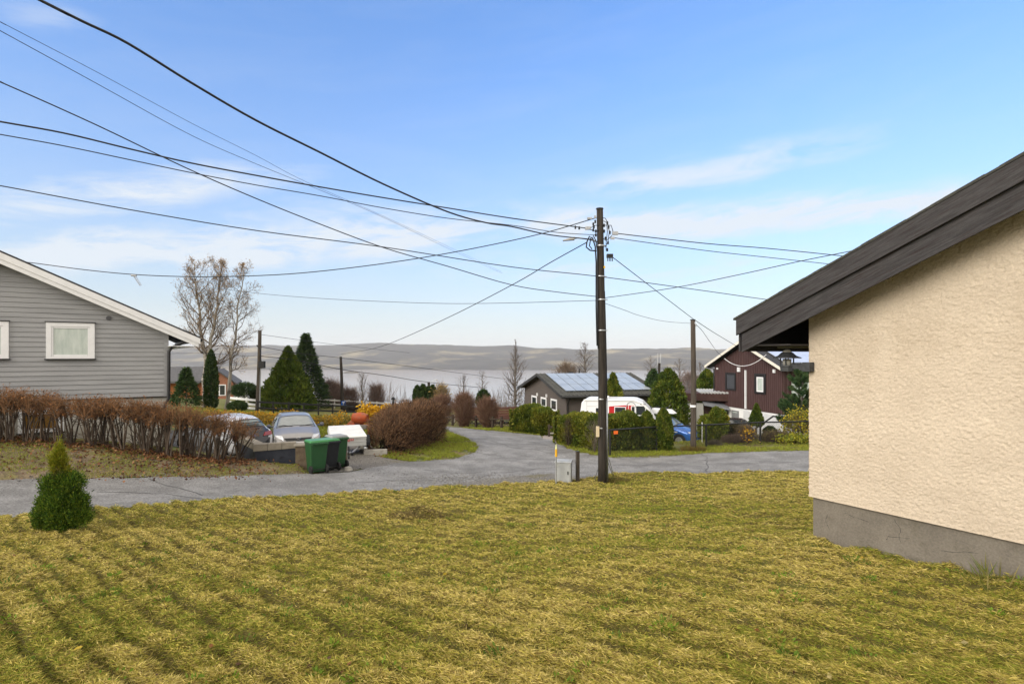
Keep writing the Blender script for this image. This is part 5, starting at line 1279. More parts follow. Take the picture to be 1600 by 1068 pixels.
def caravan():
    A = Vector((3.96, 33.0, 0)); B = Vector((8.07, 32.0, 0)); ang = math.atan2(B.y-A.y, B.x-A.x)
    f = Frame('caravan', on(A.x, A.y), ang, 'white caravan with red side panel behind the clipped thuja hedge', 'caravan')
    L = (B-A).length; z1 = f.loc(P(950, 623, 33)).z; z0 = .42
    fp = lambda px, py: f.px(px, py)
    CW = mk('caravan_white', (.72, .73, .74), (.78, .78, .79), rough=.3, scale=2)
    e = fp(1027, 662); xr = e.x
    prof = [(.15, z0), (.02, z0+.5), (-.05, z1-.75), (.02, z1-.22), (.14, z1-.06), (.35, z1), (2.9, z1+.02), (3.1, z1), (3.45, z1-.14), (3.8, z1-.5), (4.15, z1-1.15), (xr+.1, z0+.7), (xr+.12, z0+.2), (xr-.1, z0)]
    m = MB(); m.prism(prof, 0, 2.2); m.build('body', CW, f, bevel=.05)
    m = MB(); m.box(.25, 3.05, -.012, .02, z1-.12, z1-.06); m.tube([(.15, -.03, z1-.05), (2.95, -.03, z1-.03), (3.4, -.03, z1-.2), (3.85, -.03, z1-.66), (4.2, -.03, z1-1.3), (xr+.1, -.03, z0+.7)], .035, 8); m.build('trim_rail', WHITE, f)
    RD_ = mk('caravan_red', (.42, .018, .022), (.46, .025, .03), rough=.3, scale=2)
    a = fp(950, 636); b = fp(982, 655)
    q = [fp(951.5, 634.5), fp(981.5, 632.5), fp(981.5, 656), fp(951.5, 656)]
    m = MB(); m.prism([(v.x, v.z) for v in (q[3], q[2], q[1], q[0])], -.006, .001); m.build('red_panel', RD_, f)
    q = [fp(982.5, 633), fp(991, 633), fp(991, 656), fp(982.5, 656)]; m = MB(); m.prism([(v.x, v.z) for v in (q[3], q[2], q[1], q[0])], -.008, .001); m.build('door_panel', RD_, f)
    for (x0, y0, x1, y1) in ((961, 636, 977, 650), (987, 635, 991.5, 650), (994, 634, 1008, 648), (931, 637, 946, 650)):
        a = fp(x0, y0); b = fp(x1, y1); m = MB(); m.box(a.x-.04, b.x+.04, -.022, .0, b.z-.04, a.z+.04); w = m.build('window', WHITE, f, bevel=.02); m = MB(); m.box(a.x, b.x, -.03, -.023, b.z, a.z); m.build('pane', GLASS, w)
    a = fp(1009, 635); b = fp(1014, 648); m = MB(); m.prism([(a.x, b.z), (b.x+.12, b.z), (a.x, a.z)], -.02, .0); m.build('corner_window', GLASS, f)
    c = fp(986, 636); m = MB(); m.tube([(c.x+.26*math.cos(t), -.02, c.z+.30*math.sin(t)) for t in np.linspace(0, math.pi, 13)], .018, 6); m.build('door_arch', mk('caravan_line', (.30, .31, .33), rough=.4), f)
    # lettering on the nose, too small to read
    m = MB()
    for k in range(9):
        q = fp(1000.5+k*.95, 631.3); m.box(q.x, q.x+.018, -.004, .001, q.z-.03, q.z+.03)
        if k % 2: m.box(q.x+.018, q.x+.034, -.004, .001, q.z+.01, q.z+.03)
    m.build('lettering', BLACKM, f)
    a = fp(917, 634); b = fp(924, 660); m = MB(); m.box(a.x-.015, a.x, -.004, .001, .6, a.z+.3); m.box(a.x, b.x+.4, -.004, .001, a.z-.02, a.z); m.build('panel_seam', GALV, f)
    m = MB(); m.box(1.0, 1.5, .8, 1.3, z1+.02, z1+.12); m.build('roof_hatch', WHITE, f, bevel=.02)
    for y in (.12, 2.05):
        m = MB(); m.lathe([(.2, -.08), (.31, -.07), (.32, 0), (.31, .07), (.2, .08)], (2.3, y, .32), 'y', 20); m.build('wheel', RUBBER, f)
    m = MB(); m.tube([(xr-.1, .5, z0), (xr+1.1, 1.1, z0)], .04); m.tube([(xr-.1, 1.7, z0), (xr+1.1, 1.1, z0)], .04); m.tube([(xr+.9, 1.1, 0), (xr+.9, 1.1, z0+.3)], .03); m.build('drawbar', GALV, f)
    # pale steady leg of the gate or windbreak behind the fence
caravan()
def trailer():
    p = gd(545, 22.3); h = Vector((.36, -.93)); f = Frame('trailer', p+Vector((0, 0, .02)), math.atan2(h.y, h.x)+math.pi/2, 'galvanised box trailer with white tarpaulin cover beside the waste bins', 'trailer')
    # local y runs to the back, x to the right along the front board
    w = .66; L = 2.05; z0 = f.loc(P(545, 697.5, 22.3)).z; z1 = f.loc(P(545, 682, 22.3)).z
    TG = mk('trailer_steel', (.40, .40, .385), (.50, .50, .48), rough=.5, scale=4, metal=.35, c3=(.33, .31, .27), s3=2)
    m = MB(); m.box(-w, w, 0, .03, z0, z1); m.box(-w, w, L-.03, L, z0, z1); m.box(-w, -w+.03, .03, L-.03, z0, z1); m.box(w-.03, w, .03, L-.03, z0, z1); m.box(-w, w, .03, L-.03, z0, z0+.03)
    for zz in (z0+.03, z0+.17, z1-.1): m.box(-w-.012, w+.012, -.014, -.001, zz, zz+.025)
    m.build('box', TG, f, bevel=.004)
    TP = mk('white_tarp', (.62, .63, .61), (.72, .72, .70), rough=.55, scale=3, bump=.2, bscale=5)
    m = MB(); zt = z1+.22
    m.hexa([(-w-.03, -.04, z1-.03), (w+.03, -.04, z1-.03), (w+.03, L+.04, z1-.03), (-w-.03, L+.04, z1-.03)], [(-w-.01, .02, z1+.05), (w+.01, .02, z1+.05), (w-.02, L-.0, zt), (-w+.02, L-.0, zt)]); m.build('tarpaulin', TP, f, bevel=.025)
    m = MB(); r = random.Random(9); x = -.17
    for k in range(6):        # faded red lettering on the front board, not legible
        m.box(x, x+.035, -.02, -.0145, z1-.16, z1-.075); m.box(x+.035, x+.055, -.02, -.0145, z1-.16+(.05 if k % 2 else 0), z1-.14+(.05 if k % 2 else 0)); x += .062
    m.prism([(-.06, z1-.165), (.0, z1-.2), (.06, z1-.165)], -.02, -.0145); m.build('lettering', mk('faded_red', (.42, .10, .09), rough=.6), f)
    for s in (-1, 1):
        m = MB(); m.lathe([(.18, -.08), (.27, -.075), (.28, 0), (.27, .075), (.18, .08)], (s*(w+.12), 1.1, .28), 'x', 20); wh = m.build('wheel', RUBBER, f, smooth=True); m = MB(); m.lathe([(.17, -.085), (.06, -.06), (.06, .06), (.17, .085)], (s*(w+.12), 1.1, .28), 'x', 16); m.build('rim', GALV, wh)
        m = MB(); pts = [(1.1+.36*math.cos(t), .28+.34*math.sin(t)) for t in np.linspace(-.1, math.pi+.1, 12)]; pin = [(1.1+.33*math.cos(t), .28+.31*math.sin(t)) for t in np.linspace(math.pi+.1, -.1, 12)]
        i = len(m.v)
        for k in range(11):
            a, b, c, d = pts[k], pts[k+1], pin[10-k], pin[11-k]; x0, x1 = sorted((s*(w+.02), s*(w+.24)))
            m.hexa([(x0, d[0], d[1]), (x1, d[0], d[1]), (x1, c[0], c[1]), (x0, c[0], c[1])], [(x0, a[0], a[1]), (x1, a[0], a[1]), (x1, b[0], b[1]), (x0, b[0], b[1])])
        m.build('mudguard', BLACKP, f)
        m = MB(); m.box(min(s*w, s*(w-.09)), max(s*w, s*(w-.09)), -.035, -.015, z0-.1, z0-.03); m.build('corner_light', REDL if s < 0 else LENS, f)
    m = MB(); m.tube([(-.45, .3, z0-.05), (0, -.95, z0-.1)], .035, 8); m.tube([(.45, .3, z0-.05), (0, -.95, z0-.1)], .035, 8); m.tube([(0, -.7, z0-.1), (0, -1.25, z0-.1)], .035, 8); m.build('drawbar', GALV, f)
    m = MB(); m.box(-.05, .05, -1.35, -1.15, z0-.13, z0-.02); m.build('coupling', BLACKM, f, bevel=.01)
    m = MB(); m.tube([(-.08, -.85, .1), (-.08, -.85, z0+.15)], .022, 8); m.lathe([(.06, -.03), (.08, 0), (.06, .03)], (-.08, -.85, .08), 'x', 14); m.build('jockey_wheel', BLACKM, f)
trailer()
def mixer():
    d = 27.0; f = Frame('concrete_mixer', gd(562, d), R(-8), 'old orange concrete mixer standing behind the covered trailer', 'concrete mixer')
    L = lambda px, py: f.loc(P(px, py, d)); OR = mk('mixer_orange', (.42, .085, .02), (.34, .06, .018), rough=.55, scale=6, c3=(.26, .10, .05), s3=4)
    c = L(563, 653); 
    m = MB(); m.lathe([(.20, -.36), (.23, -.34), (.27, -.1), (.27, .1), (.2, .30), (.14, .38), (.13, .36)], c, 'x', 20); m.build('drum', OR, f, smooth=True)
    a = L(543, 659); m = MB(); m.hexa([(a.x-.02, -.2, a.z-.12), (c.x-.2, -.2, a.z-.14), (c.x-.2, .2, a.z-.14), (a.x-.02, .2, a.z-.12)], [(a.x+.15, -.15, a.z+.05), (c.x-.25, -.15, a.z+.14), (c.x-.25, .15, a.z+.14), (a.x+.15, .15, a.z+.05)]); m.build('motor_housing', OR, f, bevel=.02)
    m = MB()
    for x in (c.x-.42, c.x+.45):
        m.tube([(x, -.28, 0), (x, 0, c.z-.05), (x, .28, 0)], .025, 8)
    m.tube([(c.x-.45, 0, c.z-.30), (c.x+.47, 0, c.z-.30)], .03, 8); m.tube([(c.x-.42, -.28, .05), (c.x+.45, -.28, .05)], .025, 8); m.build('stand', OR, f)
    m = MB(); m.hexa([(c.x-.2, -.2, c.z-.48), (c.x+.35, -.2, c.z-.48), (c.x+.35, .2, c.z-.48), (c.x-.2, .2, c.z-.48)], [(c.x-.3, -.28, c.z-.3), (c.x+.42, -.28, c.z-.3), (c.x+.42, .28, c.z-.3), (c.x-.3, .28, c.z-.3)]); m.build('tray', CONC, f)
mixer()

# ------------------------------------------------------------------ fences
def rail_fence(name, label, a, b, n, h, rails, mat, pw=.06, rw=.05, rh=.10, post_over=.05, rail_mat=None, xbrace=False):
    a, b = Vector(a), Vector(b); ang = math.atan2(b.y-a.y, b.x-a.x); w = math.hypot(b.x-a.x, b.y-a.y)
    f = Frame(name, on(a.x, a.y), ang, label, 'fence')
    zs = []
    for k in range(n+1):
        t = k/n; p = a.lerp(b, t); z = h1(p.x, p.y)-h1(a.x, a.y); zs.append(z)
        m = MB(); m.box(w*t-pw, w*t+pw, -pw, pw, z-.25, z+h+post_over); m.build('post', mat, f)
    for r_ in rails:
        m = MB()
        for k in range(n):
            x0, x1 = w*k/n, w*(k+1)/n; z0, z1 = zs[k]+r_*h, zs[k+1]+r_*h
            m.hexa([(x0, -pw-rw, z0-rh/2), (x1, -pw-rw, z1-rh/2), (x1, -pw-.002, z1-rh/2), (x0, -pw-.002, z0-rh/2)], [(x0, -pw-rw, z0+rh/2), (x1, -pw-rw, z1+rh/2), (x1, -pw-.002, z1+rh/2), (x0, -pw-.002, z0+rh/2)])
        m.build('rail', rail_mat or mat, f)
    if xbrace:
        for k in range(n):
            x0, x1 = w*k/n+.05, w*(k+1)/n-.05; m = MB()
            m.tube([(x0, 0, zs[k]+.12), (x1, 0, zs[k+1]+h*.8)], .025, 5); m.tube([(x0, .05, zs[k]+h*.8), (x1, .05, zs[k+1]+.12)], .025, 5); m.build('cross_brace', mat, f)
    return f
DKP = mk('dark_fence_wood', (.035, .025, .018), (.065, .048, .036), rough=.85, scale=4, bump=.3)
rail_fence('rail_fence', 'dark brown cross-braced paddock fence along the far side of the lane', gd(696, 44), gd(798, 38.5), 8, .78, (.85,), DKP, pw=.07, rh=.08, xbrace=True)
rail_fence('rail_fence', 'black two-rail fence sloping down behind the silver hatchback', gd(402, 41.5), gd(562, 46), 7, .95, (.95, .5), BLACKM, pw=.05, rh=.13)
rail_fence('rail_fence', 'short white rail fence left of the dark pole behind the birches', gd(355, 47), gd(401, 46), 3, .85, (.92, .5, .15), WHITE, pw=.05, rh=.17)
rail_fence('rail_fence', 'long low white rail fence in the distance behind orange shrubs', gd(405, 50), gd(610, 54), 9, .8, (.9, .45), mk('grey_white_rail', (.45, .43, .40), (.55, .53, .5), scale=3), pw=.05, rh=.14)
rail_fence('rail_fence', 'pale low rail behind the rounded bare shrubs by the lane', gd(690, 50), gd(772, 47), 4, .6, (.7,), mk('pale_rail', (.42, .38, .34), (.5, .46, .42), scale=3), pw=.05, rh=.2)
def chain_fence():
    pts = [P(953, 703, 24.6), P(1026, 702, 26.4), P(1103.5, 699, 27.3), P(1188, 700, 27.8), P(1275, 698, 28.6), P(1360, 698, 29.2)]; tops = [671.5, 666.5, 663.5, 659.5, 657.5, 655]
    f = Frame('wire_fence', on(pts[0].x, pts[0].y), 0, 'black chain-link fence with tubular top rail around the garden', 'fence')
    base = [on(p.x, p.y) for p in pts]; pxs = [953, 1026, 1103.5, 1188, 1275, 1360]
    tp = [P(pxs[k], tops[k], pts[k].y) for k in range(6)]
    for k in range(6):
        m = MB(); m.tube([f.loc(base[k])-Vector((0, 0, .2)), f.loc(tp[k])+Vector((0, 0, .03))], .046, 10); m.build('post', BLACKM, f)
    for k in range(5):
        m = MB(); m.tube([f.loc(tp[k]), f.loc(tp[k+1])], .036, 8); m.build('top_rail', BLACKM, f)
        m = MB(); a, b, c, d = f.loc(base[k]), f.loc(base[k+1]), f.loc(tp[k+1]), f.loc(tp[k]); n = 26
        for j in range(-12, n):
            for sgn in (0, 1):
                u0, u1 = j/n, (j+12)/n; 
                if sgn: u0, u1 = u1, u0
                pts2 = []
                lo, hi = 0.0, 1.0
                du = u1-u0
                for lim in (0, 1):
                    t = (lim-u0)/du
                    if 0 < t < 1:
                        if (u0 < 0 and lim == 0) or (u0 > 1 and lim == 1): lo = max(lo, t)
                        else: hi = min(hi, t)
                if hi <= lo: continue
                def pt(t): u = u0+du*t; return (a.lerp(b, u)).lerp(d.lerp(c, u), t)
                m.tube([pt(lo+.001), pt(hi-.001)], .0035, 3, cap=False)
        m.build('wire_mesh', BLACKM, f)
    p = f.loc(P(961.5, 674, 24.8)); g = Frame('marker_tag', P(961.5, 677, 24.62), .3, 'small orange plastic tag hung on the black wire fence', 'tag')
    m = MB(); m.box(-.10, .10, -.05, -.035, -.02, .12); m.build('plate', mk('orange_plastic', (.75, .14, .02), rough=.4), g, bevel=.006)
    m = MB(); m.tube([(-.06, -.03, .1), (-.06, .0, .13)], .006, 5); m.build('tie', BLACKM, g)
chain_fence()
def garden_posts():
    f = Frame('white_post', gd(1097, 29.0), 0, 'slim white post standing before the blue car bonnet', 'post')
    m = MB(); m.tube([(0, 0, -.1), f.loc(P(1097, 660, 29))], .014, 8); m.build('post', WHITE, f); m = MB(); m.lathe([(.02, -.03), (.022, 0), (.01, .02)], f.loc(P(1097, 660, 29)), n=10); m.build('cap', WHITE, f)
    p = gd(857, 35.4); f = Frame('mailbox', p, 0, 'dark mailbox stand with pale notice at the bungalow driveway', 'mailbox')
    L = lambda px, py: f.loc(P(px, py, p.y))
    a = L(861.5, 645); m = MB(); m.box(a.x-.09, a.x+.12, -.1, .1, -.1, a.z-.25); m.build('post', BLACKM, f); m = MB(); m.box(a.x-.2, a.x+.3, -.15, .2, a.z-.24, a.z+.1); m.build('box', BLACKP, f, bevel=.02)
    m = MB(); m.box(a.x-.1, a.x+.1, -.17, -.152, a.z-.15, a.z); m.build('notice', mk('amber_notice', (.55, .35, .05), rough=.5), f)
    p = gd(868, 33.5); f = Frame('gate_rail', p, R(4), 'low dark two-rail gate at the mouth of the bungalow driveway', 'gate')
    m = MB(); m.box(-.35, .5, -.03, .03, .55, .66); m.build('rail', DKP, f); m = MB(); m.box(-.35, .5, -.03, .03, .2, .28); m.build('rail', CONC, f)
    for x in (-.38, .53):
        m = MB(); m.box(x-.05, x+.05, -.05, .05, -.1, .75); m.build('post', DKP, f)
    p = gd(432, 47.5); f = Frame('electric_box', p, 0, 'pale grey electric box under the big thuja, with yellow marker', 'cabinet')
    L = lambda px, py: f.loc(P(px, py, p.y)); a = L(427.5, 633); b = L(438, 640.5)
    m = MB(); m.box(a.x, b.x, 0, .4, b.z-.5, a.z-.05); m.build('body', mk('pale_box', (.55, .55, .52), (.6, .6, .57), scale=2), f, bevel=.01); m = MB(); m.box(a.x-.04, b.x+.04, -.04, .44, a.z-.05, a.z+.02); m.build('lid', GALV, f)
    m = MB(); m.tube([(b.x, -.2, b.z-.4), (b.x, -.2, L(438, 626).z)], .035, 6); m.build('marker', mk('lime_marker', (.55, .55, .05), rough=.5), f)
garden_posts()
# ------------------------------------------------------------------ vegetation
BARK = mk('grey_bark', (.10, .085, .07), (.17, .15, .13), rough=.95, scale=4, bump=.5)
BIRCH = mk('birch_bark', (.30, .275, .235), (.085, .072, .058), rough=.9, scale=3.2, stretch=(1, 1, .5), lo=.5, hi=.62, bump=.3)
def prof(pts):
    xs, ys = zip(*pts); return lambda t: np.interp(t, xs, ys)
def col_var(base, n, rng, key, amp=.35):
    """clump-wise and leaf-wise colour variety of living foliage"""
    b = np.array(base); 
    if b.ndim == 1: b = b[None]
    i = np.minimum((key*len(b)).astype(int), len(b)-1)
    return b[i]*(1-amp+2*amp*rng.random((n, 1)))
def crown(n, h, rf, rng, size, width, cols, lumps=(5, 7), amp=.35, up=.8, out=.6, jit=.5, z0=0., ell=1., fill=.55, seed=1, droop=0.0):
    t = rng.random(n)**.85; th = rng.random(n)*2*np.pi
    lum = fbm(th*lumps[0]/2.2+seed*3.1, t*lumps[1], seed, 3)
    seam = np.minimum(th, 2*np.pi-th); lum = np.where(seam < .25, lum*seam/.25+.5*(1-seam/.25), lum)
    Rr = rf(t)*(1-amp+2*amp*lum); u = 1-fill*rng.random(n)**2.2
    x = np.cos(th)*Rr*u; y = np.sin(th)*Rr*u*ell; z = z0+t*h+rng.normal(0, .012*h, n)
    D = np.stack([np.cos(th)*out, np.sin(th)*out, np.full(n, up)-droop*u], 1)+rng.normal(size=(n, 3))*jit
    key = np.clip(fbm(th*2.5, t*9, seed+5, 3)*1.5-.25+rng.normal(0, .12, n), 0, .999)
    V, F = leaf_arrays(np.stack([x, y, z], 1), D, size*rng.uniform(.6, 1.3, n), width*rng.uniform(.7, 1.3, n), rng)
    return V, F, col_var(cols, n, rng, key)
def joinVF(parts):
    off = 0; Vs, Fs, Cs = [], [], []
    for V, F, C in parts: Vs.append(V); Fs.append(F+off); Cs.append(C); off += len(V)
    return np.concatenate(Vs), np.concatenate(Fs), np.concatenate(Cs)
THUJA = [(.045, .075, .012), (.07, .105, .015), (.105, .135, .018), (.15, .165, .024)]
DARKG = [(.028, .052, .018), (.042, .072, .026), (.06, .092, .03)]
SPRUC = [(.030, .060, .020), (.046, .082, .026), (.068, .108, .034)]
YELG = [(.10, .13, .015), (.16, .17, .02), (.07, .11, .014)]
def evergreen(name, label, cat, px, d, top_py, wpx, shape, cols, n, size, width, seed, amp=.22, up=.9, out=.5, jit=.45, ell=1., trunk=.06, base_py=None, rf_lump=(6, 8), fill=.5, group=None, stem=0., droop=0.0):
    b = gd(px, d)
    if base_py: b.z = P(px, base_py, d).z
    f = Frame(name, b, 0, label, cat, group); rng = np.random.default_rng(seed)
    h = P(px, top_py, d).z-b.z; r = wpx/2/FP*d; p_ = prof(shape)
    V, F, C = crown(n, h-stem, lambda t: p_(t)*r, rng, size, width, cols, rf_lump, amp, up, out, jit, z0=stem, ell=ell, fill=fill, seed=seed, droop=droop)
    np_mesh('crown', V, F, LEAF, f, C)
    m = MB(); m.tube([(0, 0, -.2), (0, 0, stem+(h-stem)*.55), (0, 0, stem+(h-stem)*.9)], [trunk, trunk*.6, trunk*.15], 8); m.build('trunk', BARK, f, smooth=True)
    return f
CONE = [(0, .75), (.08, .98), (.3, .92), (.6, .6), (.85, .25), (1, .02)]
CON2 = [(0, .8), (.07, 1), (.35, .82), (.65, .5), (.88, .17), (1, .02)]
EGG = [(0, .7), (.12, .98), (.45, .95), (.75, .62), (.92, .3), (1, .03)]
COLM = [(0, .7), (.1, .95), (.5, 1), (.8, .7), (.95, .3), (1, .03)]
SPR = [(0, .9), (.06, 1), (.3, .8), (.6, .45), (.85, .18), (1, .01)]
BALL = [(0, .35), (.15, .8), (.45, 1), (.75, .85), (.93, .45), (1, .1)]

def little_arborvitae():
    p = gp(95, 841); d = p.y; s = d/FP
    f = Frame('arborvitae', p, 0, 'small scruffy green arborvitae with a thin yellowish tip on the lawn', 'conifer'); rng = np.random.default_rng(77)
    parts = []
    YT = [(.22, .23, .015), (.28, .25, .022), (.15, .18, .015)]
    BR = [(.12, .085, .03), (.10, .11, .02)]
    GR = [(.030, .068, .010), (.06, .12, .013), (.10, .165, .016), (.15, .20, .02)]
    for (px, py, rx, ry, n, cols) in ((66, 798, 16, 17, 1700, GR), (124, 796, 19, 17, 1900, GR), (80, 758, 17, 17, 1700, GR), (112, 754, 18, 18, 2000, GR), (96, 776, 20, 20, 2000, GR), (92, 800, 22, 20, 2000, GR), (72, 782, 15, 14, 1100, GR), (123, 778, 14, 14, 1100, GR), (88, 818, 17, 12, 900, GR), (106, 815, 17, 12, 900, GR), (63, 814, 9, 10, 450, GR), (97, 752, 14, 12, 800, GR), (97, 784, 33, 30, 3400, GR), (74, 776, 15, 15, 1000, GR), (121, 772, 15, 15, 1000, GR), (97, 762, 24, 16, 1500, GR), (97, 745, 11, 11, 900, GR),
                              (95, 742, 12, 13, 700, BR), (97, 748, 17, 12, 900, GR), (91.5, 722, 12, 15, 1500, YT), (93, 708, 7, 12, 620, YT), (93.5, 700, 2.5, 8, 130, YT), (106, 738, 5, 10, 260, YT)):
        py += 8*(py > 758); n = int(n*1.7); c = f.loc(P(px, py, d)); u = rng.normal(size=(n, 3)); u /= np.linalg.norm(u, axis=1, keepdims=True)
        rad = rng.random((n, 1))**.45; lum = .6+.75*fbm(u[:, 0]*3+px, u[:, 2]*3+py, 3, 3)[:, None]
        C = np.array(c)+u*rad*lum*np.array([rx*s, rx*s*.85, ry*s])
        C = C*(1+.05*rng.normal(size=(n, 1))*(np.abs(u[:, :1]) > .5))
        D = u*.8+np.array([0, 0, .8])+rng.normal(size=(n, 3))*.45
        V, F = leaf_arrays(C, D, rng.uniform(.025, .06, n), rng.uniform(.004, .009, n), rng); parts.append((V, F, col_var(cols, n, rng, rng.random(n))))
    V, F, C = joinVF(parts); np_mesh('crown', V, F, LEAF, f, C)
    A, B, RA, RB = [], [], [], []
    for (px, py) in ((70, 800), (120, 800), (84, 775), (113, 770), (95, 720), (95, 805), (75, 815), (110, 812)):
        e = f.loc(P(px, py, d)); a = Vector((rng.normal(0, .03), rng.normal(0, .03), -.05)); mid = a.lerp(e, .45)+Vector((0, 0, -.03)); A += [a, mid]; B += [mid, e]; RA += [.018, .012]; RB += [.012, .005]
    V, F = seg_arrays(A, B, RA, RB, 6); np_mesh('trunk', V, F, BARK, f)
little_arborvitae()

def twig_hedge():
    f = Frame('hedge', on(hedge_path[2].x, hedge_path[2].y), 0, 'clipped leafless hedge of dark stems with rusty twig tops on the bank', 'hedge'); rng = np.random.default_rng(12)
    tops = {0: 590, 1: 602, 2: 603, 3: 613, 4: 621, 5: 632, 6: 645, 7: 662}
    L = [hedge_path[k] for k in range(8)]; cum = [0]
    for a, b in zip(L, L[1:]): cum.append(cum[-1]+(b-a).length)
    tot = cum[-1]
    def at(s):
        k = min(int(np.searchsorted(cum, s, 'right'))-1, 6); t = (s-cum[k])/(cum[k+1]-cum[k]); p = L[k].lerp(L[k+1], t); top = tops[k]*(1-t)+tops[k+1]*t
        d = p.y; return on(p.x, p.y), CZ+(HY-top)/FP*d
    A, B, RA, RB, col = [], [], [], [], []; LC, LD, LCOL = [], [], []
    stemc = np.array([(.085, .065, .048), (.12, .09, .066), (.055, .042, .033)]); tipc = np.array([(.24, .125, .06), (.17, .10, .055), (.30, .16, .075), (.11, .07, .045)])
    leafc = np.array([(.28, .12, .045), (.20, .085, .035), (.36, .17, .065), (.13, .06, .03)])
    s = 0.0; clump = []
    while s < tot:
        s += rng.choice([.04, .065, .11, .26], p=[.36, .36, .22, .06])*(1.25 if s > tot*.86 else 1); 
        if s < tot: clump.append(s)
    for s in clump:
        base, ztop = at(s); base = base+Vector((rng.normal(0, .03), rng.normal(0, .12), -.05)); H_ = ztop-base.z
        for _ in range(rng.integers(2, 5)):
            lean = Vector((rng.normal(0, .26)+(.12 if s > tot*.8 else 0), rng.normal(0, .18), 0)); hh = H_*rng.uniform(.62, .82)
            p = base.copy(); q = base+lean*.35+Vector((0, 0, hh*.5)); e = base+lean*.8+Vector((rng.normal(0, .05), rng.normal(0, .05), hh))
            r0 = rng.uniform(.012, .034); c = stemc[rng.integers(3)]
            A += [p, q]; B += [q, e]; RA += [r0, r0*.8]; RB += [r0*.8, r0*.55]; col += [c, c]
            # side shoots low down, then the dense clipped head
            for _ in range(rng.integers(2, 6)):
                t = rng.uniform(.15, .9); o = q.lerp(e, t) if rng.random() < .6 else p.lerp(q, t); dd = Vector((rng.normal(0, .35), rng.normal(0, .25), rng.uniform(.1, .5)))*.6
                A.append(o); B.append(o+dd); RA.append(.008); RB.append(.004); col.append(c)
            for _ in range(rng.integers(13, 20)):
                t = rng.uniform(.62, 1.0); o = q.lerp(e, t); dd = Vector((rng.normal(0, .17), rng.normal(0, .17), rng.uniform(.05, .40)*H_*.75)); en = o+dd
                zt = ztop+rng.normal(0, .035)+.05*math.sin(s*5.1)
                if en.z > zt: en.z = zt
                cc = tipc[rng.integers(4)]
                A.append(o); B.append(en); RA.append(.006); RB.append(.0025); col.append(cc)
                for _ in range(2):
                    o2 = o.lerp(en, rng.uniform(.3, 1)); e2 = o2+Vector((rng.normal(0, .09), rng.normal(0, .09), rng.uniform(-.02, .14))); e2.z = min(e2.z, zt+.05)
                    A.append(o2); B.append(e2); RA.append(.004); RB.append(.0018); col.append(tipc[rng.integers(4)])
                if rng.random() < .6: LC.append(en+Vector((0, 0, rng.uniform(-.1, .03)))); LD.append(rng.normal(size=3)); LCOL.append(leafc[rng.integers(4)])
        for _ in range(11):
            LC.append(base+Vector((rng.normal(0, .15), rng.normal(0, .15), rng.uniform(.02, .22)))); LD.append(rng.normal(size=3)); LCOL.append(leafc[rng.integers(4)]*.8)
    o = np.array(f.e.location)
    V, F = seg_arrays(np.array([tuple(a) for a in A])-o, np.array([tuple(a) for a in B])-o, RA, RB, 4); np_mesh('stems', V, F, TWIG, f, np.repeat(np.array(col), 4, 0))
    V, F = leaf_arrays(np.array([tuple(c) for c in LC])-o, np.array(LD), rng.uniform(.03, .075, len(LC)), rng.uniform(.012, .026, len(LC)), rng); np_mesh('dry_leaves', V, F, LEAF, f, np.array(LCOL))
twig_hedge()

def twiggy(name, label, cat, px, d, top_py, wpx, n, seed, cols, r=.006, ell=1., shape=BALL, base_py=None, ang=0., group=None, ln=.35, lcols=None, nl=0, lsize=.06):
    """rounded leafless shrub: stems fan out and fork into a mass of fine twigs"""
    b = gd(px, d) if base_py is None else P(px, base_py, d)
    f = Frame(name, b, ang, label, cat, group); rng = np.random.default_rng(seed); h = P(px, top_py, d).z-b.z; R_ = wpx/2/FP*d; p_ = prof(shape)
    t = rng.random(n)**.75; th = rng.random(n)*2*np.pi; lum = .8+.4*fbm(th*2, t*5, seed, 3); u = np.sqrt(rng.random(n))
    x = np.cos(th)*R_*p_(t)*lum*u; y = np.sin(th)*R_*p_(t)*lum*u*ell; z = t*h
    C = np.stack([x, y, z], 1); D = np.stack([np.cos(th)*u*.7, np.sin(th)*u*.7*ell, .55+.5*t], 1)+rng.normal(size=(n, 3))*.38; D /= np.linalg.norm(D, axis=1, keepdims=True)
    ls = ln*rng.uniform(.5, 1.3, n)[:, None]; M_ = C+D*ls*.5; D2 = D+rng.normal(size=(n, 3))*.35; E = M_+D2*ls*.5
    nb = max(10, n//60); bt = rng.random(nb)*2*np.pi; be = np.stack([np.cos(bt)*R_*.7*rng.random(nb), np.sin(bt)*R_*.7*ell*rng.random(nb), h*rng.uniform(.4, .8, nb)], 1); bs = be*np.array([.12, .12, 0]); 
    A = np.concatenate([C, M_, bs]); B = np.concatenate([M_, E, be]); RA = np.concatenate([np.full(n, r), np.full(n, r*.7), np.full(nb, r*2.6)]); RB = np.concatenate([np.full(n, r*.7), np.full(n, r*.3), np.full(nb, r*1.2)])
    cols = np.array(cols); c = cols[rng.integers(0, len(cols), n)]*(.75+.5*rng.random((n, 1))); c = np.concatenate([c, c, np.repeat(cols[:1]*.7, nb, 0)])
    V, F = seg_arrays(A, B, RA, RB, 3); np_mesh('twigs', V, F, TWIG, f, np.repeat(c, 3, 0))
    if nl:
        i = rng.integers(0, n, nl); lc = np.array(lcols)[rng.integers(0, len(lcols), nl)]; V, F = leaf_arrays(E[i], rng.normal(size=(nl, 3)), lsize*rng.uniform(.6, 1.3, nl), lsize*.35, rng); np_mesh('leaves', V, F, LEAF, f, lc)
    return f
RUST = [(.18, .105, .06), (.13, .078, .048), (.27, .15, .08), (.08, .053, .038)]
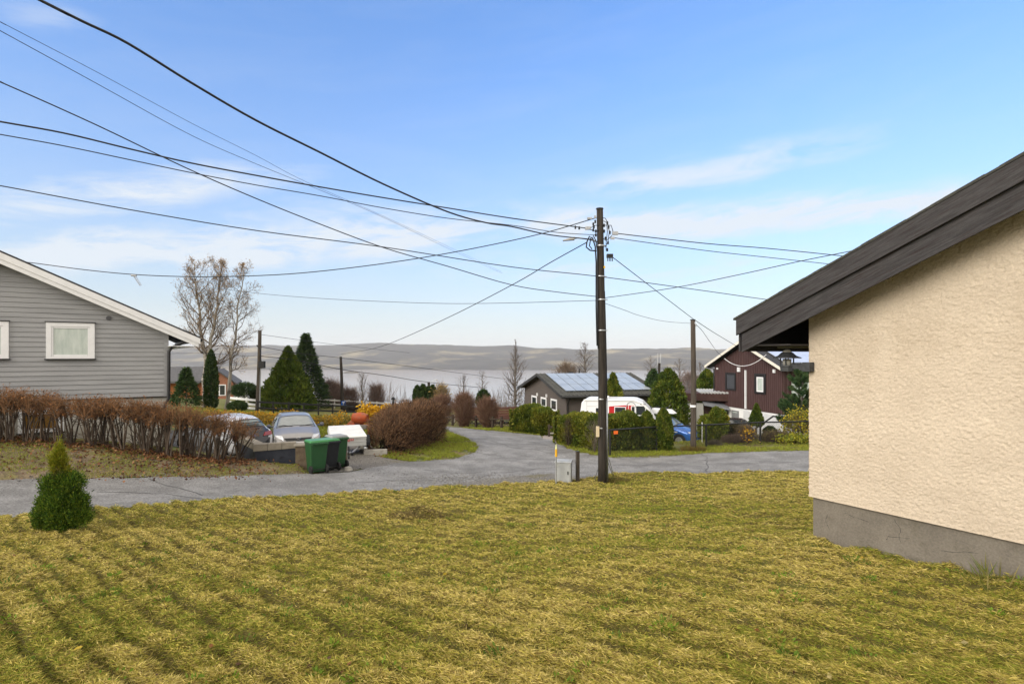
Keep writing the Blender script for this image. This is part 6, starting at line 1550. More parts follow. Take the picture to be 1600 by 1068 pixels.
def brown_hedge():
    a = gd(606, 23.9); b = gd(672, 28.4); rng = np.random.default_rng(31)
    f = Frame('hedge', a, math.atan2(b.y-a.y, b.x-a.x), 'big rounded clipped brown leafless hedge on the green traffic island', 'hedge'); L = (b-a).length; n = 19000
    u = rng.random(n); s = -.5+u*(L+1.0); th = rng.random(n)*np.pi*1.0; rr = np.sqrt(.25+.75*rng.random(n)); endf = np.sqrt(np.clip(1-np.clip((np.abs(u-.5)-.36)/.14, 0, 1)**2, .05, 1))
    lum = .88+.25*fbm(s*1.1, th*2.2, 4, 3)
    W = .98*lum*endf; hz = lambda q: np.interp(q, [-.5, 0, L*.5, L+.5], [1.65, 1.85, 2.0, 1.95])
    y = np.cos(th)*W*rr; zrel = np.sin(th)**.55*hz(s)*rr*lum*(.6+.4*endf); 
    gx = np.array([h1(a.x+(b.x-a.x)*k/10, a.y+(b.y-a.y)*k/10) for k in range(11)])-a.z; z = zrel+np.interp(s/L, np.linspace(0, 1, 11), gx)
    C = np.stack([s, y, z], 1); D = np.stack([rng.normal(0, .35, n), np.cos(th)*.6, np.sin(th)*.8+.3], 1)+rng.normal(size=(n, 3))*.4; D /= np.linalg.norm(D, axis=1, keepdims=True)
    ls = rng.uniform(.10, .26, n)[:, None]; E = C+D*ls; cols = np.array(RUST); c = cols[rng.integers(0, 4, n)]*(.7+.6*rng.random((n, 1)))
    ns = 900; s2 = rng.uniform(0, L, ns); bs = np.stack([s2, rng.normal(0, .25, ns), np.interp(s2/L, np.linspace(0, 1, 11), gx)], 1); be = bs+np.stack([rng.normal(0, .25, ns), rng.normal(0, .4, ns), rng.uniform(.7, 1.6, ns)], 1)
    A = np.concatenate([C, bs]); B = np.concatenate([E, be]); V, F = seg_arrays(A, B, np.concatenate([np.full(n, .009), np.full(ns, .016)]), np.concatenate([np.full(n, .003), np.full(ns, .007)]), 3)
    np_mesh('twigs', V, F, TWIG, f, np.repeat(np.concatenate([c, np.tile([[.05, .036, .028]], (ns, 1))]), 3, 0))
    nl = 3800; i = rng.integers(0, n, nl); lc = np.array([(.19, .08, .035), (.13, .055, .028), (.26, .13, .05), (.085, .042, .026)])[rng.integers(0, 4, nl)]
    V, F = leaf_arrays(E[i], rng.normal(size=(nl, 3)), rng.uniform(.03, .065, nl), .018, rng); np_mesh('dry_leaves', V, F, LEAF, f, lc)
brown_hedge()

def bare_tree(name, label, px, d, base_py, top_py, wpx, seed, bark, tw, r0, lean=0., nm=26, first=.22, droop=.0, up=.55, levels=3, leafn=0, leafc=None, shape=((0, .2), (.3, .8), (.55, 1), (.85, .6), (1, .15)), cat='tree', rt=.009, fork=0, kids=(4, 4, 3), group=None):
    b = P(px, base_py, d); f = Frame(name, b, 0, label, cat, group); rnd = random.Random(seed); rng = np.random.default_rng(seed)
    h = P(px, top_py, d).z-b.z; R_ = wpx/2/FP*d; p_ = prof(shape)
    T, BR, tips = [], [], []
    def grow(p, dr, L, r, lv, into):
        n = 4 if lv > 0 else 3; q = p.copy(); dd = dr.normalized(); pts = [q.copy()]
        for k in range(n):
            dd = (dd+Vector((rnd.gauss(0, .17), rnd.gauss(0, .17), rnd.gauss(0, .12)+(up*.18 if lv > 0 else up*.1)-droop*(.12 if lv > 0 else .38)))).normalized()
            e = q+dd*(L/n); ra = r*(1-.72*k/n); rb = r*(1-.72*(k+1)/n); into.append((q, e, max(ra, rt*.55), max(rb, rt*.4), lv)); q = e; pts.append(q.copy())
            if lv > 0:
                for _ in range(kids[levels-lv] if k else kids[levels-lv]//2):
                    if rnd.random() < .72:
                        a = rnd.uniform(0, 6.283); side = dd.orthogonal().normalized(); side.rotate(Matrix.Rotation(a, 3, dd)); nd = dd*.75+side*rnd.uniform(.5, .95)+Vector((0, 0, .12))
                        grow(q.lerp(pts[-2], rnd.random()), nd, L*rnd.uniform(.38, .6)*(1-.1*k), rb*.62, lv-1, BR)
        if lv <= 1: tips.append(q.copy())
    stems = [(0, 0)] if not fork else [(-fork, 0), (fork, .05)]
    for sx, sy in stems:
        q = Vector((0, 0, -.2)); n = 14; path = [q.copy()]
        for k in range(n):
            t = (k+1)/n; w = max(0, (t-.3)/.7); e = Vector((lean*h*t+sx*w*h+rnd.gauss(0, .010*h*.6), sy*w*h+rnd.gauss(0, .006*h), h*t*.97)); T.append((q, e, r0*(1-.9*k/n), r0*(1-.9*(k+1)/n), 9)); q = e; path.append(q.copy())
        for k in range(nm):
            t = first+(1-first)*((k+.5)/nm)**.9; i = min(int(t*n), n-1); o = path[i].lerp(path[i+1], t*n-i); a = k*2.4+rnd.gauss(0, .5); Lr = R_*float(p_(t))*rnd.uniform(.75, 1.15)
            el = .35+.75*t*up*1.4; grow(o, Vector((math.cos(a)*math.cos(el), math.sin(a)*math.cos(el), math.sin(el))), max(Lr*1.12, .3), max(r0*.42*(1-t*.75), rt*1.3), levels-1 if levels > 1 else 1, BR)
        tips.append(q)
    def mesh(nm_, segs, mat, n, tint=None):
        A = np.array([tuple(s[0]) for s in segs]); B = np.array([tuple(s[1]) for s in segs]); V, F = seg_arrays(A, B, [s[2] for s in segs], [s[3] for s in segs], n)
        c = None
        if tint is not None: tint = np.array(tint); c = np.repeat(tint[rng.integers(0, len(tint), len(segs))], n, 0)
        return np_mesh(nm_, V, F, mat, f, c, smooth=tint is None)
    mesh('trunk', T, bark, 10); mesh('crown', BR, TWIG, 3, tw)
    if leafn:
        tp = np.array([tuple(t) for t in tips]); i = rng.integers(0, len(tp), leafn); hi = tp[:, 2][i]/h; keep = rng.random(leafn) < .3+.7*np.clip(hi*1.4-.4, 0, 1)
        i = i[keep]; C = tp[i]+rng.normal(0, .10, (len(i), 3)); D = rng.normal(size=(len(i), 3)); D[:, 2] -= .8
        V, F = leaf_arrays(C, D, rng.uniform(.08, .16, len(i)), .022, rng); np_mesh('catkins', V, F, LEAF, f, np.array(leafc)[rng.integers(0, len(leafc), len(i))])
    return f
TANT = [(.16, .125, .098), (.22, .175, .135), (.11, .088, .07)]
GREYT = [(.14, .12, .105), (.18, .15, .13), (.11, .09, .08)]
CATK = [(.36, .24, .12), (.42, .27, .13), (.30, .20, .11)]
bare_tree('birch', 'tall leafless birch with twin upper stems and broad tan crown above the white bark trunk', 322, 44, 645, 404, 108, 5, BIRCH, TANT, .22, lean=.0, nm=20, first=.27, up=.75, levels=3, leafn=5000, leafc=CATK, fork=.085, kids=(4, 4, 3), rt=.014)
bare_tree('birch', 'slimmer leafless birch leaning right beside the white rail fence', 351, 44.5, 645, 408, 88, 8, BIRCH, TANT, .155, lean=.125, nm=24, first=.26, levels=3, leafn=2000, leafc=CATK, kids=(4, 4, 3), rt=.013, droop=.2)
evergreen('cypress', 'narrow dark columnar cypress standing behind the birch trunk', 'conifer', 330, 43, 549, 19, COLM, DARKG+THUJA[:1], 5200, .16, .05, 21, amp=.14, base_py=638)
evergreen('spruce', 'young spruce between clapboard house and birch trunk', 'conifer', 291, 42, 576, 40, SPR, SPRUC, 4200, .28, .035, 22, amp=.4, up=.1, out=1.1, base_py=633, rf_lump=(9, 16))
evergreen('bush', 'dark round clipped bush at the foot of the leaning birch', 'bush', 371, 43, 627, 29, BALL, DARKG+THUJA[:1], 2600, .13, .045, 23, amp=.15, base_py=643)
evergreen('pine', 'small dark pine with open crown beside the white rail fence', 'conifer', 382, 50, 600, 38, BALL, DARKG, 2400, .3, .035, 24, amp=.45, up=.6, jit=.8, base_py=628, stem=.5)
evergreen('bush', 'mid-green shrub between small pine and big thuja', 'bush', 409, 51, 609, 34, BALL, [(.05, .065, .02), (.07, .085, .025)], 2600, .2, .06, 25, amp=.35, base_py=642)
evergreen('thuja', 'big broad green thuja cone in front of the dark spruce', 'conifer', 450, 48, 546, 80, CON2, THUJA[:3], 15000, .30, .055, 26, amp=.34, base_py=645, rf_lump=(12, 20))
evergreen('spruce', 'tall dark blue-green spruce behind the big thuja', 'conifer', 478, 52, 523, 70, SPR, DARKG+[(.03, .05, .038)], 12000, .38, .045, 27, amp=.42, up=.05, out=1.1, droop=.3, base_py=646, rf_lump=(10, 20))
for k, (px, d, top, w, lab) in enumerate(((513, 54, 598, 34, 'pinkish leafless shrub right of the tall dark spruce'), (545, 55, 612, 30, 'low leafless shrub just right of the slim pole with sign'), (588, 56, 606, 24, 'thin leafless shrub left of the far chimney block'), (525, 57, 604, 26, 'leafless shrub directly behind the slim pole'))):
    twiggy('bare_shrub', lab, 'shrub', px, d, top, w, 1500, 50+k, [(.17, .115, .095), (.14, .095, .08), (.2, .14, .11)], r=.012, shape=[(0, .5), (.4, .9), (.8, .8), (1, .5)], ln=.7, base_py=646, group='bare shrubs before the lake')
twiggy('bare_shrub', 'dark low rounded bush under the blue sign', 'shrub', 549, 51, 632, 24, 1600, 57, [(.06, .045, .04), (.08, .06, .05)], r=.012, ln=.4, base_py=648)
bare_tree('bare_tree', 'single leafless garden tree right of the slim pole with blue sign', 566, 52, 648, 586, 48, 9, BARK, GREYT, .12, nm=20, first=.25, levels=2, kids=(4, 3, 2), rt=.012, up=.9, droop=0)
for k, (px, top, w) in enumerate(((652, 604, 12), (661, 602, 13), (669, 606, 12), (676, 603, 10))):
    evergreen('thuja', ['leftmost spire of the four-spired thuja clump under the far street lamp', 'second spire from the left in the thuja clump under the far street lamp', 'third spire from the left in the thuja clump under the far street lamp', 'rightmost spire of the four-spired thuja clump under the far street lamp'][k], 'conifer', px, 50, top, w, COLM, DARKG+THUJA[:1], 2000, .2, .05, 60+k, amp=.12, base_py=634, group='spires of the thuja clump')
for k, (px, d, top, w, bp, lab) in enumerate(((690, 45, 622, 40, 668, 'leafless tan shrub rising just behind the clipped brown hedge'), (725, 41.5, 619, 32, 667, 'vase-shaped rusty shrub on the fence line by the lane'), (762, 40.5, 627, 30, 671, 'rounded rusty shrub on the fence line next to the timber terrace'))):
    twiggy('bare_shrub', lab, 'shrub', px, d, top, w, 3200, 70+k, [(.17, .095, .065), (.13, .075, .055), (.21, .125, .08)], r=.009, shape=[(0, .25), (.3, .8), (.7, 1), (.92, .7), (1, .3)], ln=.45, base_py=bp, group='rusty shrubs along the lane')
twiggy('bare_shrub', 'straw-coloured shrub with a few leaves right of the thuja clump', 'shrub', 690, 50, 606, 22, 1300, 79, [(.26, .19, .10), (.2, .15, .09)], r=.012, ln=.5, base_py=640, lcols=[(.4, .28, .1)], nl=300, lsize=.15)
bare_tree('bare_tree', 'spreading leafless tree above the shrubs by the lane', 724, 52, 640, 588, 38, 11, BARK, GREYT, .11, nm=18, first=.3, levels=2, kids=(4, 3, 2), rt=.012, up=.8)
bare_tree('bare_tree', 'feathery grey birch behind the small dark conical bush', 753, 58, 636, 579, 30, 12, BARK, GREYT, .10, nm=26, first=.2, levels=2, kids=(5, 3, 2), rt=.012, droop=.8)
evergreen('bush', 'small dark conical bush below the feathery grey birch', 'bush', 755, 55, 610, 22, BALL, DARKG, 2000, .2, .06, 82, amp=.15, base_py=640)
bare_tree('bare_tree', 'tall pyramidal leafless tree behind the timber terrace', 805, 54, 640, 530, 62, 13, BARK, GREYT, .15, nm=46, first=.06, levels=2, kids=(6, 4, 2), rt=.013, up=1.0, shape=((0, .75), (.25, 1), (.6, .6), (.85, .28), (1, .06)))
bare_tree('bare_tree', 'drooping leafless birch rising behind the bungalow roof', 914, 62, 640, 533, 50, 14, BARK, GREYT, .18, nm=34, first=.35, levels=2, kids=(6, 4, 2), rt=.015, droop=1.2)
twiggy('bare_shrub', 'broad tan shrub showing over the bungalow ridge', 'shrub', 885, 62, 573, 46, 1400, 84, [(.2, .15, .11), (.16, .12, .09)], r=.015, ln=.8, base_py=620)
bare_tree('bare_tree', 'leafless tree behind the tall thuja, left of the far pole', 1017, 60, 640, 556, 34, 15, BARK, GREYT, .12, nm=24, first=.4, levels=2, kids=(4, 3, 2), rt=.014)
bare_tree('bare_tree', 'leafless tree between tall thuja and banded pole', 1062, 58, 640, 560, 44, 16, BARK, GREYT, .13, nm=24, first=.4, levels=2, kids=(4, 3, 2), rt=.014)
bare_tree('bare_tree', 'leafless tree right of the banded pole behind the carport', 1094, 60, 640, 566, 36, 17, BARK, GREYT, .12, nm=24, first=.4, levels=2, kids=(4, 3, 2), rt=.014)
twiggy('bare_shrub', 'pale leafless shrub mass behind the carport roof', 'shrub', 1078, 54, 588, 40, 1600, 87, [(.24, .18, .16), (.19, .15, .13)], r=.013, ln=.7, base_py=630)

def clipped_hedge(name, label, a, b, depth, hz, n, seed, cols, size, width, taper=.12):
    f = Frame(name, on(a.x, a.y), math.atan2(b.y-a.y, b.x-a.x), label, 'hedge'); rng = np.random.default_rng(seed); L = math.hypot(b.x-a.x, b.y-a.y)
    s = rng.random(n)*L; th = rng.random(n); zz = rng.random(n); h = np.interp(s/L, np.linspace(0, 1, len(hz)), hz)
    # round-cornered box shell
    side = rng.random(n); top = side < .30
    y = np.where(top, rng.uniform(-1, 1, n), np.where(side < .78, -1, 1))*depth/2; z = np.where(top, 1, zz**.9)*h
    lum = fbm(s*2.2, z*2.5+y*1.3, seed, 4); push = (lum-.45)*.38
    rc = np.clip(1-(1-np.abs(s/L*2-1))*L/.9, 0, 1); y *= 1-.35*rc**2; z *= 1-.16*rc**2
    er = np.clip((z/h-.78)/.22, 0, 1); y *= 1-.28*er**2
    nrm = np.stack([np.zeros(n), np.where(top, 0, np.sign(y)), np.where(top, 1, .15)], 1); inn = rng.random(n)**2*.22
    C = np.stack([s, y, z], 1)+nrm*(push-inn)[:, None]+rng.normal(0, .03, (n, 3))
    gx = np.array([h1(a.x+(b.x-a.x)*k/8, a.y+(b.y-a.y)*k/8) for k in range(9)])-h1(a.x, a.y); C[:, 2] += np.interp(s/L, np.linspace(0, 1, 9), gx)
    # rounded ends
    ne = n//5; th2 = rng.uniform(-1, 1, ne); ez = rng.random(ne); e0 = rng.random(ne) < .5; hx = np.where(e0, hz[0], hz[-1])
    Ce = np.stack([np.where(e0, 0, L)+np.where(e0, -1, 1)*(.12+.3*np.sqrt(1-th2**2))*(.75+.5*vnoise(th2*3, ez*4, seed)), th2*depth/2*.85, ez**.9*hx*.95+np.where(e0, gx[0], gx[-1])], 1); C = np.concatenate([C, Ce])
    D = np.concatenate([nrm, np.stack([np.where(e0, -1, 1), th2, np.full(ne, .2)], 1)])*.6+np.array([0, 0, .75])+rng.normal(size=(n+ne, 3))*.45
    key = np.clip(np.concatenate([fbm(s*2.4, C[:n, 2]*2.6, seed+3, 3), rng.random(ne)])*1.5-.25+rng.normal(0, .14, n+ne), 0, .999)
    V, F = leaf_arrays(C, D, size*rng.uniform(.6, 1.3, n+ne), width*rng.uniform(.7, 1.3, n+ne), rng); np_mesh('foliage', V, F, LEAF, f, col_var(cols, n+ne, rng, key))
    A, B = [], []
    for k in range(int(L/.45)+1): A.append((k*.45, 0, -.2)); B.append((k*.45+rng.normal(0, .1), rng.normal(0, .1), h.mean()*.8))
    V, F = seg_arrays(A, B, [.045]*len(A), [.015]*len(A), 6); np_mesh('stems', V, F, BARK, f)
    # inner twig mass that fills the heart of the hedge
    m_ = n//3; s3 = rng.random(m_)*L; C3 = np.stack([s3, rng.normal(0, depth*.16, m_), rng.random(m_)*np.interp(s3/L, np.linspace(0, 1, len(hz)), hz)*.9+np.interp(s3/L, np.linspace(0, 1, 9), gx)], 1)
    V, F = leaf_arrays(C3, rng.normal(size=(m_, 3)), size*1.6, width*2.2, rng); np_mesh('inner_foliage', V, F, LEAF, f, col_var(cols, m_, rng, rng.random(m_)))
    return f
HG = [(.06, .085, .012), (.10, .13, .016), (.15, .165, .02), (.21, .20, .026)]
clipped_hedge('hedge', 'rounded green thuja hedge in front of the bungalow gable', gd(812, 36.2), gd(858, 34.8), 1.5, [1.45, 1.62, 1.6, 1.5], 15000, 91, HG, .13, .036)
h0 = gd(884, 28.6); h1_ = gd(962, 25.4); 
clipped_hedge('hedge', 'long clipped thuja hedge hiding the lower half of the caravan', gd(881, 28.8), gd(950, 26.3), 1.1, [1.4, 1.45, 1.55, 1.6], 19000, 92, HG, .11, .03)
clipped_hedge('hedge', 'dense green thuja hedge between the utility pole and single thujas', gd(954, 26.4), gd(998, 26.9), 1.0, [1.6, 1.62, 1.66, 1.62], 13000, 93, THUJA+HG[:2], .11, .03)
twiggy('bare_shrub', 'brown dead patch of twigs at the left end of the long thuja hedge', 'shrub', 888, 27.4, 658, 14, 300, 94, [(.06, .045, .03), (.09, .065, .04)], r=.006, ln=.25)
twiggy('bare_shrub', 'thin bare twigs sticking out of the hedge left of the utility pole', 'shrub', 929, 25.6, 662, 22, 160, 95, [(.16, .13, .10)], r=.005, ln=.4)
evergreen('thuja', 'slender upright thuja, left of the pair beside the wire fence', 'conifer', 1011, 26.7, 644, 27, COLM, THUJA, 6200, .11, .03, 101, amp=.13, group='single thujas by the wire fence')
evergreen('thuja', 'slender upright thuja, right of the pair beside the blue car', 'conifer', 1036.5, 26.6, 640, 29, COLM, THUJA, 6600, .11, .03, 102, amp=.13, group='single thujas by the wire fence')
evergreen('thuja', 'yellow-green thuja between bungalow roof and caravan', 'conifer', 958, 37.5, 586, 60, CON2, HG, 6500, .2, .05, 103, amp=.36)
evergreen('thuja', 'tall bushy thuja between the bungalow and the carport', 'conifer', 1044, 39.5, 579, 62, EGG, THUJA, 10500, .22, .05, 104, amp=.36, rf_lump=(9, 13))
evergreen('thuja', 'dark thuja mostly hidden behind the tall bushy thuja', 'conifer', 1021, 44, 580, 38, EGG, DARKG+SPRUC, 4500, .24, .06, 105, amp=.25)
evergreen('thuja', 'green thuja at the left edge of the brown house', 'conifer', 1105, 47, 580, 40, EGG, THUJA, 5200, .24, .06, 106, amp=.25, base_py=640)
evergreen('thuja', 'bushy light green thuja in the garden left of the round hedge', 'conifer', 1119, 29.5, 638, 34, EGG, THUJA[1:]+HG[1:2], 5200, .13, .035, 107, amp=.2)
evergreen('bush', 'round clipped brownish-green bush in the garden', 'bush', 1147, 30, 664, 26, BALL, [(.05, .05, .018), (.07, .06, .022), (.09, .06, .03)], 3600, .10, .03, 108, amp=.1)
evergreen('shrub', 'bright yellow shrub behind the light green thuja', 'shrub', 1127, 31.5, 641, 22, BALL, YELG+[(.3, .24, .02)], 1500, .15, .045, 109, amp=.4)
evergreen('shrub', 'yellow-green shrub next to the slim white post', 'shrub', 1102, 30.5, 650, 24, BALL, YELG, 1500, .14, .045, 110, amp=.4)
evergreen('topiary_tree', 'small lollipop conifer with teardrop head on a bare stem', 'conifer', 1182, 30.5, 632, 21, [(0, .6), (.12, 1), (.35, .9), (.7, .45), (1, .03)], THUJA[:3], 4200, .10, .028, 111, amp=.1, stem=.75, trunk=.05)
evergreen('bush', 'dark green round bush by the white parapet', 'bush', 1203, 31, 667, 20, BALL, DARKG+THUJA[:1], 2200, .11, .035, 112, amp=.15)
twiggy('bare_shrub', 'brown twiggy shrub beside the round clipped bush', 'shrub', 1164, 29.5, 669, 26, 1500, 113, [(.14, .10, .06), (.18, .13, .07)], r=.006, ln=.25, lcols=[(.2, .14, .05)], nl=300)
twiggy('bare_shrub', 'low purple-brown shrub behind the middle fence post', 'shrub', 1150, 28.4, 684, 50, 1900, 114, [(.10, .075, .06), (.14, .10, .075)], r=.006, ln=.22, ell=.5)
twiggy('bare_shrub', 'low brown heather patch right of the middle fence post', 'shrub', 1212, 28.6, 679, 58, 2600, 115, [(.12, .085, .065), (.16, .11, .08), (.1, .09, .04)], r=.006, ln=.25, ell=.5, lcols=[(.2, .17, .05)], nl=500)
twiggy('bare_shrub', 'low greyish twigs near the left fence post', 'shrub', 1116, 27.9, 692, 24, 700, 116, [(.13, .11, .08)], r=.005, ln=.2, ell=.5)
twiggy('yellow_shrub', 'yellow-leaved shrub right beside the stucco house corner', 'shrub', 1249, 29, 652, 40, 900, 117, [(.16, .12, .06)], r=.006, ln=.4, lcols=[(.45, .34, .03), (.30, .28, .03), (.16, .18, .03)], nl=1700, lsize=.10)
twiggy('yellow_shrub', 'yellow-green groundcover plant along the fence foot', 'shrub', 1242, 28, 686, 56, 500, 118, [(.16, .14, .05)], r=.005, ln=.2, ell=.4, lcols=[(.35, .32, .03), (.22, .24, .03), (.14, .18, .03)], nl=1900, lsize=.09)
twiggy('yellow_shrub', 'small rose stem with orange-yellow head by the fence', 'shrub', 1169, 27.7, 676, 8, 60, 119, [(.10, .07, .05)], r=.006, ln=.3, lcols=[(.5, .26, .02), (.45, .3, .03)], nl=130, lsize=.08)
def big_pine():
    d = 31; b = gd(1253, d); f = Frame('pine', b, 0, 'green pine with loose upswept branches between lantern and fence', 'conifer'); rng = np.random.default_rng(120); parts = []; A, B, RA, RB = [], [], [], []
    top = f.loc(P(1253, 574, d)).z; A.append((0, 0, -.2)); B.append((0, 0, top*.93)); RA.append(.07); RB.append(.015)
    for k in range(85):
        t = rng.uniform(.10, 1); L = 1.2*(1-t)**.6+.15; a = rng.random()*6.283; o = np.array((0, 0, top*t*.9)); e = o+np.array((math.cos(a)*L, math.sin(a)*L, L*.35+.1)); A.append(o); B.append(e); RA.append(.02); RB.append(.008)
        for _ in range(8):
            q = o+(e-o)*rng.uniform(.35, 1.0)+rng.normal(0, .05, 3); n = 100; u = rng.random((n, 1)); dr = (e-o)/np.linalg.norm(e-o)*.7+np.array((0, 0, .45)); C = q+dr*u*.22
            D = dr+rng.normal(size=(n, 3))*.75; V, F = leaf_arrays(C, D, rng.uniform(.09, .16, n), .009, rng); parts.append((V, F, col_var([(.035, .075, .028), (.055, .10, .036), (.08, .13, .045)], n, rng, np.full(n, rng.random()))))
    V, F, C = joinVF(parts); np_mesh('crown', V, F, LEAF, f, C); V, F = seg_arrays(A, B, RA, RB, 6); np_mesh('trunk', V, F, BARK, f)
big_pine()
def flower_band():
    rng = np.random.default_rng(130); n = 9000; px = rng.uniform(322, 615, n); d = 33+rng.normal(0, .9, n)+(px-322)*.012
    x = (px-800)/FP*d; hh = .3+1.15*np.maximum(fbm(x*.9, d*.6, 3, 4)-.25, 0); z = H(x, d)+rng.random(n)**.7*hh
    D = rng.normal(size=(n, 3)); D[:, 2] = np.abs(D[:, 2]); key = fbm(x*1.3, d*1.1, 9, 3)+rng.normal(0, .12, n)
    pal = np.array([(.17, .15, .04), (.24, .18, .04), (.34, .20, .03), (.55, .30, .02)]); c = pal[np.clip(((key-.2)*5.5).astype(int)+(rng.random(n) < (z-H(x, d))/hh*.5), 0, 3)]
    V, F = leaf_arrays(np.stack([x, d, z], 1), D, rng.uniform(.10, .2, n), .04, rng); o = np_mesh('autumn_shrubs', V, F, LEAF, tint=c); tag(o, 'band of low shrubs with orange-yellow autumn leaves behind the cars', 'shrubs', kind='stuff')
flower_band()
for k, (px, top, w, lab) in enumerate(((571, 640, 20, 'bright yellow autumn shrub right above the orange mixer drum'), (586, 643, 24, 'bright yellow autumn shrub between the mixer and the brown hedge'), (602, 642, 16, 'bright yellow autumn shrub tucked against the clipped brown hedge'))):
    twiggy('yellow_shrub', lab, 'shrub', px, 34, top, w, 260, 140+k, [(.2, .14, .05)], r=.007, ln=.3, lcols=[(.62, .36, .02), (.7, .42, .03), (.5, .28, .02)], nl=1000, lsize=.15, group='bright yellow shrubs by the mixer')
def bare_slope():
    """far leafless scrub on the slope falling to the lake"""
    rng = np.random.default_rng(150); n = 9000; x = rng.uniform(-70, 70, n); y = rng.uniform(66, 110, n); z = H(x, y); hgt = rng.uniform(.8, 3.4, n)*(.4+fbm(x*.12, y*.12, 4, 3))
    A = np.stack([x, y, z], 1); B = A+np.stack([rng.normal(0, .4, n), rng.normal(0, .4, n), hgt], 1); B2 = (A+B)/2; E2 = B2+np.stack([rng.normal(0, .6, n), rng.normal(0, .6, n), hgt*.45], 1)
    V, F = seg_arrays(np.concatenate([A, B2]), np.concatenate([B, E2]), np.full(2*n, .03), np.full(2*n, .01), 3); c = np.array(GREYT)[rng.integers(0, 3, 2*n)]; o = np_mesh('scrub_slope', V, F, TWIG, tint=np.repeat(c, 3, 0)); tag(o, 'leafless scrub on the slope down to the lake', 'scrub', kind='stuff')
bare_slope()
def pole_foot_grass():
    rng = np.random.default_rng(160)
    for (name, lab, c, n, r, hh, pal) in (('grass_tuft', 'mound of dry brown grass at the foot of the banded pole', gd(1083, 26.4), 1500, .55, .28, [(.22, .15, .05), (.15, .11, .03), (.13, .13, .03)]), ('grass_tuft', 'tangle of dry grass around the foot of the main utility pole', on(MP.x+.35, MP.y+.35), 1600, .5, .22, [(.25, .18, .07), (.17, .13, .04), (.13, .15, .03)]), ('grass_tuft', 'straggly tall grass against the stucco house plinth', Vector(stucco.M @ Vector((2.15, -.16, 0))), 110, .34, .34, [(.3, .25, .09), (.17, .16, .04), (.12, .15, .03)])):
        g = on(c.x, c.y); a = rng.random(n)*6.283; rr = r*np.sqrt(rng.random(n)); C = np.stack([g.x+np.cos(a)*rr, g.y+np.sin(a)*rr*.7, H(g.x+np.cos(a)*rr, g.y+np.sin(a)*rr*.7)+.03+.10*np.clip(1-rr/r, 0, 1)], 1)
        D = np.stack([np.cos(a)*.5, np.sin(a)*.5, np.ones(n)], 1)+rng.normal(size=(n, 3))*.45; V, F = leaf_arrays(C, D, rng.uniform(.4, 1, n)*hh, .006, rng)
        o = np_mesh(name, V, F, LEAF, tint=np.array(pal)[rng.integers(0, 3, n)]); tag(o, lab, 'grass', kind='stuff')
    n = 1500; a = rng.random(n)*6.283; rr = rng.random(n)**.6; C = np.stack([HEAP.x+np.cos(a)*rr*.65, HEAP.y+np.sin(a)*rr*.5, H(HEAP.x+np.cos(a)*rr*.65, HEAP.y+np.sin(a)*rr*.5)+.03+lawn_rel(HEAP.x+np.cos(a)*rr*.65, HEAP.y+np.sin(a)*rr*.5)], 1)
    D = rng.normal(size=(n, 3)); D[:, 2] = np.abs(D[:, 2])*.5; V, F = leaf_arrays(C, D, rng.uniform(.08, .2, n), .006, rng); o = np_mesh('grass_heap', V, F, LEAF, tint=np.array([(.14, .10, .04), (.10, .08, .03), (.2, .15, .06)])[rng.integers(0, 3, n)]); tag(o, 'small brown heap of raked cuttings on the lawn', 'grass heap', kind='stuff')
pole_foot_grass()

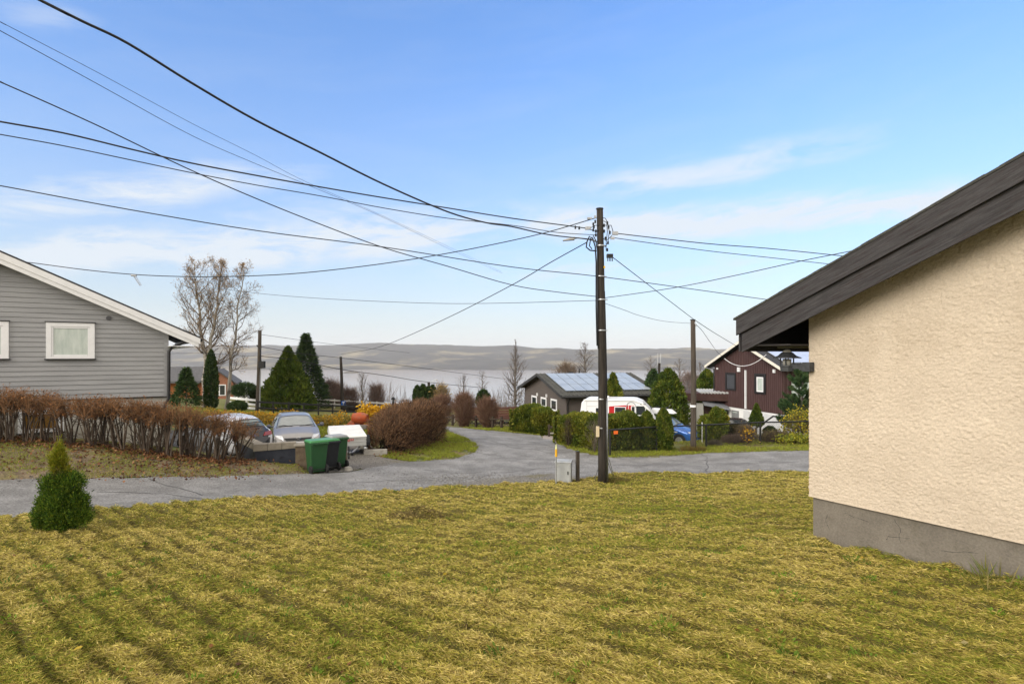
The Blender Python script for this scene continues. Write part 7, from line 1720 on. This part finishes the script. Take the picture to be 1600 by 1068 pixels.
def lawn_scatter():
    rng = np.random.default_rng(200); n = 420; d = 4+14*rng.random(n)**1.2; x = (rng.random(n)*2-1)*.9*d; ok = inpoly(x, d, LP)&~(((x-4.18)*.864+(d-8)*.504 > -.1)&((x-4.18)*.504-(d-8)*.864 > -.1)); x, d = x[ok], d[ok]; n = len(x)
    D = rng.normal(size=(n, 3)); D[:, 2] *= .25; V, F = leaf_arrays(np.stack([x, d, H(x, d)+.05+lawn_rel(x, d)+rng.random(n)*.02], 1), D, rng.uniform(.03, .07, n), rng.uniform(.012, .024, n), rng)
    pal = np.array([(.20, .09, .035), (.13, .06, .03), (.45, .32, .04), (.09, .05, .03), (.5, .42, .2)]); o = np_mesh('lawn_leaves', V, F, LEAF, tint=pal[rng.integers(0, 5, n)]); tag(o, 'single fallen leaves lying on the mown lawn', 'fallen leaves', kind='stuff')
    # low broad weeds and clover between the cuttings
    A, DD, C = [], [], []
    for _ in range(260):
        dd = 4+12*rng.random()**1.2; xx = (rng.random()*2-1)*.9*dd
        if not inpoly(np.array([xx]), np.array([dd]), LP)[0] or ((xx-4.18)*.864+(dd-8)*.504 > -.1 and (xx-4.18)*.504-(dd-8)*.864 > -.1): continue
        z = h1(xx, dd)+.035+float(lawn_rel(np.array([xx]), np.array([dd]))[0]); k = rng.integers(14, 40); r = rng.uniform(.05, .16); a = rng.random(k)*6.283; rr = r*np.sqrt(rng.random(k)); g = rng.uniform(.7, 1.3)
        for j in range(k): A.append((xx+math.cos(a[j])*rr[j], dd+math.sin(a[j])*rr[j], z+rng.random()*.03)); DD.append((math.cos(a[j]), math.sin(a[j]), .5+rng.random())); C.append((.12*g, .19*g, .02))
    V, F = leaf_arrays(np.array(A), np.array(DD), rng.uniform(.025, .055, len(A)), .009, rng); o = np_mesh('lawn_weeds', V, F, LEAF, tint=np.array(C)); tag(o, 'small green weeds and clover in the mown lawn', 'weeds', kind='stuff')
lawn_scatter()
def road_grit():
    """loose stones along the crumbling road edges"""
    rng = np.random.default_rng(210); L = [near_edge[2:], right_edge[:3], [p for p in branch_l], far_left[:6], far_right[2:6], mouth_l]; C = []
    for pl in L:
        for a, b in zip(pl, pl[1:]):
            ln = math.hypot(b.x-a.x, b.y-a.y)
            for _ in range(int(ln*55)):
                t = rng.random(); C.append((a.x+(b.x-a.x)*t+rng.normal(0, .16), a.y+(b.y-a.y)*t+rng.normal(.06, .16)))
    c0 = gp(760, 757)
    for _ in range(2600): C.append((c0.x+rng.normal(0, 1.6), c0.y+rng.normal(.4, .8)))
    C = np.array(C); n = len(C); s = rng.uniform(.008, .026, n); P0 = np.column_stack([C, H(C[:, 0], C[:, 1])+.042]); O = np.array([(1, 0, 0), (0, 1, 0), (-1, 0, 0), (0, -1, 0), (0, 0, .9), (0, 0, -.6)], float)
    V = P0[:, None]+O[None]*s[:, None, None]*rng.uniform(.6, 1.2, (n, 6, 1)); F = np.array([(0, 1, 4), (1, 2, 4), (2, 3, 4), (3, 0, 4), (1, 0, 5), (2, 1, 5), (3, 2, 5), (0, 3, 5)]); F = (np.arange(n)*6)[:, None, None]+F[None]
    c = rng.uniform(.09, .32, (n, 1))*np.array([[1, .97, .92]]); o = np_mesh('road_grit', V.reshape(-1, 3), F.reshape(-1, 3), TWIG, tint=np.repeat(c, 8, 0)); tag(o, 'loose grit and small stones along the road edges', 'gravel', kind='stuff')
road_grit()
